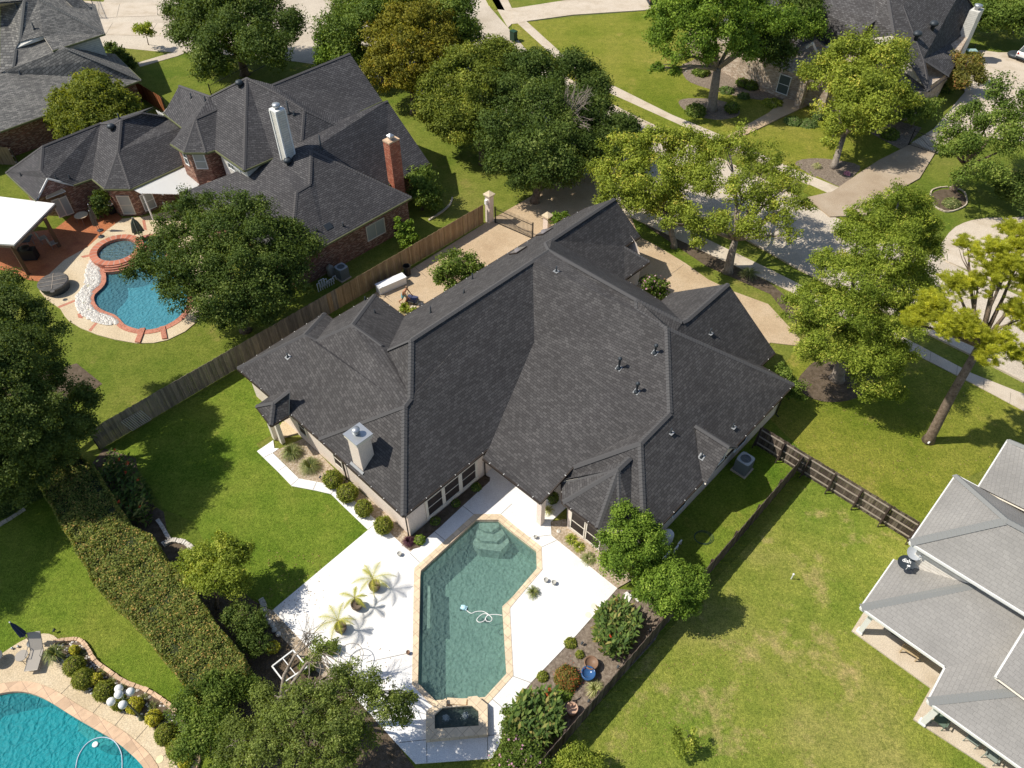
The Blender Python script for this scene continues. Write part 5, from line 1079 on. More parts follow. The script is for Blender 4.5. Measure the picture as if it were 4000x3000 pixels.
tree('maple_tree', 'full yellow green tree with a short bare trunk in front of the tan brick house', 'tree', 'pist', (3256, 655), [(3330, 220, 6.6, 85), (3430, 240, 6.6, 85), (3500, 210, 6, 50), (3240, 290, 5.6, 75), (3350, 330, 6, 95), (3480, 350, 5.4, 75), (3300, 420, 4.8, 80), (3410, 430, 4.8, 80), (3520, 380, 4.6, 55), (3250, 500, 3.8, 45), (3340, 490, 3.8, 50), (3240, 560, 3, 25), (3160, 290, 5, 35)], .3, bark='bark_g', dens=1.1)
tree('tree', 'bushy tree by the pale driveway on the right edge', 'tree', 'green', (3722, 745), [(3900, 400, 6.4, 75), (3980, 420, 6.4, 70), (3790, 460, 5.4, 65), (3900, 510, 5.4, 90), (3720, 540, 4.8, 55), (3800, 600, 4.8, 80), (3680, 590, 4.4, 30), (3770, 690, 3.6, 40), (3870, 680, 3.4, 50), (3990, 560, 5, 65)], .28, dens=.6)
tree('crape_myrtle', 'rust coloured crape myrtle at the corner of the tan brick house', 'tree', 'rust', (3760, 350), [(3760, 260, 2.6, 50), (3710, 240, 2.6, 32), (3800, 290, 2.2, 38), (3740, 310, 2, 40), (3800, 240, 2.4, 30)], .1)
tree('juniper', 'feathery leaning juniper beside the iron driveway gate across the street', 'shrub', 'green', (3560, 500), [(3580, 430, 1.8, 48), (3630, 410, 1.8, 35), (3540, 460, 1.4, 32)], .1)
tree('bald_cypress', 'tall conical bald cypress on the east lawn above a dark mulch circle', 'tree', 'cyp', (3268, 1480), [(3520, 760, 12, 45), (3570, 800, 11, 60), (3450, 830, 10.6, 80), (3620, 880, 9.6, 50), (3540, 880, 10.4, 85), (3350, 920, 9.4, 85), (3330, 840, 10, 28), (3480, 970, 9.6, 120), (3610, 960, 8.4, 60), (3270, 1050, 8.2, 90), (3400, 1090, 8.2, 130), (3540, 1120, 7.2, 105), (3190, 1180, 6.8, 95), (3310, 1220, 6.8, 130), (3470, 1240, 6.2, 130), (3110, 1260, 5.4, 60), (3590, 1060, 7, 60), (3230, 1330, 5, 110), (3380, 1370, 5, 120), (3500, 1380, 4.4, 75), (3180, 1390, 3.8, 55), (3420, 1470, 3.6, 90), (3500, 1530, 2.6, 40), (3390, 1540, 2.6, 45), (3080, 1180, 6, 30)], .42, bark='bark_g', dens=1.0, low=-.15, flat=.55, rck=.75, asp=.4)
tree('pine_tree', 'yellow green long needled pine with a tall bare leaning trunk on the right', 'tree', 'pine', (3625, 1722), [(3960, 900, 13, 50), (3990, 980, 12.6, 60), (3880, 1000, 12.4, 75), (3780, 970, 12, 45), (3930, 1070, 12, 70), (3730, 1110, 11, 55), (3820, 1120, 11, 60), (3600, 1230, 10, 65), (3690, 1270, 10, 65), (3560, 1260, 9.8, 35), (3790, 1280, 10, 65), (3890, 1340, 9.6, 60), (3980, 1250, 10, 70), (3990, 1400, 9, 40), (3850, 1400, 9, 40), (3640, 1180, 10.4, 50), (4030, 1130, 11.6, 70)], .3, dens=1.05, needle=1.5, rck=.8, hollow=.3, cover=.5, limbs=17, twigs=4)
tree('oak_tree', 'dark rounded live oak overhanging the kidney pool', 'tree', 'oak', (960, 1290), [(790, 800, 6, 75), (950, 830, 6.6, 85), (700, 870, 5.6, 85), (860, 910, 6.4, 105), (1010, 920, 6, 90), (1110, 900, 5.2, 50), (620, 990, 5, 80), (760, 1030, 5.6, 105), (920, 1040, 5.6, 115), (1080, 1020, 5, 90), (1180, 980, 4.2, 60), (555, 1060, 4.2, 48), (700, 1130, 4.6, 85), (850, 1160, 4.6, 105), (1000, 1130, 4.6, 95), (1150, 1080, 3.8, 65), (920, 1240, 3.6, 60), (1080, 1150, 3.4, 60), (1010, 1230, 3, 50)], .35, dens=1.05)
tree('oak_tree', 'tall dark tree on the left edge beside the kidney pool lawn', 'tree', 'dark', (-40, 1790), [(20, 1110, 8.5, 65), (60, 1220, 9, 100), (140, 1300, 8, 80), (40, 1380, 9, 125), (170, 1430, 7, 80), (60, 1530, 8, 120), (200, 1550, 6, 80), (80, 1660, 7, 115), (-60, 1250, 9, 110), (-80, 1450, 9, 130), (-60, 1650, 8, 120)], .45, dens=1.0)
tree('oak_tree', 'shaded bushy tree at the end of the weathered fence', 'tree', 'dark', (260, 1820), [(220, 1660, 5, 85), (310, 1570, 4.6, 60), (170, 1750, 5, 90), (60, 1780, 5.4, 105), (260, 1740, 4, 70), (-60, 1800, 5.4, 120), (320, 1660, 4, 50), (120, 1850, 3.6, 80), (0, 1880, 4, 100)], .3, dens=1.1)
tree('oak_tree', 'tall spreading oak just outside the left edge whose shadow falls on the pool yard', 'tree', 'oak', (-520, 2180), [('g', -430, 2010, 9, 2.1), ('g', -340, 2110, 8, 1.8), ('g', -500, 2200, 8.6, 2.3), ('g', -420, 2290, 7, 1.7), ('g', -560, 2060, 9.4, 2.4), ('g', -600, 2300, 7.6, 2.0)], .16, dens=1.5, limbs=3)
tree('round_tree', 'dense clipped dome shaped tree between the grey house and the brick house', 'tree', 'box', (365, 590), [(370, 400, 3.7, 98), (290, 420, 3.2, 78), (455, 420, 3.2, 72), (365, 350, 4.3, 75), (290, 480, 2.6, 72), (440, 480, 2.6, 72), (370, 480, 2.6, 80), (235, 450, 2.6, 42), (505, 460, 2.4, 38)], .2, dens=2.0, cover=.6, rck=.55, hollow=.85, low=-.8)
tree('sapling', 'spindly young tree alone on the sunlit grass at the top left', 'tree', 'ylw', (581, 176), [(560, 112, 2.5, 24), (586, 128, 2.0, 18), (538, 110, 2.2, 16), (572, 100, 2.6, 16)], .05, dens=.6)
tree('shrub', 'bushy green shrub at the foot of the tall red brick chimney', 'shrub', 'green', (1650, 820), [(1640, 690, 2.8, 38), (1662, 750, 2, 48), (1630, 770, 1.4, 36), (1680, 790, 1, 34)], .1)
tree('trained_shrub', 'narrow shrub trained as three upright columns against the brick wall', 'shrub', 'fol', (1600, 972), [(1553, 858, 2.4, 11), (1558, 885, 2, 14), (1565, 915, 1.4, 17), (1580, 945, .8, 20), (1577, 880, 2, 10), (1600, 865, 2.2, 11), (1600, 895, 1.7, 14), (1607, 925, 1.2, 18), (1622, 925, 1.1, 14), (1600, 955, .6, 20)], .06, dens=1.6)
tree('crape_myrtle', 'loose green crape myrtle beside the driveway court behind the dark roof', 'tree', 'green', (1795, 1150), [(1800, 1010, 2.9, 40), (1750, 1050, 2.4, 48), (1840, 1040, 2.4, 44), (1790, 1080, 1.8, 50), (1715, 1090, 1.6, 22), (1870, 1050, 2, 22), (1790, 1120, 1.2, 44)], .09, dens=.9, twigs=4, rck=.8)
tree('crape_myrtle', 'small crape myrtle with pink blooms in the angle of the front driveway', 'tree', 'green', (2575, 1185), [(2545, 1110, 1.9, 30), (2580, 1120, 1.6, 28), (2525, 1100, 1.8, 18), (2565, 1145, 1.1, 34)], .06, blooms=('pink', .035, 1.0))
tree('tree', 'bright green leafy tree in front of the bay windows at the pool corner', 'tree', 'fol', (2530, 2330), [(2440, 2015, 3.8, 45), (2520, 2050, 3.7, 42), (2420, 2080, 3.6, 60), (2500, 2110, 3.6, 72), (2370, 2130, 3.2, 48), (2450, 2180, 3.0, 75), (2540, 2160, 3.0, 52), (2400, 2210, 2.4, 48), (2500, 2240, 2.0, 50), (2560, 2090, 3.2, 30)], .12, dens=1.15, rck=.8)
tree('round_shrub', 'rounded evergreen shrub spilling over the fence at the pool corner', 'shrub', 'fol', (2585, 2425), [(2630, 2280, 2.9, 75), (2560, 2290, 2.5, 62), (2700, 2290, 2.7, 58), (2610, 2340, 2.1, 58), (2680, 2350, 2.1, 52), (2510, 2310, 1.9, 30), (2640, 2240, 3, 40)], .12, dens=1.7, hollow=.8, rck=.6)
tree('shrub', 'golden yellow shrub at the right end of the clipped hedge', 'shrub', 'ylw', (850, 2375), [(880, 2140, 3.2, 45), (800, 2180, 2.8, 55), (900, 2215, 2.8, 62), (730, 2190, 2.2, 38), (830, 2260, 2.2, 65), (925, 2290, 1.8, 50), (960, 2150, 2.6, 28), (860, 2100, 3, 25), (760, 2240, 1.8, 45)], .1, dens=1.0, rck=.8)
el = tree('elm_tree', 'sprawling tree with tangled bare twigs overhanging the white deck at the bottom', 'tree', 'elm', (1090, 2790), [(1270, 2530, 4.6, 48), (1360, 2640, 5.2, 55), (1300, 2710, 5.4, 85), (1420, 2680, 5, 70), (1490, 2740, 4.8, 75), (1200, 2770, 5.4, 95), (1340, 2820, 5.4, 95), (1100, 2800, 5, 80), (1030, 2720, 4.4, 50), (1220, 2890, 4.8, 105), (1400, 2880, 4.4, 70), (1060, 2910, 4.4, 90), (1560, 2760, 4.2, 50), (1610, 2720, 4, 28), (940, 2850, 4, 65), (930, 2950, 3.8, 75), (1160, 2980, 4.4, 90), (1330, 2960, 4.2, 80), (1590, 2800, 3.8, 30)], .22, bark='bark_g', dens=.8, twigs=30, cover=.4, rck=.8, hollow=.4)
mb = MB(); b = at(1090, 2790, .3)
mb.tube([b, at(1110, 2640, 2.2), at(1150, 2560, 3), at(1255, 2480, 4)], [.16, .1, .07, .025], 7)
for i in range(26):
    s0 = at(1150+RNG.random()*100, 2560-RNG.random()*60, 3.2); mb.tube([s0, at(1180+RNG.random()*60, 2470+RNG.random()*30, 4.1), at(1140+RNG.random()*140, 2390+RNG.random()*110, 4.6)], [.018, .012, .005], 4, False)
mb.build('bare_limb', M_['bark_g'], el, True)
for (nm, lb, kd, bp, Lb) in (
 ('shrub', 'olive toned bush filling the bottom edge left of the overhanging tree', 'green', (830, 2960), [(760, 2760, 2, 80), (860, 2700, 2, 75), (820, 2850, 2.2, 90), (900, 2980, 2, 90), (760, 2900, 1.8, 70), (950, 2680, 1.6, 50)]),
 ('shrub', 'dark evergreen bush between the golden shrub and the rock row', 'oak', (960, 2450), [(930, 2400, 1.4, 45), (1000, 2440, 1.2, 45), (960, 2480, 1.2, 45), (1010, 2510, 1.0, 40)]),
 ('young_tree', 'thin young tree casting a lacy shadow on the dry grass at the lower right', 'ylw', (2700, 2905), [(2690, 2870, 1.1, 32), (2650, 2900, 1, 24), (2710, 2915, .9, 24), (2640, 2860, 1, 22), (2660, 2945, .8, 18)]),
 ('shrub', 'yellow tipped shrub poking up at the bottom edge below the dark fence', 'ylw', (2260, 3040), [(2280, 2970, 1.4, 50), (2220, 2980, 1.2, 40), (2330, 2985, 1.2, 34), (2190, 2985, 1, 24), (2280, 3040, 1, 50)]),
 ('shrub', 'dark leafy shrub against the east corner of the charcoal roofed house', 'green', (3080, 1560), [(3070, 1470, 2.0, 36), (3100, 1510, 1.6, 34), (3050, 1450, 2, 24), (3100, 1550, 1, 30)]),
 ('shrub', 'round green shrub poking above the gutter beside the skylights', 'fol', (2180, 900), [(2190, 850, 1.6, 26), (2165, 865, 1.4, 20), (2215, 848, 1.4, 14)])):
    tree(nm, lb, 'tree' if 'tree' in nm else 'shrub', kd, bp, Lb, .05 if 'young' not in nm else .03, dens=.35 if 'young' in nm else 1.0)
# row of dark hedge trees at the top right and far background greenery
tree('hedge_trees', 'tall dark evergreen screen behind the right-hand lawn at the top right', 'tree', 'green', (3950, 130), [(3780, 10, 3.5, 50), (3850, 40, 3.4, 60), (3930, 60, 3.4, 62), (4000, 80, 3.4, 62), (3900, -20, 4, 70), (4020, 0, 4, 80)], .2, dens=1.4)
tree('crape_myrtle', 'dark shrub mass at the right edge beside the pale driveway', 'shrub', 'oak', (3960, 790), [(3930, 740, 1.6, 40), (3990, 720, 2, 50), (4040, 790, 2, 60), (3890, 700, 1.6, 30)], .08)
tree('shrub', 'climbing shrub in the shaded corner of the brick wing', 'shrub', 'oak', (395, 850), [(392, 770, 1.9, 24), (400, 800, 1.4, 26), (390, 825, .8, 26)], .05, dens=1.4)
for i, (x, y, r, lb) in enumerate(((455, 215, 26, 'dark bushes along the white side wall of the grey house'), (490, 245, 26, 'low dark bush at the corner of the grey house path'))):
    tree('bush', lb, 'shrub', 'oak', (x, y+15), [(x, y, 1, r), (x-22, y-25, 1, r*.8), (x+20, y+15, .8, r*.7)], .05, dens=1.4)
# ------------------------------------------------------------------ shrubs and beds
def hedge(name, label, cat, kind, L, h, leaf_k=1.0, n=None, group=None, cover=1.6):
    W = pxpoly(L); cx = sum(p.x for p in W)/len(W); cy = sum(p.y for p in W)/len(W); root = thing(name, label, cat, (cx, cy, 0), group)
    W2 = inset(W, .22); mb = MB(); mb.prism(W2, 0, h-.2); mb.build('branches', mat(name+'_core', (.03, .04, .015), .95), root)
    leaf = .15*leaf_k; xs = [p.x for p in W]; ys = [p.y for p in W]; A = abs(sum(W[i].x*W[(i+1) % len(W)].y-W[(i+1) % len(W)].x*W[i].y for i in range(len(W))))/2
    k = int(A*cover*2.2/(leaf*leaf*.3)); X = RNG.uniform(min(xs), max(xs), k*4); Y = RNG.uniform(min(ys), max(ys), k*4)
    ins = np.zeros(len(X), bool); j = len(W)-1
    for i in range(len(W)):
        c = ((W[i].y > Y) != (W[j].y > Y)) & (X < (W[j].x-W[i].x)*(Y-W[i].y)/(W[j].y-W[i].y+1e-12)+W[i].x); ins ^= c; j = i
    X, Y = X[ins][:k], Y[ins][:k]; bumpz = .13*np.sin(X*2.1+1)*np.sin(Y*1.7)+.09*np.sin(X*5.3)*np.cos(Y*4.7)
    P = np.stack([X, Y, h+bumpz-.28*RNG.random(len(X))**1.6], 1); N = RNG.normal(size=P.shape)*.55+np.array([0, 0, 1.])
    Ps, Ns = [P], [N]
    for i in range(len(W)):
        a, b = W[i], W[(i+1) % len(W)]; d = (b-a); Lg = d.length; kk = int(Lg*h*cover*2/(leaf*leaf*.3)); t = RNG.random(kk)
        nrm = np.array([d.y, -d.x, 0])/Lg; ar = sum(W[q].x*W[(q+1) % len(W)].y-W[(q+1) % len(W)].x*W[q].y for q in range(len(W))); nrm = nrm if ar > 0 else -nrm
        Q = np.stack([a.x+d.x*t, a.y+d.y*t, RNG.random(kk)*h], 1)+nrm*(.05*np.sin(t*Lg*3)[:, None]-.12*RNG.random((kk, 1))); Ps.append(Q); Ns.append(nrm+RNG.normal(size=Q.shape)*.6+np.array([0, 0, .4]))
    P = np.concatenate(Ps); leaf_obj('foliage', P, np.concatenate(Ns), leaf*(.7+.6*RNG.random(len(P))), .5, L_[kind], root, np.clip(RNG.random(len(P))**1.3, 0, 1)); return root
hedge('hedge', 'long clipped hedge with reddish tips running down to the bottom left', 'hedge', 'hedge', [(150, 1850), (320, 1800), (420, 1900), (520, 2060), (560, 2130), (640, 2160), (690, 2260), (760, 2300), (830, 2420), (900, 2520), (990, 2620), (1000, 2700), (930, 2740), (860, 2860), (780, 2750), (690, 2640), (580, 2500), (430, 2360), (300, 2130), (220, 1990)], 2.0, .82)
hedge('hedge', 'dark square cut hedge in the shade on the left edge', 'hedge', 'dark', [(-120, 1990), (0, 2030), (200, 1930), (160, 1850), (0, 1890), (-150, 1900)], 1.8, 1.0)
BX = 'round clipped bushes along the cream wall'
for (x, y, r, lb) in ((1300, 1872, 38, 'round clipped bush beside the grass clumps, first along the cream wall'), (1357, 1925, 41, 'largest round clipped bush, second along the cream wall'), (1420, 1985, 34, 'round clipped bush, third along the cream wall from the grass clumps'), (1498, 2052, 36, 'round clipped bush nearest the house corner by the deck')):
    shrub('round_bush', lb, 'bush', 'box', (x, y), r, group=BX, hz=1.0)
BX2 = 'dark green globe shrubs beside the teal pool'
GX2 = 'golden globe shrubs beside the teal pool'
for (x, y, r, lb) in ((290, 2602, 40, 'dark globe shrub next to the potted palm by the lounger'), (325, 2652, 41, 'dark globe shrub second from the lounger'), (408, 2700, 40, 'dark globe shrub just above the globe lamp post'), (465, 2745, 30, 'dark globe shrub right under the white lamp globes'), (648, 2868, 42, 'dark globe shrub below the last lamp side golden bush'), (692, 2925, 40, 'dark globe shrub lowest in the poolside row')):
    shrub('globe_shrub', lb, 'bush', 'box', (x, y), r, group=BX2, hz=.95, lump=.03)
for (x, y, r, lb) in ((376, 2653, 22, 'small golden bush between two dark globes'), (524, 2755, 32, 'golden bush behind the lamp post'), (600, 2805, 31, 'golden bush at the foot of the lamp post'), (722, 2975, 26, 'golden bush lowest in the poolside row'), (292, 2540, 18, 'small golden bush by the white pebbles')):
    shrub('golden_shrub', lb, 'bush', 'gold', (x, y), r, group=GX2, hz=.7, lump=.1)
for (x, y, lb) in ((1142, 1775, 'spiky ornamental grass clump nearer the porch columns'), (1213, 1828, 'spiky ornamental grass clump nearer the round bushes')):
    tuft('grass_clump', lb, 'plant', 'grassy', (x, y), 50, 420, .03, .8, 'grass clumps in the gravel bed')
tuft('purple_shrub', 'dark purple spiky shrub at the house corner by the deck', 'plant', 'purple', (1598, 2120), 30, 300, .03, .45)
shrub('small_shrub', 'small green shrub beside the purple one at the house corner', 'bush', 'fol', (1640, 2108), 22, hz=.45)
for (x, y, r, lb) in ((1700, 2035, 20, 'low fern in the narrow bed under the first window'), (1780, 1965, 18, 'low fern in the narrow bed under the middle window'), (1860, 1900, 22, 'low dark plants in the narrow bed under the last window')):
    shrub('fern', lb, 'plant', 'green', (x, y), r, hz=.35, group='ferns under the three dark windows')
canna('canna_bed', 'tall canna stand with orange tinged leaves midway along the dark fence', [(2340, 2400), (2420, 2370), (2490, 2430), (2480, 2500), (2430, 2590), (2360, 2570), (2320, 2490)], 1.3, n=1300, leaf=.4, bloom=('red', 2))
canna('canna_bed', 'broad canna stand at the bottom of the bed right of the spa', [(2020, 2760), (2130, 2720), (2190, 2790), (2190, 2880), (2110, 2930), (2020, 2900), (1985, 2830)], 1.3, n=1500, leaf=.42, bloom=('red', 3))
canna('canna_bed', 'shaded canna clump with scattered red flowers between the hedge and the lawn', [(400, 1880), (470, 1800), (530, 1820), (560, 1900), (610, 1960), (590, 2060), (520, 2060), (460, 1980)], 1.6, n=1200, leaf=.42, bloom=('red', 9))
tree('rose_bush', 'bush with pink flowers at the bottom end of the fence bed', 'shrub', 'green', (2040, 3000), [(1990, 2880, 1.4, 30), (2010, 2940, 1.4, 52), (2080, 2960, 1.2, 52), (1960, 2970, 1.2, 36), (2100, 3010, 1, 50), (2010, 3020, 1.2, 60)], .05, blooms=('pink', .018, 1.2), dens=1.4)
tree('rose_bush', 'low scruffy bush edging the white deck right of the spa', 'shrub', 'green', (1990, 2880), [(1990, 2790, .9, 24), (1985, 2840, .9, 26)], .04, dens=1.4)
shrub('flowering_mound', 'reddish green mound of small flowers in the mulch bed', 'plant', 'rust', (2218, 2645), 52, hz=.6, lump=.1)
leaf_obj('blossom', np.array(at(2218, 2640, .55))+RNG.normal(size=(160, 3))*np.array((.35, .35, .04)), sphere_pts(160), .05, .9, L_['red'], sc.objects['flowering_mound'])
shrub('ground_cover', 'bright green low mound below the reddish one in the mulch bed', 'plant', 'fol', (2205, 2705), 36, hz=.2)
tuft('striped_grass', 'cream striped grass clump beside the blue pot', 'plant', 'straw', (2325, 2695), 42, 220, .035, .45)
tuft('spider_plant', 'spiky potted plant on the white deck beside the pool angle', 'plant', 'grassy', (2082, 2318), 32, 140, .03, .55)
for (x, y, r, lb) in ((2228, 2510, 26, 'trailing plant on the deck edge, uppermost'), (2120, 2640, 24, 'trailing plant on the deck edge, middle one'), (2050, 2710, 22, 'trailing plant on the deck edge nearest the lower canna stand'), (2265, 2555, 18, 'small green plant in the mulch by the spotlight')):
    shrub('edging_plant', lb, 'plant', 'box', (x, y), r, hz=.25, group='trailing plants along the white deck edge')
for (x, y, r, lb, kd) in ((2232, 2110, 22, 'yellow green strap plants under the bay window, upper group', 'ylw'), (2262, 2140, 22, 'yellow green strap plants under the bay window, middle group', 'ylw'), (2300, 2185, 26, 'dry looking strap plants under the bay window, lower group', 'grassy')):
    tuft('strap_plant', lb, 'plant', kd, (x, y), r*1.35, 190, .04, .35, 'strap plants under the bay window')
for (x, y, r, lb) in ((2720, 425, 40, 'dark shrub left of the tall tree trunk in the round bed'), (2860, 420, 30, 'shadowed shrub right of the tall tree trunk')):
    shrub('bed_shrub', lb, 'bush', 'green', (x, y), r, hz=1.0, group='shrubs in the round mulch bed')
for (x, y, r, kd, lb) in ((2740, 275, 34, 'green', 'shrub in the curved bed beside the white rocks'), (2935, 330, 26, 'green', 'dark ball shrub under the first window of the tan brick house'), (2900, 322, 24, 'green', 'dark ball shrub left of the first window'), (2840, 350, 30, 'blue', 'pale ground juniper at the curved bed edge'), (2905, 372, 24, 'blue', 'small pale ground juniper further right'), (3020, 400, 40, 'ylw', 'yellow green juniper left of the front walk'), (3100, 470, 36, 'blue', 'spreading pale juniper right of the front walk'), (3160, 478, 36, 'blue', 'long low juniper edging the lawn right of the front walk'), (3200, 450, 30, 'blue', 'taller juniper by the arched entry'), (3480, 520, 34, 'green', 'dark shrub by the corner of the tan brick house'), (3700, 340, 30, 'green', 'dark shrub below the rust coloured tree'), (3190, 655, 22, 'straw', 'flax clump in the corner mulch bed')):
    if kd == 'straw': tuft('flax', lb, 'plant', 'straw', (x, y), r, 120, .06, .6)
    else: shrub('juniper_shrub', lb, 'bush', kd, (x, y), r, hz=.8 if kd == 'green' else .45, lump=.15)
shrub('purple_flowers', 'small purple flowers in the corner mulch bed across the street', 'plant', 'pink', (3310, 676), 14, hz=.3)
tuft('flax', 'green strappy plant under the forked tree', 'plant', 'grassy', (2925, 1072), 46, 140, .05, .5)
shrub('small_shrub', 'grey green mound inside the white edged island bed', 'bush', 'grassy', (3720, 790), 34, hz=.6)
for (x, y) in ((347, 1120), (333, 1188), (343, 1216)):
    pass
for (x, y, lb) in ((348, 1120, 'uppermost grass tuft in the white pebbles'), (333, 1187, 'middle grass tuft in the white pebbles'), (345, 1217, 'lowest grass tuft in the white pebbles')):
    tuft('pebble_grass', lb, 'plant', 'straw', (x, y), 12, 60, .02, .25, 'grass tufts in the pebble bed')
# liriope edging the poolside bed
for k, (x, y, lb) in enumerate(((322, 2555, 'by the white pebbles'), (400, 2632, 'behind the second dark globe'), (440, 2665, 'above the lamp post'), (480, 2690, 'left of the lamp globes'), (565, 2730, 'right of the lamp globes'), (600, 2760, 'behind the lamp foot golden bush'), (640, 2820, 'above the fifth dark globe'), (690, 2850, 'right of the fifth dark globe'), (715, 2890, 'above the lowest dark globe'), (740, 2930, 'right of the lowest dark globe'))):
    tuft('border_grass', 'dark border grass '+lb, 'plant', 'grassy' if False else 'grassy', (x, y), 26, 90, .02, .35, 'border grass behind the globe shrubs')
shrub('potted_shrub', 'yellow leafed plant in a square box near the white table frame', 'plant', 'gold', (1068, 2528), 26, hz=.5)
for (x, y, r, kd, lb) in ((1010, 2440, 34, 'green', 'leafy bush beside the row of white rocks'), (610, 2200, 30, 'green', 'dark shrub beside the curved stone edging'), (640, 2290, 30, 'oak', 'dark shrub left of the golden bush'), (1200, 2600, 30, 'green', 'weedy bush inside the white frame'), (1290, 2530, 24, 'fol', 'leafy tuft at the deck edge')):
    shrub('bed_bush', lb, 'bush', kd, (x, y), r, hz=.8, lump=.2)
tree('myrtle', 'leafy corner shrub where the porch gravel meets the court', 'shrub', 'ylw', (1600, 1225), [(1585, 1205, .5, 20), (1610, 1215, .4, 18)], .03)
# ------------------------------------------------------------------ fences
zf = 1.83
picket_fence('wood_fence', 'long weathered cedar fence, tan where it borders the driveway', ab(3.4, -38.7), ab(37.3, -38.7), zf, 'wood', VB)
f = sc.objects['wood_fence']; 
for c in f.children:
    if c.name.startswith('pickets'):
        c.data.materials.append(M_['wood_tan']); lim = 21.5
        for p in c.data.polygons:
            q = c.data.vertices[p.vertices[0]].co; A = q.x*DA[0]+q.y*DA[1]+3.4
            if A > lim+math.sin(A*7)*.6: p.material_index = 1
picket_fence('wood_fence', 'dark stained fence between the pool bed and the dry lawn', ab(5.5, -6.25), ab(32.0, -6.25), 1.6, 'wood_dark', VB, rail_m='wood_post')
picket_fence('wood_fence', 'fence with pale rails and braced posts beside the right-hand lawn', ab(32.15, -9.2), ab(32.1, .75), 1.75, 'wood_dark', VA, brace=True, posts=1.65)
picket_fence('wood_fence', 'low shaded fence at the far left below the grey house', at(-60, 640), at(70, 645), 1.8, 'wood_tan', -VA)
picket_fence('wood_fence', 'reddish gate fence between the grey house and the brick house', at(535, 372), at(650, 445), 1.8, 'red_fence' if 'red_fence' in M_ else 'wood_tan', -VA)
def iron_fence(name, label, a, b, h, cat='fence', part='bars', sp=.13, arch=0):
    a, b = Vector(a), Vector(b); root = thing(name, label, cat, a); d = (b-a); L = d.length; u = d.normalized(); mb = MB()
    n = int(L/sp)
    for i in range(n+1):
        t = i/n; p = a+d*t; hh = h+arch*math.sin(math.pi*t); mb.bar(p+VZ*.08, p+VZ*hh, .02)
    mb.build(part, M_['black'], root); mb = MB(); mb.bar(a+VZ*.12, b+VZ*.12, .04); mb.bar(a+VZ*(h-.2), b+VZ*(h-.2), .04); 
    if cat == 'gate':
        pts = [a+d*(i/20)+VZ*(h*.5+.25*math.sin(2*math.pi*i/20)) for i in range(21)]; mb.tube(pts, .02, 5)
    mb.build('rails', M_['black'], root); mb = MB()
    for p in (a, b): mb.box(p+VZ*(h/2), .09, .09, h+.1, u)
    mb.build('gate_post' if cat == 'gate' else 'post', M_['black'], root); return root
iron_fence('iron_gate', 'black iron driveway gate beside the cream pillar', at(1935, 872), at(2080, 935), 1.6, 'gate', arch=.15)
iron_fence('iron_gate', 'dark iron gate across the shaded driveway over the street', at(3548, 568), at(3650, 603), 1.7, 'gate')
iron_fence('iron_fence', 'black iron fence under the live oak behind the brick house', at(826, 372), at(1045, 255), 1.2, sp=.2)
iron_fence('iron_gate', 'open iron gate beside the top left driveway', at(355, 0), at(383, 72), 1.6, 'gate')
iron_fence('iron_gate', 'small black side gate against the end of the brick wall', ab(30.9, -42.6), ab(31.9, -41.8), 1.5, 'gate')
def pillar(label, p, h, w, lamp=True):
    r = thing('gate_pillar', label, 'pillar', p, 'cream gate pillars'); p = Vector(p); mb = MB(); mb.box(p+VZ*(h/2), w, w, h); mb.build('shaft', M_['stucco'], r)
    mb = MB(); q = w*.75; mb.box(p+VZ*(h+.05), w+.2, w+.2, .12); c = [p+VA*(q*i)+VB*(q*j)+VZ*(h+.112) for i, j in ((-1, -1), (1, -1), (1, 1), (-1, 1))]
    for i in range(4): mb.face([c[i], c[(i+1) % 4], p+VZ*(h+.3)])
    mb.build('cap', M_['patio'], r)
    if lamp: mb = MB(); mb.box(p+VZ*(h-.5)-VA*(w/2+.12), .22, .22, .4); mb.build('lantern', M_['white'], r)
    return r
pillar('cream pillar with a lantern at the end of the tan fence', ab(37.85, -38.5), 2.6, .5)
pillar('cream pillar mostly hidden behind the dark roof beside the gate', at(2136, 912), 1.7, .5, False)
# ------------------------------------------------------------------ edging stones
def edging(name, label, cat, path, w, h, m='rock', ln=.38, z=.02, group=None):
    W = cat_world(path, 4, False); mb = MB(); acc = 0; last = W[0]
    for i in range(len(W)-1):
        a, b = W[i], W[i+1]; L = (b-a).length; k = max(int(L/ln+.5), 1); u = (b-a).normalized()
        for j in range(k):
            c = a.lerp(b, (j+.5)/k); uu = (u+Vector((random.gauss(0, .06), random.gauss(0, .06), 0))).normalized(); hh = h*random.uniform(.8, 1.15); mb.box(c+VZ*(z+hh/2), L/k-.02, w*random.uniform(.85, 1.1), hh, uu)
    o = mb.build(name, M_[m]); tag(o, label, cat, group); return o
edging('stone_edging', 'wavy sandstone edging behind the globe shrubs', 'edging', T(0, 2250, [(470, 578), (600, 558), (700, 563), (775, 648), (830, 740), (960, 840), (1100, 932), (1250, 983), (1400, 1072), (1530, 1182), (1650, 1320), (1720, 1430), (1745, 1510), (1690, 1670)]), .2, .18, 'coping_p')
edging('stone_edging', 'curved stone edging beside the golden shrub', 'edging', T(0, 1500, [(1365, 1180), (1400, 1230), (1440, 1300), (1470, 1350)]), .2, .15, 'rock')
edging('stone_edging', 'arched row of pale blocks round a shaded pocket', 'edging', T(0, 1500, [(1410, 1400), (1470, 1365), (1550, 1365), (1620, 1390), (1680, 1450)]), .28, .18, 'rock')
edging('stone_edging', 'grey block edging near the left corner of the white deck', 'edging', [(1022, 2345), (1033, 2370), (1030, 2395)], .3, .2, 'rock')
edging('stone_edging', 'straight kerb along the shaded pool yard at the left edge', 'edging', [(-40, 2075), (30, 2035), (100, 1990)], .2, .12, 'walk')
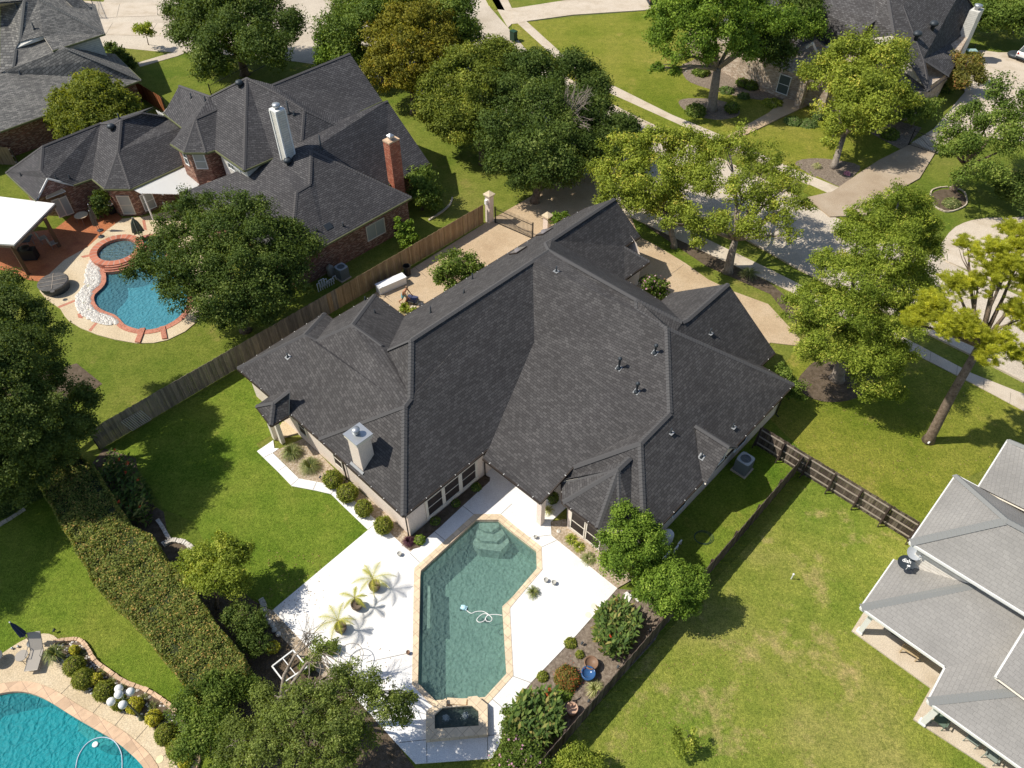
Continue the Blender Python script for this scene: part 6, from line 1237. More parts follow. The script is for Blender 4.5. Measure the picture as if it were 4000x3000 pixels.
edging('white_edging', 'white painted ring round the island bed by the right driveway', 'edging', [(3634, 768), (3640, 745), (3690, 733), (3755, 745), (3775, 780), (3765, 808), (3705, 830), (3660, 815), (3634, 790)], .1, .12, 'walk')
edging('stone_edging', 'curved concrete edging in the shade behind the brick chimney', 'edging', [(1675, 862), (1720, 835), (1755, 805), (1768, 775)], .16, .12, 'walk')
for i, (x, y, r, lb) in enumerate(((1050, 2430, 26, 'largest pale boulder, second in the row by the white deck'), (1034, 2408, 20, 'flat pale boulder at the top of the row'), (1066, 2445, 20, 'pale boulder, third in the row'), (1073, 2463, 22, 'pale boulder, fourth in the row'), (1088, 2479, 21, 'round pale boulder at the bottom of the row'), (2688, 262, 14, 'white rock in the curved bed across the street'), (2678, 280, 10, 'small white rock in the curved bed across the street'), (2182, 2078, 18, 'flat white stone in the bed beside the patio column'))):
    c = at(x, y, 0); rr = r*mpp(c)*.55; mb = MB(); mb.ball(c+VZ*rr*.45, rr, rr*.55, 10, 7)
    for k in range(len(mb.v)): mb.v[k] = mb.v[k]+Vector((random.gauss(0, rr*.04), random.gauss(0, rr*.04), 0))
    tag(mb.build('boulder', M_['rock'], None, True), lb, 'rock', 'pale boulders')
for (L, lb) in (([(2436, 2322), (2448, 2313), (2470, 2330), (2456, 2356), (2440, 2350)], 'left of the two white stepping stones by the round shrub'), ([(2472, 2330), (2490, 2318), (2506, 2330), (2504, 2348), (2490, 2354)], 'right of the two white stepping stones by the round shrub')):
    mb = MB(); mb.prism(pxpoly(L), .02, .09); tag(mb.build('stepping_stone', M_['deck']), lb, 'stone', 'white stepping stones')
# ------------------------------------------------------------------ machines, pots, furniture
def ac_unit(label, p, s=.8, h=.85, ang=0, group='air conditioning units', round_=True):
    p = Vector(p); r = thing('air_conditioner', label, 'air conditioner', p, group)
    mb = MB(); mb.box(p+VZ*.05, s*1.2, s*1.2, .1); mb.build('base_pad', M_['walk'], r)
    mb = MB(); n = 4
    for k in range(14):
        zz = .1+h*k/14; mb.box(p+VZ*(zz+h/28), s-.02*(k % 2), s-.02*(k % 2), h/14)
    mb.build('louvred_case', M_['ac'], r); mb = MB(); o_ = [p+VA*(s/2*math.cos(t)*1.03*min(1/max(abs(math.cos(t)), abs(math.sin(t))), 1.25))+VB*(s/2*math.sin(t)*1.03*min(1/max(abs(math.cos(t)), abs(math.sin(t))), 1.25)) for t in [2*math.pi*i/24 for i in range(24)]]
    i_ = [p+VA*(s*.38*math.cos(t))+VB*(s*.38*math.sin(t)) for t in [2*math.pi*i/24 for i in range(24)]]; mb.ring(o_, i_, h+.1, h+.15); mb.build('top_rim', M_['ac_l'], r)
    mb = MB(); mb.lathe(p+VZ*(h-.02), [(s*.39, 0), (s*.39, .02), (.1, .03), (.1, .08), (.01, .09)], 16)
    for k in range(5): t = k*1.2566; d = VA*math.cos(t)+VB*math.sin(t); mb.box(p+VZ*(h+.04)+d*s*.2, s*.36, .11, .01, d, (VZ+d.cross(VZ)*.4).normalized())
    mb.build('fan', M_['black'], r)
    mb = MB()
    for k in range(1, 5): mb.tube([p+VA*(s*.09*k*math.cos(t))+VB*(s*.09*k*math.sin(t))+VZ*(h+.13) for t in [2*math.pi*i/20 for i in range(21)]], .007, 4)
    mb.build('grille', M_['pipe'], r); return r
M_['ac'] = mat('ac_case', (.2, .22, .22), .5, .1); M_['ac_l'] = mat('ac_rim', (.42, .45, .46), .45, .1)
ac_unit('grey air conditioner on a concrete pad beside the right wall', at(2897, 1836, 0), .85, 1.0)
a2 = ac_unit('pale grey air conditioner against the brick wall by the fence', at(1340, 1085, 0), .8, .95)
def planter(name, label, px, r, h, m, z0=.06, soil='soil', group=None, cat='pot', prof=None):
    c = at(*px, z0); rt_ = thing(name, label, cat, c, group); mb = MB(); mb.lathe(c, prof or [(r*.7, 0), (r*.95, h*.5), (r, h), (r*.86, h), (r*.82, h*.82)], 18); mb.build('body', m if not isinstance(m, str) else M_[m], rt_, True)
    mb = MB(); mb.lathe(c, [(r*.84, h*.8), (.01, h*.82)], 16); mb.build('soil', M_[soil], rt_); return rt_
M_['basket'] = mat('woven_pot', (.16, .12, .09), .9); M_['bluepot'] = mat('blue_glaze', (.035, .1, .24), .2); M_['navypot'] = mat('navy_pot', (.03, .05, .14), .3); M_['terra'] = mat('terracotta', (.5, .33, .24), .9); M_['brownpot'] = mat('brown_glaze', (.22, .13, .08), .5); M_['greypot'] = mat('grey_pot', (.45, .44, .4), .8)
for (x, y, n, fl, lb) in ((1466, 2298, 8, 1.15, 'potted palm on the white deck, uppermost of the three'), (1397, 2372, 5, .85, 'potted palm on the white deck, middle of the three with the darkest pot'), (1334, 2460, 8, 1.1, 'potted palm on the white deck nearest the overhanging tree')):
    r = planter('potted_palm', lb, (x, y), .32, .42, 'basket', cat='potted plant', group='potted palms on the white deck'); c = at(x, y, .06); palm_fronds(r, c+VZ*1.05, n, fl, 'gold' if False else 'palm' if 'palm' in L_ else 'ylw')
    mb = MB(); mb.tube([c+VZ*.3, c+VZ*1.08], [.06, .035], 6); mb.build('trunk', M_['bark'], r)
for (x, y, r, m, lb) in ((2132, 2270, .13, 'greypot', 'small pale pot on the deck, upper of the pair beside the spiky plant'), (2163, 2280, .13, 'greypot', 'small pale pot on the deck, lower of the pair beside the spiky plant'), (1561, 2168, .13, 'greypot', 'single small pale pot on the deck near the house corner'), (1595, 2553, .1, 'brownpot', 'small dark round pot beside the pool coping'), (2091, 2102, .1, 'greypot', 'white skimmer lid pot near the patio column')):
    planter('small_pot', lb, (x, y), r, .2, m, group='small pots on the white deck'); 
planter('large_pot', 'brown glazed pot in the mulch, upper of the pair', (2307, 2602), .36, .45, 'brownpot', 0)
planter('large_pot', 'blue glazed pot in the mulch, lower of the pair', (2296, 2642), .36, .45, 'bluepot', 0, 'rock')
planter('terracotta_urn', 'ornate pinkish terracotta urn near the dark fence', (2232, 2780), .3, .5, 'terra', 0)
planter('patio_planter', 'wide grey planter between the patio column and the bay', (2152, 1955), .33, .4, 'greypot'); shrub('potted_plant', 'dark leafy plant in the wide planter beside the bay', 'plant', 'oak', (2160, 1945), 22, hz=.9)
tuft('agave', 'pale edged agave beside the patio column', 'plant', 'straw', (2142, 2000), 26, 60, .06, .6)
planter('blue_planter', 'dark blue pot holding the palm beside the lounger', (230, 2575), .24, .4, 'navypot'); tuft('palm_plant', 'dark spiky palm in the blue pot beside the lounger', 'plant', 'grassy', (222, 2560), 46, 160, .06, .8, z0=.45)
# pool gear
r = thing('pool_cleaner', 'pale blue pool cleaner with a looped white hose in the teal pool', 'pool cleaner', at(1812, 2375, -.3)); c = at(1812, 2375, -.12)
mb = MB(); mb.box(c, .34, .22, .16, (1, -.3, 0)); mb.ball(c+VZ*.08, .14, .08); mb.build('body', mat('cleaner_blue', (.45, .7, .78), .4), r)
mb = MB()
for s in (-1, 1): mb.lathe(c+Vector((s*.15, -.05, -.1)), [(.02, 0), (.09, .01), (.09, .05), (.02, .06)], 12)
mb.build('wheel', M_['black'], r)
hp = cat_world(T(1000, 2250, [(1820, 290), (1860, 315), (1900, 300), (1960, 298), (2010, 325), (2040, 360), (2025, 385), (1990, 380), (1985, 350), (2005, 325), (1960, 320), (1920, 350), (1908, 375), (1930, 392), (1970, 380), (1990, 345), (2020, 328), (2070, 325), (2130, 332)]), 4, False)
mb = MB(); mb.tube([p+VZ*-.1 for p in hp], .02, 6); mb.build('hose', M_['white'], r, True)
r = thing('pool_hose', 'big loop of grey pool hose floating on the bottom left pool', 'hose', at(400, 2930, -.05))
hp = cat_world(T(0, 2250, [(650, 1660), (670, 1560), (730, 1460), (810, 1405), (900, 1390), (980, 1420), (1030, 1490), (1050, 1570), (1040, 1700), (940, 1800), (780, 1790), (680, 1740), (650, 1660)]), 3, False); mb = MB(); mb.tube([p+VZ*-.06 for p in hp], .025, 6); mb.build('hose', mat('hose_grey', (.42, .5, .6), .5), r, True)
mb = MB(); mb.lathe(at(374, 2910, -.12), [(.12, 0), (.13, .1), (.02, .12)], 10); mb.build('float', M_['white'], r)
for (x, y, lb) in ((624, 2966, 'pale yellow round skimmer lid on the tan patio'),):
    mb = MB(); mb.lathe(at(x, y, .062), [(.17, 0), (.17, .012), (.01, .014)], 20); tag(mb.build('skimmer_lid', mat('skimmer_yellow', (.72, .68, .4), .6)), lb, 'lid')
for (x, y, lb) in ((2320, 2368, 'upper pale round lid set in the white deck'), (2298, 2402, 'lower pale round lid set in the white deck')):
    mb = MB(); mb.lathe(at(x, y, .061), [(.17, 0), (.17, .01), (.01, .012)], 20); tag(mb.build('deck_lid', M_['trim']), lb, 'lid', 'lids set in the white deck')
# lamp post with five globes
p = at(556, 2806, 0); r = thing('lamp_post', 'dark lamp post with five white glass globes among the poolside shrubs', 'lamp', p); M_['greenpost'] = mat('green_post', (.09, .12, .07), .6)
mb = MB(); mb.lathe(p, [(.16, 0), (.16, .08), (.09, .14), (.11, .2), (.05, .35), (.042, 2.3), (.07, 2.34), (.05, 2.45)], 12); mb.build('post', M_['greenpost'], r, True)
gl = mat('opal_globe', (.82, .82, .8), .25, 0, .5)
for k in range(5):
    d = Vector((0, 0, 0)) if k == 4 else Vector((math.cos(k*math.pi/2+.55), math.sin(k*math.pi/2+.55), 0))*.42; c = p+d+VZ*(2.72 if k < 4 else 2.98)
    mb = MB(); mb.tube([p+VZ*2.35, p+d*.6+VZ*2.32, p+d+VZ*(2.55 if k < 4 else 2.8)], .02, 6); a_ = mb.build('arm', M_['greenpost'], r); mb = MB(); mb.ball(c, .19, .19, 20, 12); mb.build('globe', gl, r, True)
# loungers, side table, umbrella by the teal pool
M_['sling'] = mat('sling_fabric', (.36, .33, .29), .9); M_['frame_m'] = mat('frame_metal', (.28, .26, .24), .5, .4)
def lounger(label, a, b, w, up=.75, group=None):
    a, b = Vector(a), Vector(b); r = thing('lounge_chair', label, 'lounger', a, group); u = (b-a).normalized(); s = Vector((-u.y, u.x, 0)); L = (b-a).length
    k = L*.62; seat = [a+VZ*.34, a+u*k*.5+VZ*.36, a+u*k+VZ*.38]; back = [a+u*k+VZ*.38, a+u*(L*.98)+VZ*(.38+up)]
    mb = MB()
    for P in (seat, back):
        for i in range(len(P)-1): mb.face([P[i]-s*w/2, P[i+1]-s*w/2, P[i+1]+s*w/2, P[i]+s*w/2]); mb.face([q-VZ*.02 for q in (P[i]+s*w/2, P[i+1]+s*w/2, P[i+1]-s*w/2, P[i]-s*w/2)])
    mb.build('sling', M_['sling'], r); mb = MB()
    for sg in (-1, 1):
        mb.tube([seat[0]+s*sg*w/2, seat[2]+s*sg*w/2, back[1]+s*sg*w/2], .018, 6)
        mb.tube([a+u*k*.6+s*sg*w/2+VZ*.37, a+u*k*.6+s*sg*(w/2+.04)+VZ*.62, a+u*k*1.1+s*sg*(w/2+.04)+VZ*.62], .018, 6)
    mb.tube([back[1]-s*w/2, back[1]+s*w/2], .018, 6); mb.tube([seat[0]-s*w/2, seat[0]+s*w/2], .018, 6); mb.build('frame', M_['frame_m'], r)
    for sg in (-1, 1):
        for q in (a+u*.15, a+u*k*.95): mb = MB(); mb.tube([q+s*sg*w/2+VZ*.35, q+s*sg*w/2+VZ*.06], .018, 6); mb.build('leg', M_['frame_m'], r)
    return r
lounger('beige sling lounger on the tan patio by the bottom left pool', at(133, 2630, .06), at(172, 2505, .06), .62)
def round_table(label, px, r_, h, m, z0=.06, legs=4, group=None):
    c = at(*px, z0); r = thing('side_table', label, 'table', c, group); mb = MB(); mb.lathe(c, [(r_, h-.03), (r_, h), (.01, h+.005)], 20); mb.build('table_top', m if not isinstance(m, str) else M_[m], r)
    for k in range(legs): t = k*2*math.pi/legs+.4; d = Vector((math.cos(t), math.sin(t), 0)); mb = MB(); mb.tube([c+d*r_*.8+VZ*(h-.03), c+d*r_*.95], .016, 5); mb.build('leg', M_['frame_m'], r)
    return r
round_table('small round beige table beside the poolside lounger', (100, 2575), .3, .45, 'sling')
round_table('dark round table cut off by the left edge', (-6, 2583), .4, .5, 'pipe')
def closed_umbrella(label, px, h, col, z0=.06, fullness=.16, group=None, drop=1.35):
    c = at(*px, z0); r = thing('parasol', label, 'umbrella', c, group); m = mat('canvas', col, .9); mb = MB(); mb.tube([c, c+VZ*(h-.1)], .022, 8); mb.build('pole', M_['frame_m'], r)
    mb = MB(); n = 16; prof = [(.03, h), (fullness*.7, h-drop*.3), (fullness, h-drop*.7), (fullness*1.15, h-drop)]; k0 = len(mb.v)
    rows = []
    for rr, z in prof: rows.append([c+Vector((rr*(1 if j % 2 else .55)*math.cos(2*math.pi*j/n), rr*(1 if j % 2 else .55)*math.sin(2*math.pi*j/n), z)) for j in range(n)])
    for i in range(len(rows)-1):
        for j in range(n): mb.face([rows[i][j], rows[i+1][j], rows[i+1][(j+1) % n], rows[i][(j+1) % n]])
    mb.build('canopy', m, r); mb = MB(); mb.lathe(c, [(.24, 0), (.24, .05), (.05, .09), (.04, .2)], 16); mb.build('base', M_['pipe'], r); mb = MB(); mb.ball(c+VZ*(h+.03), .05, .05, 8, 6); mb.build('finial', M_['galv'], r); return r
closed_umbrella('closed navy umbrella behind the beige lounger', (125, 2512), 2.3, (.03, .05, .12))
closed_umbrella('closed taupe umbrella beside the round brick spa', (396, 925), 2.5, (.16, .14, .11), fullness=.2, group='taupe umbrellas by the kidney pool')
closed_umbrella('closed taupe umbrella over the shaded patio table', (392, 900), 2.5, (.17, .15, .12), fullness=.16, group='taupe umbrellas by the kidney pool')
closed_umbrella('half closed green grey umbrella between the spa and the lagoon', (552, 932), 2.0, (.15, .16, .12), fullness=.42, group='taupe umbrellas by the kidney pool')
round_table('pale oval table in the shade of the brick wing', (330, 868), .55, .72, 'patio')
# metal chairs / balls near pool
for (x, y, lb) in ((47, 2532, 'silver ball light at the patio edge, left one'), (70, 2525, 'silver ball light at the patio edge, right one')):
    mb = MB(); mb.ball(at(x, y, .14), .07); tag(mb.build('ball_light', M_['galv'], None, True), lb, 'light', 'silver ball lights')
# covered hot tub by the kidney pool
c = at(222, 1128, .06); r = thing('hot_tub', 'round covered grey hot tub on the patio left of the kidney pool', 'hot tub', c); M_['tubcover'] = speckle('tub_cover', [(.07, .065, .06), (.1, .095, .09), (.12, .115, .11)], [3, 20], .5)
mb = MB(); mb.lathe(c, [(.95, 0), (1.03, .3), (1.05, .62)], 28); mb.build('shell', M_['pipe'], r, False)
mb = MB(); mb.lathe(c, [(1.1, .6), (1.12, .68), (1.05, .74), (.01, .78)], 28); cv = mb.build('cover', M_['tubcover'], r)
mb = MB()
for d, o_ in (((1, .35, 0), 0), ((1, .35, 0), .5), ((1, .35, 0), -.5)): u = Vector(d).normalized(); s = Vector((-u.y, u.x, 0)); w_ = math.sqrt(1.05**2-o_**2)*.97; mb.bar(c+s*o_-u*w_+VZ*.765, c+s*o_+u*w_+VZ*.765, .035, .03)
mb.bar(c-s*1.0+VZ*.77, c+s*1.0+VZ*.77, .035, .03); mb.build('seam', M_['wood_rail'], cv)
mb = MB(); mb.lathe(at(206, 1140, .8), [(.16, 0), (.16, .07), (.02, .08)], 14); tag(mb.build('lid_disc', M_['tubcover']), 'small dark round cushion lying on the hot tub cover', 'cushion')
# pergola with solid roof
pr = thing('pavilion', 'open timber pavilion with a bright white flat roof at the left edge', 'pavilion', ab(9, -63, 0)); z = 2.9
q = [(0, 770, z), (215, 797, z), (55, 958, z), (-60, 950, z), (-300, 850, z), (-200, 745, z)]; W = [at(*p) for p in q]
mb = MB(); mb.prism(W, z-.06, z+.06, True, True); mb.build('roof_panel', M_['deck'], pr); mb = MB()
for i in range(len(W)): a, b = W[i], W[(i+1) % len(W)]; mb.bar(a-VZ*.16, b-VZ*.16, .08, .2)
for k in range(1, 9): a = W[5].lerp(W[1], k/9); b = W[4].lerp(W[2], k/9); mb.bar(a-VZ*.2, b-VZ*.2, .06, .16)
mb.build('beam', M_['bark'], pr)
for (x, y) in ((233, 964), (112, 1073), (-120, 1000)):
    c = at(x, y, 0); mb = MB(); mb.box(c+VZ*1.4, .26, .26, 2.8); mb.build('post', mat('timber_post', (.12, .07, .04), .9), pr)
for (x, y, lb) in ((120, 935, 'blue backed patio chair under the pavilion'), (175, 945, 'dark patio chair under the pavilion edge'), (215, 965, 'beige cushioned chair near the pavilion post')):
    c = at(x, y, .06); r = thing('patio_chair', lb, 'chair', c, 'chairs under the pavilion'); mb = MB(); mb.box(c+VZ*.42, .55, .55, .06); mb.build('seat', M_['sling'], r); mb = MB(); mb.box(c+VZ*.72-VA*.27, .05, .55, .6); mb.build('backrest', M_['sling'] if 'blue' not in lb else M_['bluepot'], r)
    for i, j in ((-1, -1), (1, -1), (1, 1), (-1, 1)): mb = MB(); mb.tube([c+VA*.25*i+VB*.25*j, c+VA*.25*i+VB*.25*j+VZ*.42], .02, 5); mb.build('leg', M_['frame_m'], r)
c = at(95, 965, .06); r = thing('patio_table', 'long dark table under the pavilion roof', 'table', c); mb = MB(); mb.box(c+VZ*.72, 1.6, .9, .05, (1, .2, 0)); mb.build('table_top', M_['pipe'], r)
for i, j in ((-1, -1), (1, -1), (1, 1), (-1, 1)): mb = MB(); mb.tube([c+Vector((.7*i, .35*j, 0)), c+Vector((.7*i, .35*j, .7))], .025, 5); mb.build('leg', M_['frame_m'], r)
c = at(120, 1010, .06); r = thing('grill', 'black covered grill beside the pavilion post', 'grill', c); mb = MB(); mb.box(c+VZ*.5, 1.3, .65, .9, (1, .1, 0)); mb.build('cabinet', M_['black'], r); mb = MB(); mb.lathe(c+VZ*.95, [(.4, 0), (.36, .15), (.2, .25), (.02, .28)], 14); mb.build('lid', M_['black'], r)
# appliance by brick wall
c = at(438, 830, .06); r = thing('ice_chest', 'white and black cooler cart against the brick wing', 'cooler', c); mb = MB(); mb.box(c+VZ*.45, .5, .75, .8, VA); mb.build('body', M_['black'], r); mb = MB(); mb.box(c+VZ*.88, .54, .8, .06, VA); mb.build('lid', M_['white'], r)
# white slatted patio cover
W = [at(510, 738, 2.86), at(709, 645, 2.86), at(778, 716, 2.5), at(548, 765, 2.5)]; r = thing('patio_cover', 'white slatted patio cover between the brick wings', 'patio cover', (W[0]+W[2])/2)
PC = [(17.63, -60.6), (22.49, -60.8), (22.2, -57.4), (20.9, -56.5), (17.9, -59.3)]
def span(poly, B):
    xs = [a[0]+(b[0]-a[0])*(B-a[1])/(b[1]-a[1]) for a, b in zip(poly, poly[1:]+poly[:1]) if (a[1] > B) != (b[1] > B)]; return (min(xs), max(xs)) if len(xs) >= 2 else None
mb = MB(); n = 46
for i in range(n):
    B = -60.75+4.2*(i+.5)/n; q = span(PC, B); zz = 2.86-.09*(B+60.75)
    if q: mb.bar(ab(q[0], B, zz), ab(q[1], B, zz), .052, .05)
mb.build('slats', M_['white'], r)
for A in (18.0, 19.2, 20.5, 21.8):
    q = span([(b, a) for a, b in PC], A); mb = MB(); mb.bar(ab(A, q[0], 2.78-.09*(q[0]+60.75)), ab(A, q[1], 2.78-.09*(q[1]+60.75)), .07, .12); mb.build('beam', M_['white'], r)
for t in (.05, .95): mb = MB(); c = W[3].lerp(W[2], t); mb.bar((c.x, c.y, 0), (c.x, c.y, 2.45), .1); mb.build('post', M_['white'], r)
c = at(665, 825, .06); r = thing('patio_chair', 'white backed chair in the shade of the slatted cover', 'chair', c); mb = MB(); mb.box(c+VZ*.42, .5, .5, .05); mb.build('seat', M_['white'], r); mb = MB(); mb.box(c+VZ*.7-VA*.25, .04, .5, .5); mb.build('backrest', M_['white'], r)
for i, j in ((-1, -1), (1, -1), (1, 1), (-1, 1)): mb = MB(); mb.tube([c+VA*.22*i+VB*.22*j, c+VA*.22*i+VB*.22*j+VZ*.42], .02, 5); mb.build('leg', M_['frame_m'], r)
c = at(830, 1062, .06); r = thing('lounge_chair', 'white chair half hidden under the oak beside the kidney pool', 'chair', c); mb = MB(); mb.box(c+VZ*.38, .6, 1.2, .06); mb.build('seat', M_['white'], r); mb = MB(); mb.box(c+VZ*.41, .62, .4, .05); mb.build('orange_cushion', mat('orange_cloth', (.6, .2, .03), .9), r)
# pool equipment beside the brick wall: pipes, filter
c = at(1275, 1130, 0); r = thing('pool_equipment', 'white pool pipes and a grey filter tank against the brick wall', 'pool equipment', c); 
for k in range(8):
    q = at(1245+k*8.5, 1140-k*4.5, 0); mb = MB(); hh = .5+.5*RNG.random(); mb.tube([q, q+VZ*hh, q+VZ*hh+VA*.25, q+VZ*.25+VA*.3], .04, 6); mb.build('pipe', M_['white'], r)
mb = MB(); mb.lathe(at(1295, 1075, 0), [(.28, 0), (.3, .2), (.3, .75), (.22, .9), (.08, .95), (.08, 1.05)], 16); mb.build('filter_tank', mat('tank', (.32, .3, .26), .5), r, True)
c = at(2605, 2110, 0); r = thing('pool_equipment', 'white filter housing and pipes beside the right wall corner', 'pool equipment', c)
mb = MB(); mb.lathe(at(2603, 2115, 0), [(.3, 0), (.32, .2), (.32, .8), (.24, .95), (.1, 1.0)], 20); mb.build('filter_tank', M_['white'], r, True)
for k, (x, y) in enumerate(((2645, 2140), (2632, 2160), (2600, 2180), (2585, 2200))):
    q = at(x, y, 0); mb = MB(); mb.tube([q, q+VZ*.45, q+VZ*.45+VA*.3, q+VA*.3+VZ*.05], .045, 6); mb.build('pipe', M_['white'], r)
mb = MB(); c0 = at(2745, 2100, .03)
for k in range(3): mb.tube([c0+Vector(((.45+.05*k)*math.cos(t)+.03*k, (.38+.04*k)*math.sin(t), .01*k)) for t in [2*math.pi*i/24 for i in range(25)]], .014, 5, False)
tag(mb.build('garden_hose', mat('hose_green', (.05, .09, .05), .5)), 'coiled dark hose on the grass beside the right wall', 'hose')
# bench box and trash can on the driveway
c = at(1530, 1122, .05); r = thing('storage_bench', 'long white storage box against the tan fence', 'box', c); u = (at(1577, 1098, 0)-at(1480, 1140, 0)).normalized(); M_['benchw'] = mat('bench_white', (.78, .78, .8), .5)
mb = MB(); mb.box(c+VZ*.3, 2.35, .62, .6, u); mb.build('body', M_['benchw'], r); mb = MB(); mb.box(c+VZ*.63, 2.42, .7, .07, u); mb.build('lid', M_['benchw'], r)
def bin_(label, px, r_, h, col, name='trash_can', cat='trash can'):
    c = at(*px, .05); r = thing(name, label, cat, c); m = mat('bin_'+name, col, .5); mb = MB(); mb.lathe(c, [(r_*.85, 0), (r_, h), (r_*1.06, h+.01), (r_*1.06, h+.06), (r_*.93, h+.05), (r_*.8, .1)], 20); mb.build('body', m, r); mb = MB(); mb.lathe(c, [(r_*.82, h*.6), (.01, h*.62)], 14); mb.build('liner', M_['black'], r); return r
bin_('black open trash can beside the white storage box', (1592, 1072), .3, .8, (.02, .02, .02))
c = at(2006, 158, .12); r = thing('wheeled_bin', 'dark green wheeled bin on the kerb grass near the top', 'bin', c); mb = MB(); mb.box(c+VZ*.55, .6, .7, 1.0, VA); mb.build('body', mat('dark_green_plastic', (.02, .05, .03), .5), r); mb = MB(); mb.box(c+VZ*1.09, .66, .8, .08, VA, (VZ+VA*.1).normalized()); mb.build('lid', mat('bin_lid', (.02, .06, .03), .5), r)
for s in (-1, 1): mb = MB(); mb.tube([c+VA*.35+VB*(.3*s)+VZ*.12, c+VA*.35+VB*(.36*s)+VZ*.12], .12, 12); mb.build('wheel', M_['black'], r)
c = at(1440, 1000-0, 0)
# leaning rack on the fence
a = at(424, 1695, .0); r = thing('rack', 'small white wire rack hanging on the weathered fence', 'rack', ab(5.6, -38.6, .8)); mb = MB(); p0 = ab(5.2, -38.55, 1.3); p1 = ab(6.5, -38.55, 1.3); q0 = ab(5.5, -38.5, .2); q1 = ab(6.8, -38.5, .2)
mb.bar(p0, p1, .04); mb.bar(q0, q1, .04); mb.build('rail', M_['wood_rail'], r); mb = MB()
for i in range(11): mb.bar(p0.lerp(p1, i/10), q0.lerp(q1, i/10), .02)
mb.build('wires', M_['white'], r)
# white table frame near the overhanging tree
W = [at(1145, 2540, .72), at(1200, 2606, .72), at(1110, 2665, .72), at(1063, 2603, .72)]; r = thing('table_frame', 'white metal frame without a top under the bare limb', 'table frame', (W[0]+W[2])/2); mb = MB()
for i in range(4): mb.bar(W[i], W[(i+1) % 4], .06, .08)
mb.bar(W[0].lerp(W[3], .5), W[1].lerp(W[2], .5), .04); mb.build('frame', M_['white'], r)
for p in W: mb = MB(); mb.bar((p.x, p.y, 0), p, .06); mb.build('leg', M_['white'], r)
c = at(1370, 2560, .65); r = thing('glass_table', 'round glass topped table with a dark rim on the white deck', 'table', at(1378, 2590, .06)); mb = MB(); mb.tube([c+Vector((.62*math.cos(t), .62*math.sin(t), 0)) for t in [2*math.pi*i/32 for i in range(33)]], .018, 6, False)
for k in range(3): t = k*2.094+.6; mb.tube([c, c+Vector((.6*math.cos(t), .6*math.sin(t), 0))], .014, 5)
mb.build('rim', M_['frame_m'], r); mb = MB()
for k in range(3): t = k*2.094+.6; mb.tube([c+Vector((.5*math.cos(t), .5*math.sin(t), 0)), c+Vector((.45*math.cos(t), .45*math.sin(t), -.6))], .016, 5)
mb.build('legs', M_['frame_m'], r)
# spotlights on stakes and the white handle
for (x, y, lb) in ((2272, 2520, 'spotlight in the mulch below the white deck edge'), (2537, 2470, 'spotlight at the dark fence beside the upper canna stand'), (2412, 2612, 'spotlight at the dark fence beside the striped grass'), (2298, 2745, 'spotlight at the dark fence above the urn'), (2155, 2908, 'spotlight at the dark fence by the lower canna stand'), (1252, 1872, 'black spotlight in the gravel beside the first round bush'), (217, 2470, 'spotlight in the grass behind the lounger'), (3622, 1738, 'white spotlight at the foot of the pine trunk')):
    c = at(x, y, 0); r = thing('garden_spotlight', lb, 'light', c, 'garden spotlights'); mb = MB(); mb.tube([c, c+VZ*.18], .015, 5); mb.build('stake', M_['black'], r); mb = MB(); mb.tube([c+VZ*.18-VA*.06, c+VZ*.26+VA*.08], [.045, .07], 8); mb.build('lamp_head', M_['pipe'] if 'white' not in lb[:6] else M_['white'], r)
c = at(3090, 2262, 0); r = thing('dog_stake', 'small white post with a twig standing on the dry lawn', 'post', c); mb = MB(); mb.tube([c, c+VZ*.5], .03, 6); mb.build('post', M_['white'], r); mb = MB(); mb.ball(c+VZ*.52, .06); mb.build('knob', M_['white'], r)
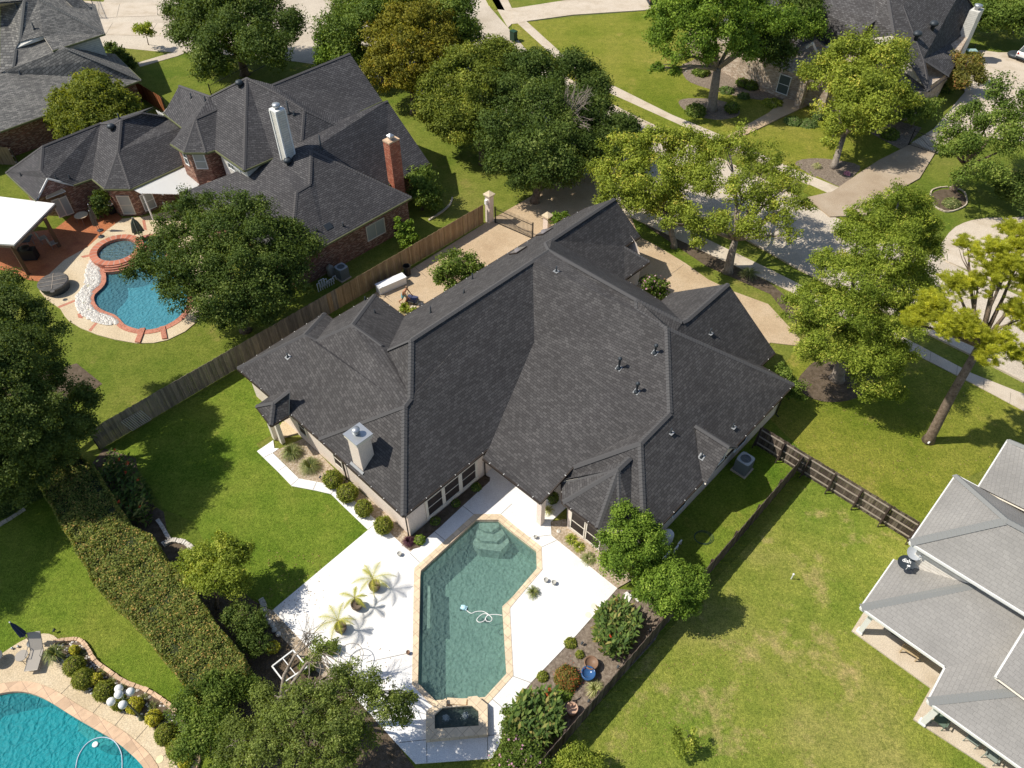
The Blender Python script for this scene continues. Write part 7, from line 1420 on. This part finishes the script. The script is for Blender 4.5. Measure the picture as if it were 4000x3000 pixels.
# satellite dishes on the cream wall
def dish(label, c, nrm, rad, col, text=None):
    c = Vector(c); nrm = Vector(nrm).normalized(); r = thing('satellite_dish', label, 'satellite dish', c, 'satellite dishes on the cream wall'); side = nrm.cross(VZ).normalized(); upv = side.cross(nrm)
    m = mat('dish_paint', col, .45); mb = MB(); rows = []
    for i in range(6):
        f_ = i/5; rows.append([c+(side*math.cos(t)+upv*math.sin(t)*.88)*rad*f_+nrm*(.14*f_*f_*rad) for t in [2*math.pi*j/28 for j in range(28)]])
    for i in range(5):
        for j in range(28): mb.face([rows[i][j], rows[i+1][j], rows[i+1][(j+1) % 28], rows[i][(j+1) % 28]]); mb.face([q-nrm*.015 for q in (rows[i][(j+1) % 28], rows[i+1][(j+1) % 28], rows[i+1][j], rows[i][j])])
    mb.build('reflector', m, r); mb = MB(); mb.tube([c-upv*rad*.8+nrm*.1, c-upv*rad*.5+nrm*rad*.95], .014, 5); mb.box(c-upv*rad*.45+nrm*rad, .12, .08, .08, side, nrm); mb.build('feed_arm', M_['white'] if col[0] < .3 else m, r)
    mb = MB(); mb.tube([c-nrm*.02, c-nrm*.25, c-nrm*.3-VZ*.35], .025, 6); mb.build('mount', M_['galv'], r)
    if text:
        cu = bpy.data.curves.new('lettering', 'FONT'); cu.body = text; cu.size = rad*.62; cu.align_x = 'CENTER'; cu.align_y = 'CENTER'; cu.extrude = .003; cu.offset = .006
        to = bpy.data.objects.new('lettering', cu); sc.collection.objects.link(to); dg = bpy.context.evaluated_depsgraph_get(); me = bpy.data.meshes.new_from_object(to.evaluated_get(dg)); bpy.data.objects.remove(to)
        lo = bpy.data.objects.new('lettering', me); sc.collection.objects.link(lo); me.materials.append(M_['white']); X = Vector((1, -.38, 0)).normalized(); X = (X-nrm*X.dot(nrm)).normalized(); Y = nrm.cross(X)
        cc = c+nrm*(.1*rad)+upv*rad*.02+Y*.08; lo.parent = r; lo.matrix_local = Matrix(((X.x, Y.x, nrm.x, cc.x-c.x), (X.y, Y.y, nrm.y, cc.y-c.y), (X.z, Y.z, nrm.z, cc.z-c.z), (0, 0, 0, 1)))
dish('dark grey satellite dish with white lettering on the porch roof', at(3540, 2198, 3.7), Vector((-.15, -.45, .9)), .42, (.035, .045, .055), 'dish')
dish('pale grey satellite dish just above the dark one', at(3573, 2160, 4.1), Vector((.05, -.4, .9)), .42, (.45, .48, .52))
# porch furniture on the right
def rocker(label, px, col, group='green chairs on the porch slab'):
    c = at(*px, .1); r = thing('porch_chair', label, 'chair', c, group); m = mat('chair_paint', col, .6); u = -VA
    mb = MB(); mb.box(c+VZ*.42, .5, .52, .05, VA); mb.build('seat', m, r); mb = MB(); mb.box(c+VZ*.75+VA*.27, .05, .5, .65, VA); mb.build('backrest', m, r); mb = MB()
    for s in (-1, 1): mb.bar(c+VB*.28*s+VZ*.62-VA*.28, c+VB*.28*s+VZ*.62+VA*.26, .06, .03)
    mb.build('armrests', m, r)
    for i, j in ((-1, -1), (1, -1), (1, 1), (-1, 1)): mb = MB(); mb.tube([c+VA*.23*i+VB*.26*j, c+VA*.21*i+VB*.26*j+VZ*(.62 if i < 0 else .42)], .02, 5); mb.build('leg', m, r)
rocker('green plastic chair at the lower porch column', (3662, 2825), (.12, .17, .13)); rocker('pale grey green chair under the lower porch eave', (3790, 2895), (.25, .29, .26)); rocker('pale grey green chair farthest along the lower porch', (3860, 2960), (.25, .29, .26)); rocker('dark chair just under the eave of the upper porch', (3570, 2528), (.2, .24, .24))
c = at(3548, 2555, .1); r = thing('wood_bench', 'small slatted wooden bench on the upper porch slab', 'bench', c); M_['benchw2'] = mat('bench_wood', (.45, .34, .2), .8); u = (at(3575, 2570, 0)-at(3525, 2540, 0)).normalized(); s = Vector((-u.y, u.x, 0)); mb = MB()
for k in (-.16, 0, .16): mb.box(c+s*k+VZ*.42, .85, .1, .03, u)
mb.build('seat', M_['benchw2'], r)
for i, j in ((-1, -1), (1, -1), (1, 1), (-1, 1)): mb = MB(); mb.bar(c+u*.38*i+s*.18*j, c+u*.38*i+s*.18*j+VZ*.4, .05); mb.build('leg', M_['benchw2'], r)
c = at(3510, 2480, .1); r = thing('grill', 'black grill in the shade of the upper porch eave', 'grill', c); mb = MB(); mb.box(c+VZ*.75, .9, .5, .3, u); mb.build('firebox', M_['black'], r); mb = MB(); mb.box(c+VZ*.3, .7, .4, .5, u); mb.build('cart', M_['black'], r)
c = at(3440, 2440, .1); r = thing('bicycle', 'dark bicycle leaning in the shade by the porch column', 'bicycle', c); d = (at(3465, 2460, 0)-at(3415, 2425, 0)).normalized()
for s in (-1, 1):
    mb = MB(); o_ = c+d*.48*s+VZ*.33; mb.tube([o_+d*(.31*math.cos(t))+VZ*(.31*math.sin(t)) for t in [2*math.pi*i/20 for i in range(21)]], .02, 5, False)
    for k in range(6): t = k*math.pi/3; mb.tube([o_, o_+d*(.31*math.cos(t))+VZ*(.31*math.sin(t))], .004, 3)
    mb.build('wheel', M_['black'], r)
mb = MB(); bb = c+VZ*.3; st = c-d*.15+VZ*.75; hd = c+d*.35+VZ*.8; mb.tube([bb, st, hd, bb, c-d*.48+VZ*.33, st], .016, 5); mb.tube([hd, c+d*.48+VZ*.33], .016, 5); mb.tube([hd, hd+VZ*.15], .014, 5); mb.build('frame', M_['black'], r); mb = MB(); s_ = d.cross(VZ); mb.tube([hd+VZ*.15-s_*.28, hd+VZ*.17, hd+VZ*.15+s_*.28], .014, 5); mb.build('handlebar', M_['galv'], r); mb = MB(); mb.ball(st+VZ*.06, .1, .04, 8, 5); mb.build('saddle', M_['brownpot'], r)
# ------------------------------------------------------------------ vehicles
def car(name, label, c, d, paint, L=4.7, W=1.85, Hh=1.65, suv=True):
    c = Vector(c); d = Vector(d).normalized(); s = Vector((-d.y, d.x, 0)); r = thing(name, label, 'car', c); pm = mat(name+'_paint', paint, .25, .1, .6)
    prof = [(-L/2, .45), (-L/2+.02, .85), (-L/2+.15, 1.0), (L/2-1.3, .98), (L/2-.3, .82), (L/2, .6), (L/2, .35), (-L/2, .35)]
    def loft(pr, wfun, part, m, parent):
        mb = MB(); A = [c+d*x+s*wfun(z)+VZ*z for x, z in pr]; B = [c+d*x-s*wfun(z)+VZ*z for x, z in pr]; mb.poly(A); mb.poly(list(reversed(B))); n = len(pr)
        for i in range(n): mb.face([A[i], B[i], B[(i+1) % n], A[(i+1) % n]])
        o = mb.build(part, m, parent); return o
    bo = loft(prof, lambda z: W/2-.04*abs(z-.7), 'body', pm, r)
    g = [(-L/2+.12, 1.0), (-L/2+.45, Hh-.04), (L/2-2.3, Hh-.04), (L/2-1.45, .98)]; loft(g, lambda z: W/2-.08-(z-1)*.28, 'windows', M_['glass'], r)
    rf = [(-L/2+.42, Hh-.06), (-L/2+.5, Hh), (L/2-2.4, Hh), (L/2-2.25, Hh-.06)]; loft(rf, lambda z: W/2-.24, 'roof', pm, r)
    mb = MB()
    for x in (-L/2+.2, -L/2+1.6, L/2-2.2):
        for sg in (-1, 1): mb.bar(c+d*x+s*sg*(W/2-.075)+VZ*.98, c+d*(x+(.25 if x < 0 else -.0))+s*sg*(W/2-.25)+VZ*(Hh-.02), .06, .06)
    mb.build('pillars', pm, r)
    for x in (-L/2+.85, L/2-.9):
        for sg in (-1, 1):
            o_ = c+d*x+s*sg*(W/2-.1)+VZ*.34; mb = MB(); mb.tube([o_-s*.11, o_+s*.11], .34, 18); wh = mb.build('wheel', M_['black'], r); mb = MB(); mb.tube([o_-s*.115, o_+s*.115], .19, 12); mb.build('rim', M_['galv'], wh)
    for sg in (-1, 1):
        mb = MB(); mb.box(c-d*(L/2-.01)+s*sg*(W/2-.18)+VZ*.85, .06, .2, .22, d); mb.build('tail_light', M_['tail'], r); mb = MB(); mb.box(c+d*(L/2-.02)+s*sg*(W/2-.25)+VZ*.68, .1, .3, .14, d); mb.build('headlight', M_['white'], r)
    mb = MB(); mb.box(c-d*(L/2+.03)+VZ*.45, .12, W*.92, .18, d); mb.build('bumper', M_['pipe'], r); return r
M_['tail'] = mat('tail_glass', (.35, .02, .02), .2)
car('parked_car', 'dark car parked on the driveway at the top centre behind the tall tree', at(2600, 18, .13), (1, .1, 0), (.03, .035, .045))
car('parked_car', 'white sport utility vehicle at the right edge on the pale court', at(4030, 225, .1), (1, .75, 0), (.75, .75, .74))
c = at(3965, 222, .1); r = thing('tool_box', 'dark rounded storage case on the pale court beside the white vehicle', 'box', c); mb = MB(); mb.ball(c+VZ*.25, .95, .32, 14, 8); mb.build('shell', M_['pipe'], r, True); mb = MB(); mb.box(c+VZ*.06, 1.5, 1.0, .12, VA); mb.build('base', M_['black'], r)
c = at(3785, 232, .1); r = thing('basketball_hoop', 'small hoop with a pale green backboard near the far white chimney', 'hoop', c); mb = MB(); mb.tube([c, c+VZ*1.8], .05, 6); mb.build('pole', M_['black'], r); mb = MB(); mb.box(at(3797, 196, 1.9), 1.1, .7, .05, (1, 0, 0)); mb.build('backboard', mat('aqua_board', (.3, .45, .42), .5), r)
# orange ladder pieces / pipes by the red fence
c = at(640, 440, 0); r = thing('pipe_bundle', 'loose bundle of white pipes leaning by the reddish fence', 'pipes', c); 
for k in range(7): mb = MB(); mb.tube([at(610+k*6, 430+k*3, .9), at(625+k*6, 455+k*2, 1.3), at(650+RNG.random()*20, 415+k*5, 1.2)], .03, 5); mb.build('pipe', M_['white'], r)
# dry grass and edging pipe
# ------------------------------------------------------------------ the man with the cart
def person():
    f = at(1580, 1186, .05); root = thing('person', 'shirtless man in blue and green shorts bending over a small cart on the driveway', 'person', f)
    # walking to the right, leaning forward, arms down towards the cart
    D = Vector((.93, -.36, 0)).normalized(); S = Vector((-D.y, D.x, 0))
    def q(x, y, z): return D*x+S*y+VZ*z
    J = {'pelvis': (q(0, 0, .95), .15), 'waist': (q(.06, 0, 1.1), .135), 'chest': (q(.2, 0, 1.33), .165), 'neckb': (q(.3, 0, 1.5), .085), 'neck': (q(.33, 0, 1.56), .058), 'head': (q(.38, 0, 1.66), .095), 'crown': (q(.4, 0, 1.74), .085),
     'hl': (q(0, .1, .9), .11), 'kl': (q(.22, .11, .52), .062), 'al': (q(.02, .12, .12), .042), 'tl': (q(.2, .13, .04), .035), 'hr': (q(0, -.1, .9), .11), 'kr': (q(-.06, -.11, .5), .062), 'ar': (q(-.38, -.12, .22), .042), 'tr': (q(-.3, -.12, .06), .033),
     'sl': (q(.24, .19, 1.42), .065), 'el': (q(.34, .27, 1.13), .045), 'wl': (q(.52, .24, .94), .03), 'pl': (q(.58, .23, .88), .034), 'sr': (q(.24, -.19, 1.42), .065), 'er': (q(.36, -.26, 1.14), .045), 'wr': (q(.54, -.22, .95), .03), 'pr': (q(.6, -.21, .89), .034)}
    E = [('pelvis', 'waist'), ('waist', 'chest'), ('chest', 'neckb'), ('neckb', 'neck'), ('neck', 'head'), ('head', 'crown'), ('pelvis', 'hl'), ('hl', 'kl'), ('kl', 'al'), ('al', 'tl'), ('pelvis', 'hr'), ('hr', 'kr'), ('kr', 'ar'), ('ar', 'tr'), ('chest', 'sl'), ('sl', 'el'), ('el', 'wl'), ('wl', 'pl'), ('chest', 'sr'), ('sr', 'er'), ('er', 'wr'), ('wr', 'pr')]
    for sd, y0, y1 in (('l', .23, 1), ('r', -.21, -1)):
        for k in range(4):
            b = q(.635, y0+.016*(k-1.5)*1.3, .865-.004*abs(k-1.5)); m = q(.665, y0+.018*(k-1.5), .835); t = q(.655-.002*k, y0+.018*(k-1.5), .805+.004*abs(k-1))
            J[f'{sd}b{k}'] = (b, .0095); J[f'{sd}m{k}'] = (m, .009); J[f'{sd}t{k}'] = (t, .008); E += [('p'+sd, f'{sd}b{k}'), (f'{sd}b{k}', f'{sd}m{k}'), (f'{sd}m{k}', f'{sd}t{k}')]
        J[sd+'th'] = (q(.59, y0-.045*y1, .865), .011); J[sd+'tt'] = (q(.62, y0-.05*y1, .835), .009); E += [('p'+sd, sd+'th'), (sd+'th', sd+'tt')]
    names = list(J); me = bpy.data.meshes.new('body'); me.from_pydata([tuple(J[n][0]) for n in names], [(names.index(a), names.index(b)) for a, b in E], [])
    o = bpy.data.objects.new('body', me); sc.collection.objects.link(o); o.parent = root
    md = o.modifiers.new('skin', 'SKIN'); 
    for i, n in enumerate(names): me.skin_vertices[0].data[i].radius = (J[n][1], J[n][1]); me.skin_vertices[0].data[i].use_root = (n == 'pelvis')
    sb = o.modifiers.new('sub', 'SUBSURF'); sb.levels = 2; sb.render_levels = 2
    me.materials.append(mat('skin', (.42, .2, .12), .55)); sk = o
    def skinpart(name, pts, edges, m):
        me2 = bpy.data.meshes.new(name); me2.from_pydata([tuple(p) for p, r in pts], [], []) if False else me2.from_pydata([tuple(p) for p, r in pts], edges, [])
        o2 = bpy.data.objects.new(name, me2); sc.collection.objects.link(o2); o2.parent = root; o2.modifiers.new('skin', 'SKIN')
        for i, (p, r) in enumerate(pts): me2.skin_vertices[0].data[i].radius = (r, r); me2.skin_vertices[0].data[i].use_root = (i == 0)
        o2.modifiers.new('sub', 'SUBSURF').levels = 1; me2.materials.append(m)
    skinpart('shorts', [(q(0, 0, .96), .165), (q(.04, 0, 1.04), .15), (q(0, .1, .9), .128), (q(.16, .115, .62), .1), (q(0, -.1, .9), .128), (q(-.045, -.115, .6), .1)], [(0, 1), (0, 2), (2, 3), (0, 4), (4, 5)], mat('shorts_cloth', (.16, .42, .5), .8))
    hc = q(.385, 0, 1.69)+Vector(f); mb = MB(); mb.ball(hc-D*.015+VZ*.03, .1, .092, 14, 9); mb.build('hair', mat('short_hair', (.22, .15, .1), .9), root, True)
    fc = q(.475, 0, 1.645)+Vector(f); mb = MB(); mb.tube([fc+VZ*.02, fc+D*.022-VZ*.012], [.008, .014], 6)
    mb.build('nose', sk.data.materials[0], root); mb = MB()
    for s in (-1, 1): mb.ball(fc+S*.032*s+VZ*.03-D*.01, .009)
    mb.build('eyes', M_['black'], root); mb = MB(); mb.bar(fc-VZ*.045-S*.025, fc-VZ*.045+S*.025, .008); mb.build('mouth', mat('lips', (.35, .1, .08), .6), root); mb = MB()
    for s in (-1, 1): mb.ball(hc+S*.098*s-VZ*.03, .018, .03, 8, 6)
    mb.build('ears', sk.data.materials[0], root)
    c = at(1612, 1180, .05); ct = thing('hand_cart', 'small low cart with a dark blue load pulled by the man', 'cart', c); mb = MB(); mb.box(c+VZ*.35, .8, .5, .25, D); mb.build('load', mat('cart_load', (.06, .07, .14), .7), ct); mb = MB(); mb.box(c+VZ*.2, .9, .55, .05, D); mb.build('tray', mat('cart_tray', (.35, .4, .38), .6), ct)
    mb = MB(); mb.tube([c-D*.4+VZ*.25, c-D*.32+VZ*.85], .018, 6); mb.tube([c-D*.32+VZ*.85-S*.25, c-D*.32+VZ*.85+S*.25], .016, 6); mb.build('handle', M_['frame_m'], ct)
    for s in (-1, 1):
        for x in (-.3, .3): w = c+D*x+S*.27*s+VZ*.12; mb = MB(); mb.tube([w-S*.025, w+S*.025], .12, 14); mb.build('wheel', M_['black'], ct)
person()
tuft('weeds', 'patch of yellow green weeds in the corner beside the court', 'plant', 'straw', (1580, 1218), 24, 120, .03, .35)
stones('court_gravel', [(1570, 1222), (1640, 1180), (1665, 1195), (1600, 1235)], 90, .07, .05, 'pebble')

# fallen leaves caught on the deck, walks and lawns near the trees
Q = [at(1150+RNG.random()*380, 2480+RNG.random()*450, .07) for _ in range(90)]+[at(1030+RNG.random()*260, 2150+RNG.random()*330, .07) for _ in range(120)]+[at(3000+RNG.random()*900, 1450+RNG.random()*450, .03) for _ in range(350)]+[at(2400+RNG.random()*900, 2450+RNG.random()*500, .03) for _ in range(200)]
o = leaf_obj('fallen_leaves', np.array(Q), RNG.normal(size=(len(Q), 3))*.2+np.array((0, 0, 1)), .09, .6, L_['litter'], None); tag(o, 'scattered dry leaves on the white deck and lawns', None, kind='stuff')

def bystander():
    f = at(2285, 690, .05); root = thing('person', 'standing person in dark top and blue jeans in the deep shade under the dark oak', 'person', f); S = Vector((1, 0, 0)); D = Vector((0, -1, 0))
    def q(x, y, z): return D*x+S*y+VZ*z
    def sk(name, pts, edges, m, root_i=0):
        me = bpy.data.meshes.new(name); me.from_pydata([tuple(p) for p, r in pts], [], []) if not edges else me.from_pydata([tuple(p) for p, r in pts], edges, [])
        o = bpy.data.objects.new(name, me); sc.collection.objects.link(o); o.parent = root; o.modifiers.new('skin', 'SKIN')
        for i, (p, r) in enumerate(pts): me.skin_vertices[0].data[i].radius = (r, r); me.skin_vertices[0].data[i].use_root = (i == root_i)
        o.modifiers.new('sub', 'SUBSURF').levels = 1; me.materials.append(m); return o
    pts = [(q(0, 0, .95), .14), (q(0, 0, 1.2), .13), (q(0, 0, 1.4), .15), (q(0, 0, 1.52), .06), (q(.02, 0, 1.63), .095), (q(.02, 0, 1.72), .08), (q(0, .1, .88), .1), (q(.02, .11, .5), .065), (q(0, .12, .1), .045), (q(.14, .13, .04), .035), (q(0, -.1, .88), .1), (q(.02, -.11, .5), .065), (q(0, -.12, .1), .045), (q(.14, -.13, .04), .035), (q(0, .2, 1.42), .06), (q(.03, .27, 1.15), .045), (q(.14, .25, .95), .03), (q(.17, .25, .88), .034), (q(0, -.2, 1.42), .06), (q(.03, -.27, 1.15), .045), (q(.14, -.25, .95), .03), (q(.17, -.25, .88), .034)]
    E = [(0, 1), (1, 2), (2, 3), (3, 4), (4, 5), (0, 6), (6, 7), (7, 8), (8, 9), (0, 10), (10, 11), (11, 12), (12, 13), (2, 14), (14, 15), (15, 16), (16, 17), (2, 18), (18, 19), (19, 20), (20, 21)]
    for h in (17, 21):
        for k in range(5):
            b = pts[h][0]; o = q(.012, (k-2)*.016, -.05 if k else -.02); pts += [(b+o, .0095), (b+o*1.6+q(.01, 0, -.02), .008)]; n = len(pts); E += [(h, n-2), (n-2, n-1)]
    sk('body', pts, E, mat('bystander_skin', (.4, .22, .15), .6))  # own skin tone of the standing figure
    sk('jeans', [(q(0, 0, .97), .15), (q(0, .1, .88), .115), (q(.02, .11, .5), .08), (q(0, .12, .12), .065), (q(0, -.1, .88), .115), (q(.02, -.11, .5), .08), (q(0, -.12, .12), .065)], [(0, 1), (1, 2), (2, 3), (0, 4), (4, 5), (5, 6)], mat('denim', (.22, .34, .42), .9))
    sk('shirt', [(q(0, 0, 1.0), .145), (q(0, 0, 1.2), .145), (q(0, 0, 1.41), .165), (q(0, .2, 1.42), .075), (q(.02, .245, 1.25), .06), (q(0, -.2, 1.42), .075), (q(.02, -.245, 1.25), .06)], [(0, 1), (1, 2), (2, 3), (3, 4), (2, 5), (5, 6)], mat('dark_shirt', (.05, .02, .02), .9))
    mb = MB(); mb.ball(Vector(f)+q(0, 0, 1.7), .105, .09, 12, 8); mb.build('hair', mat('dark_hair', (.04, .03, .02), .9), root, True)
bystander()
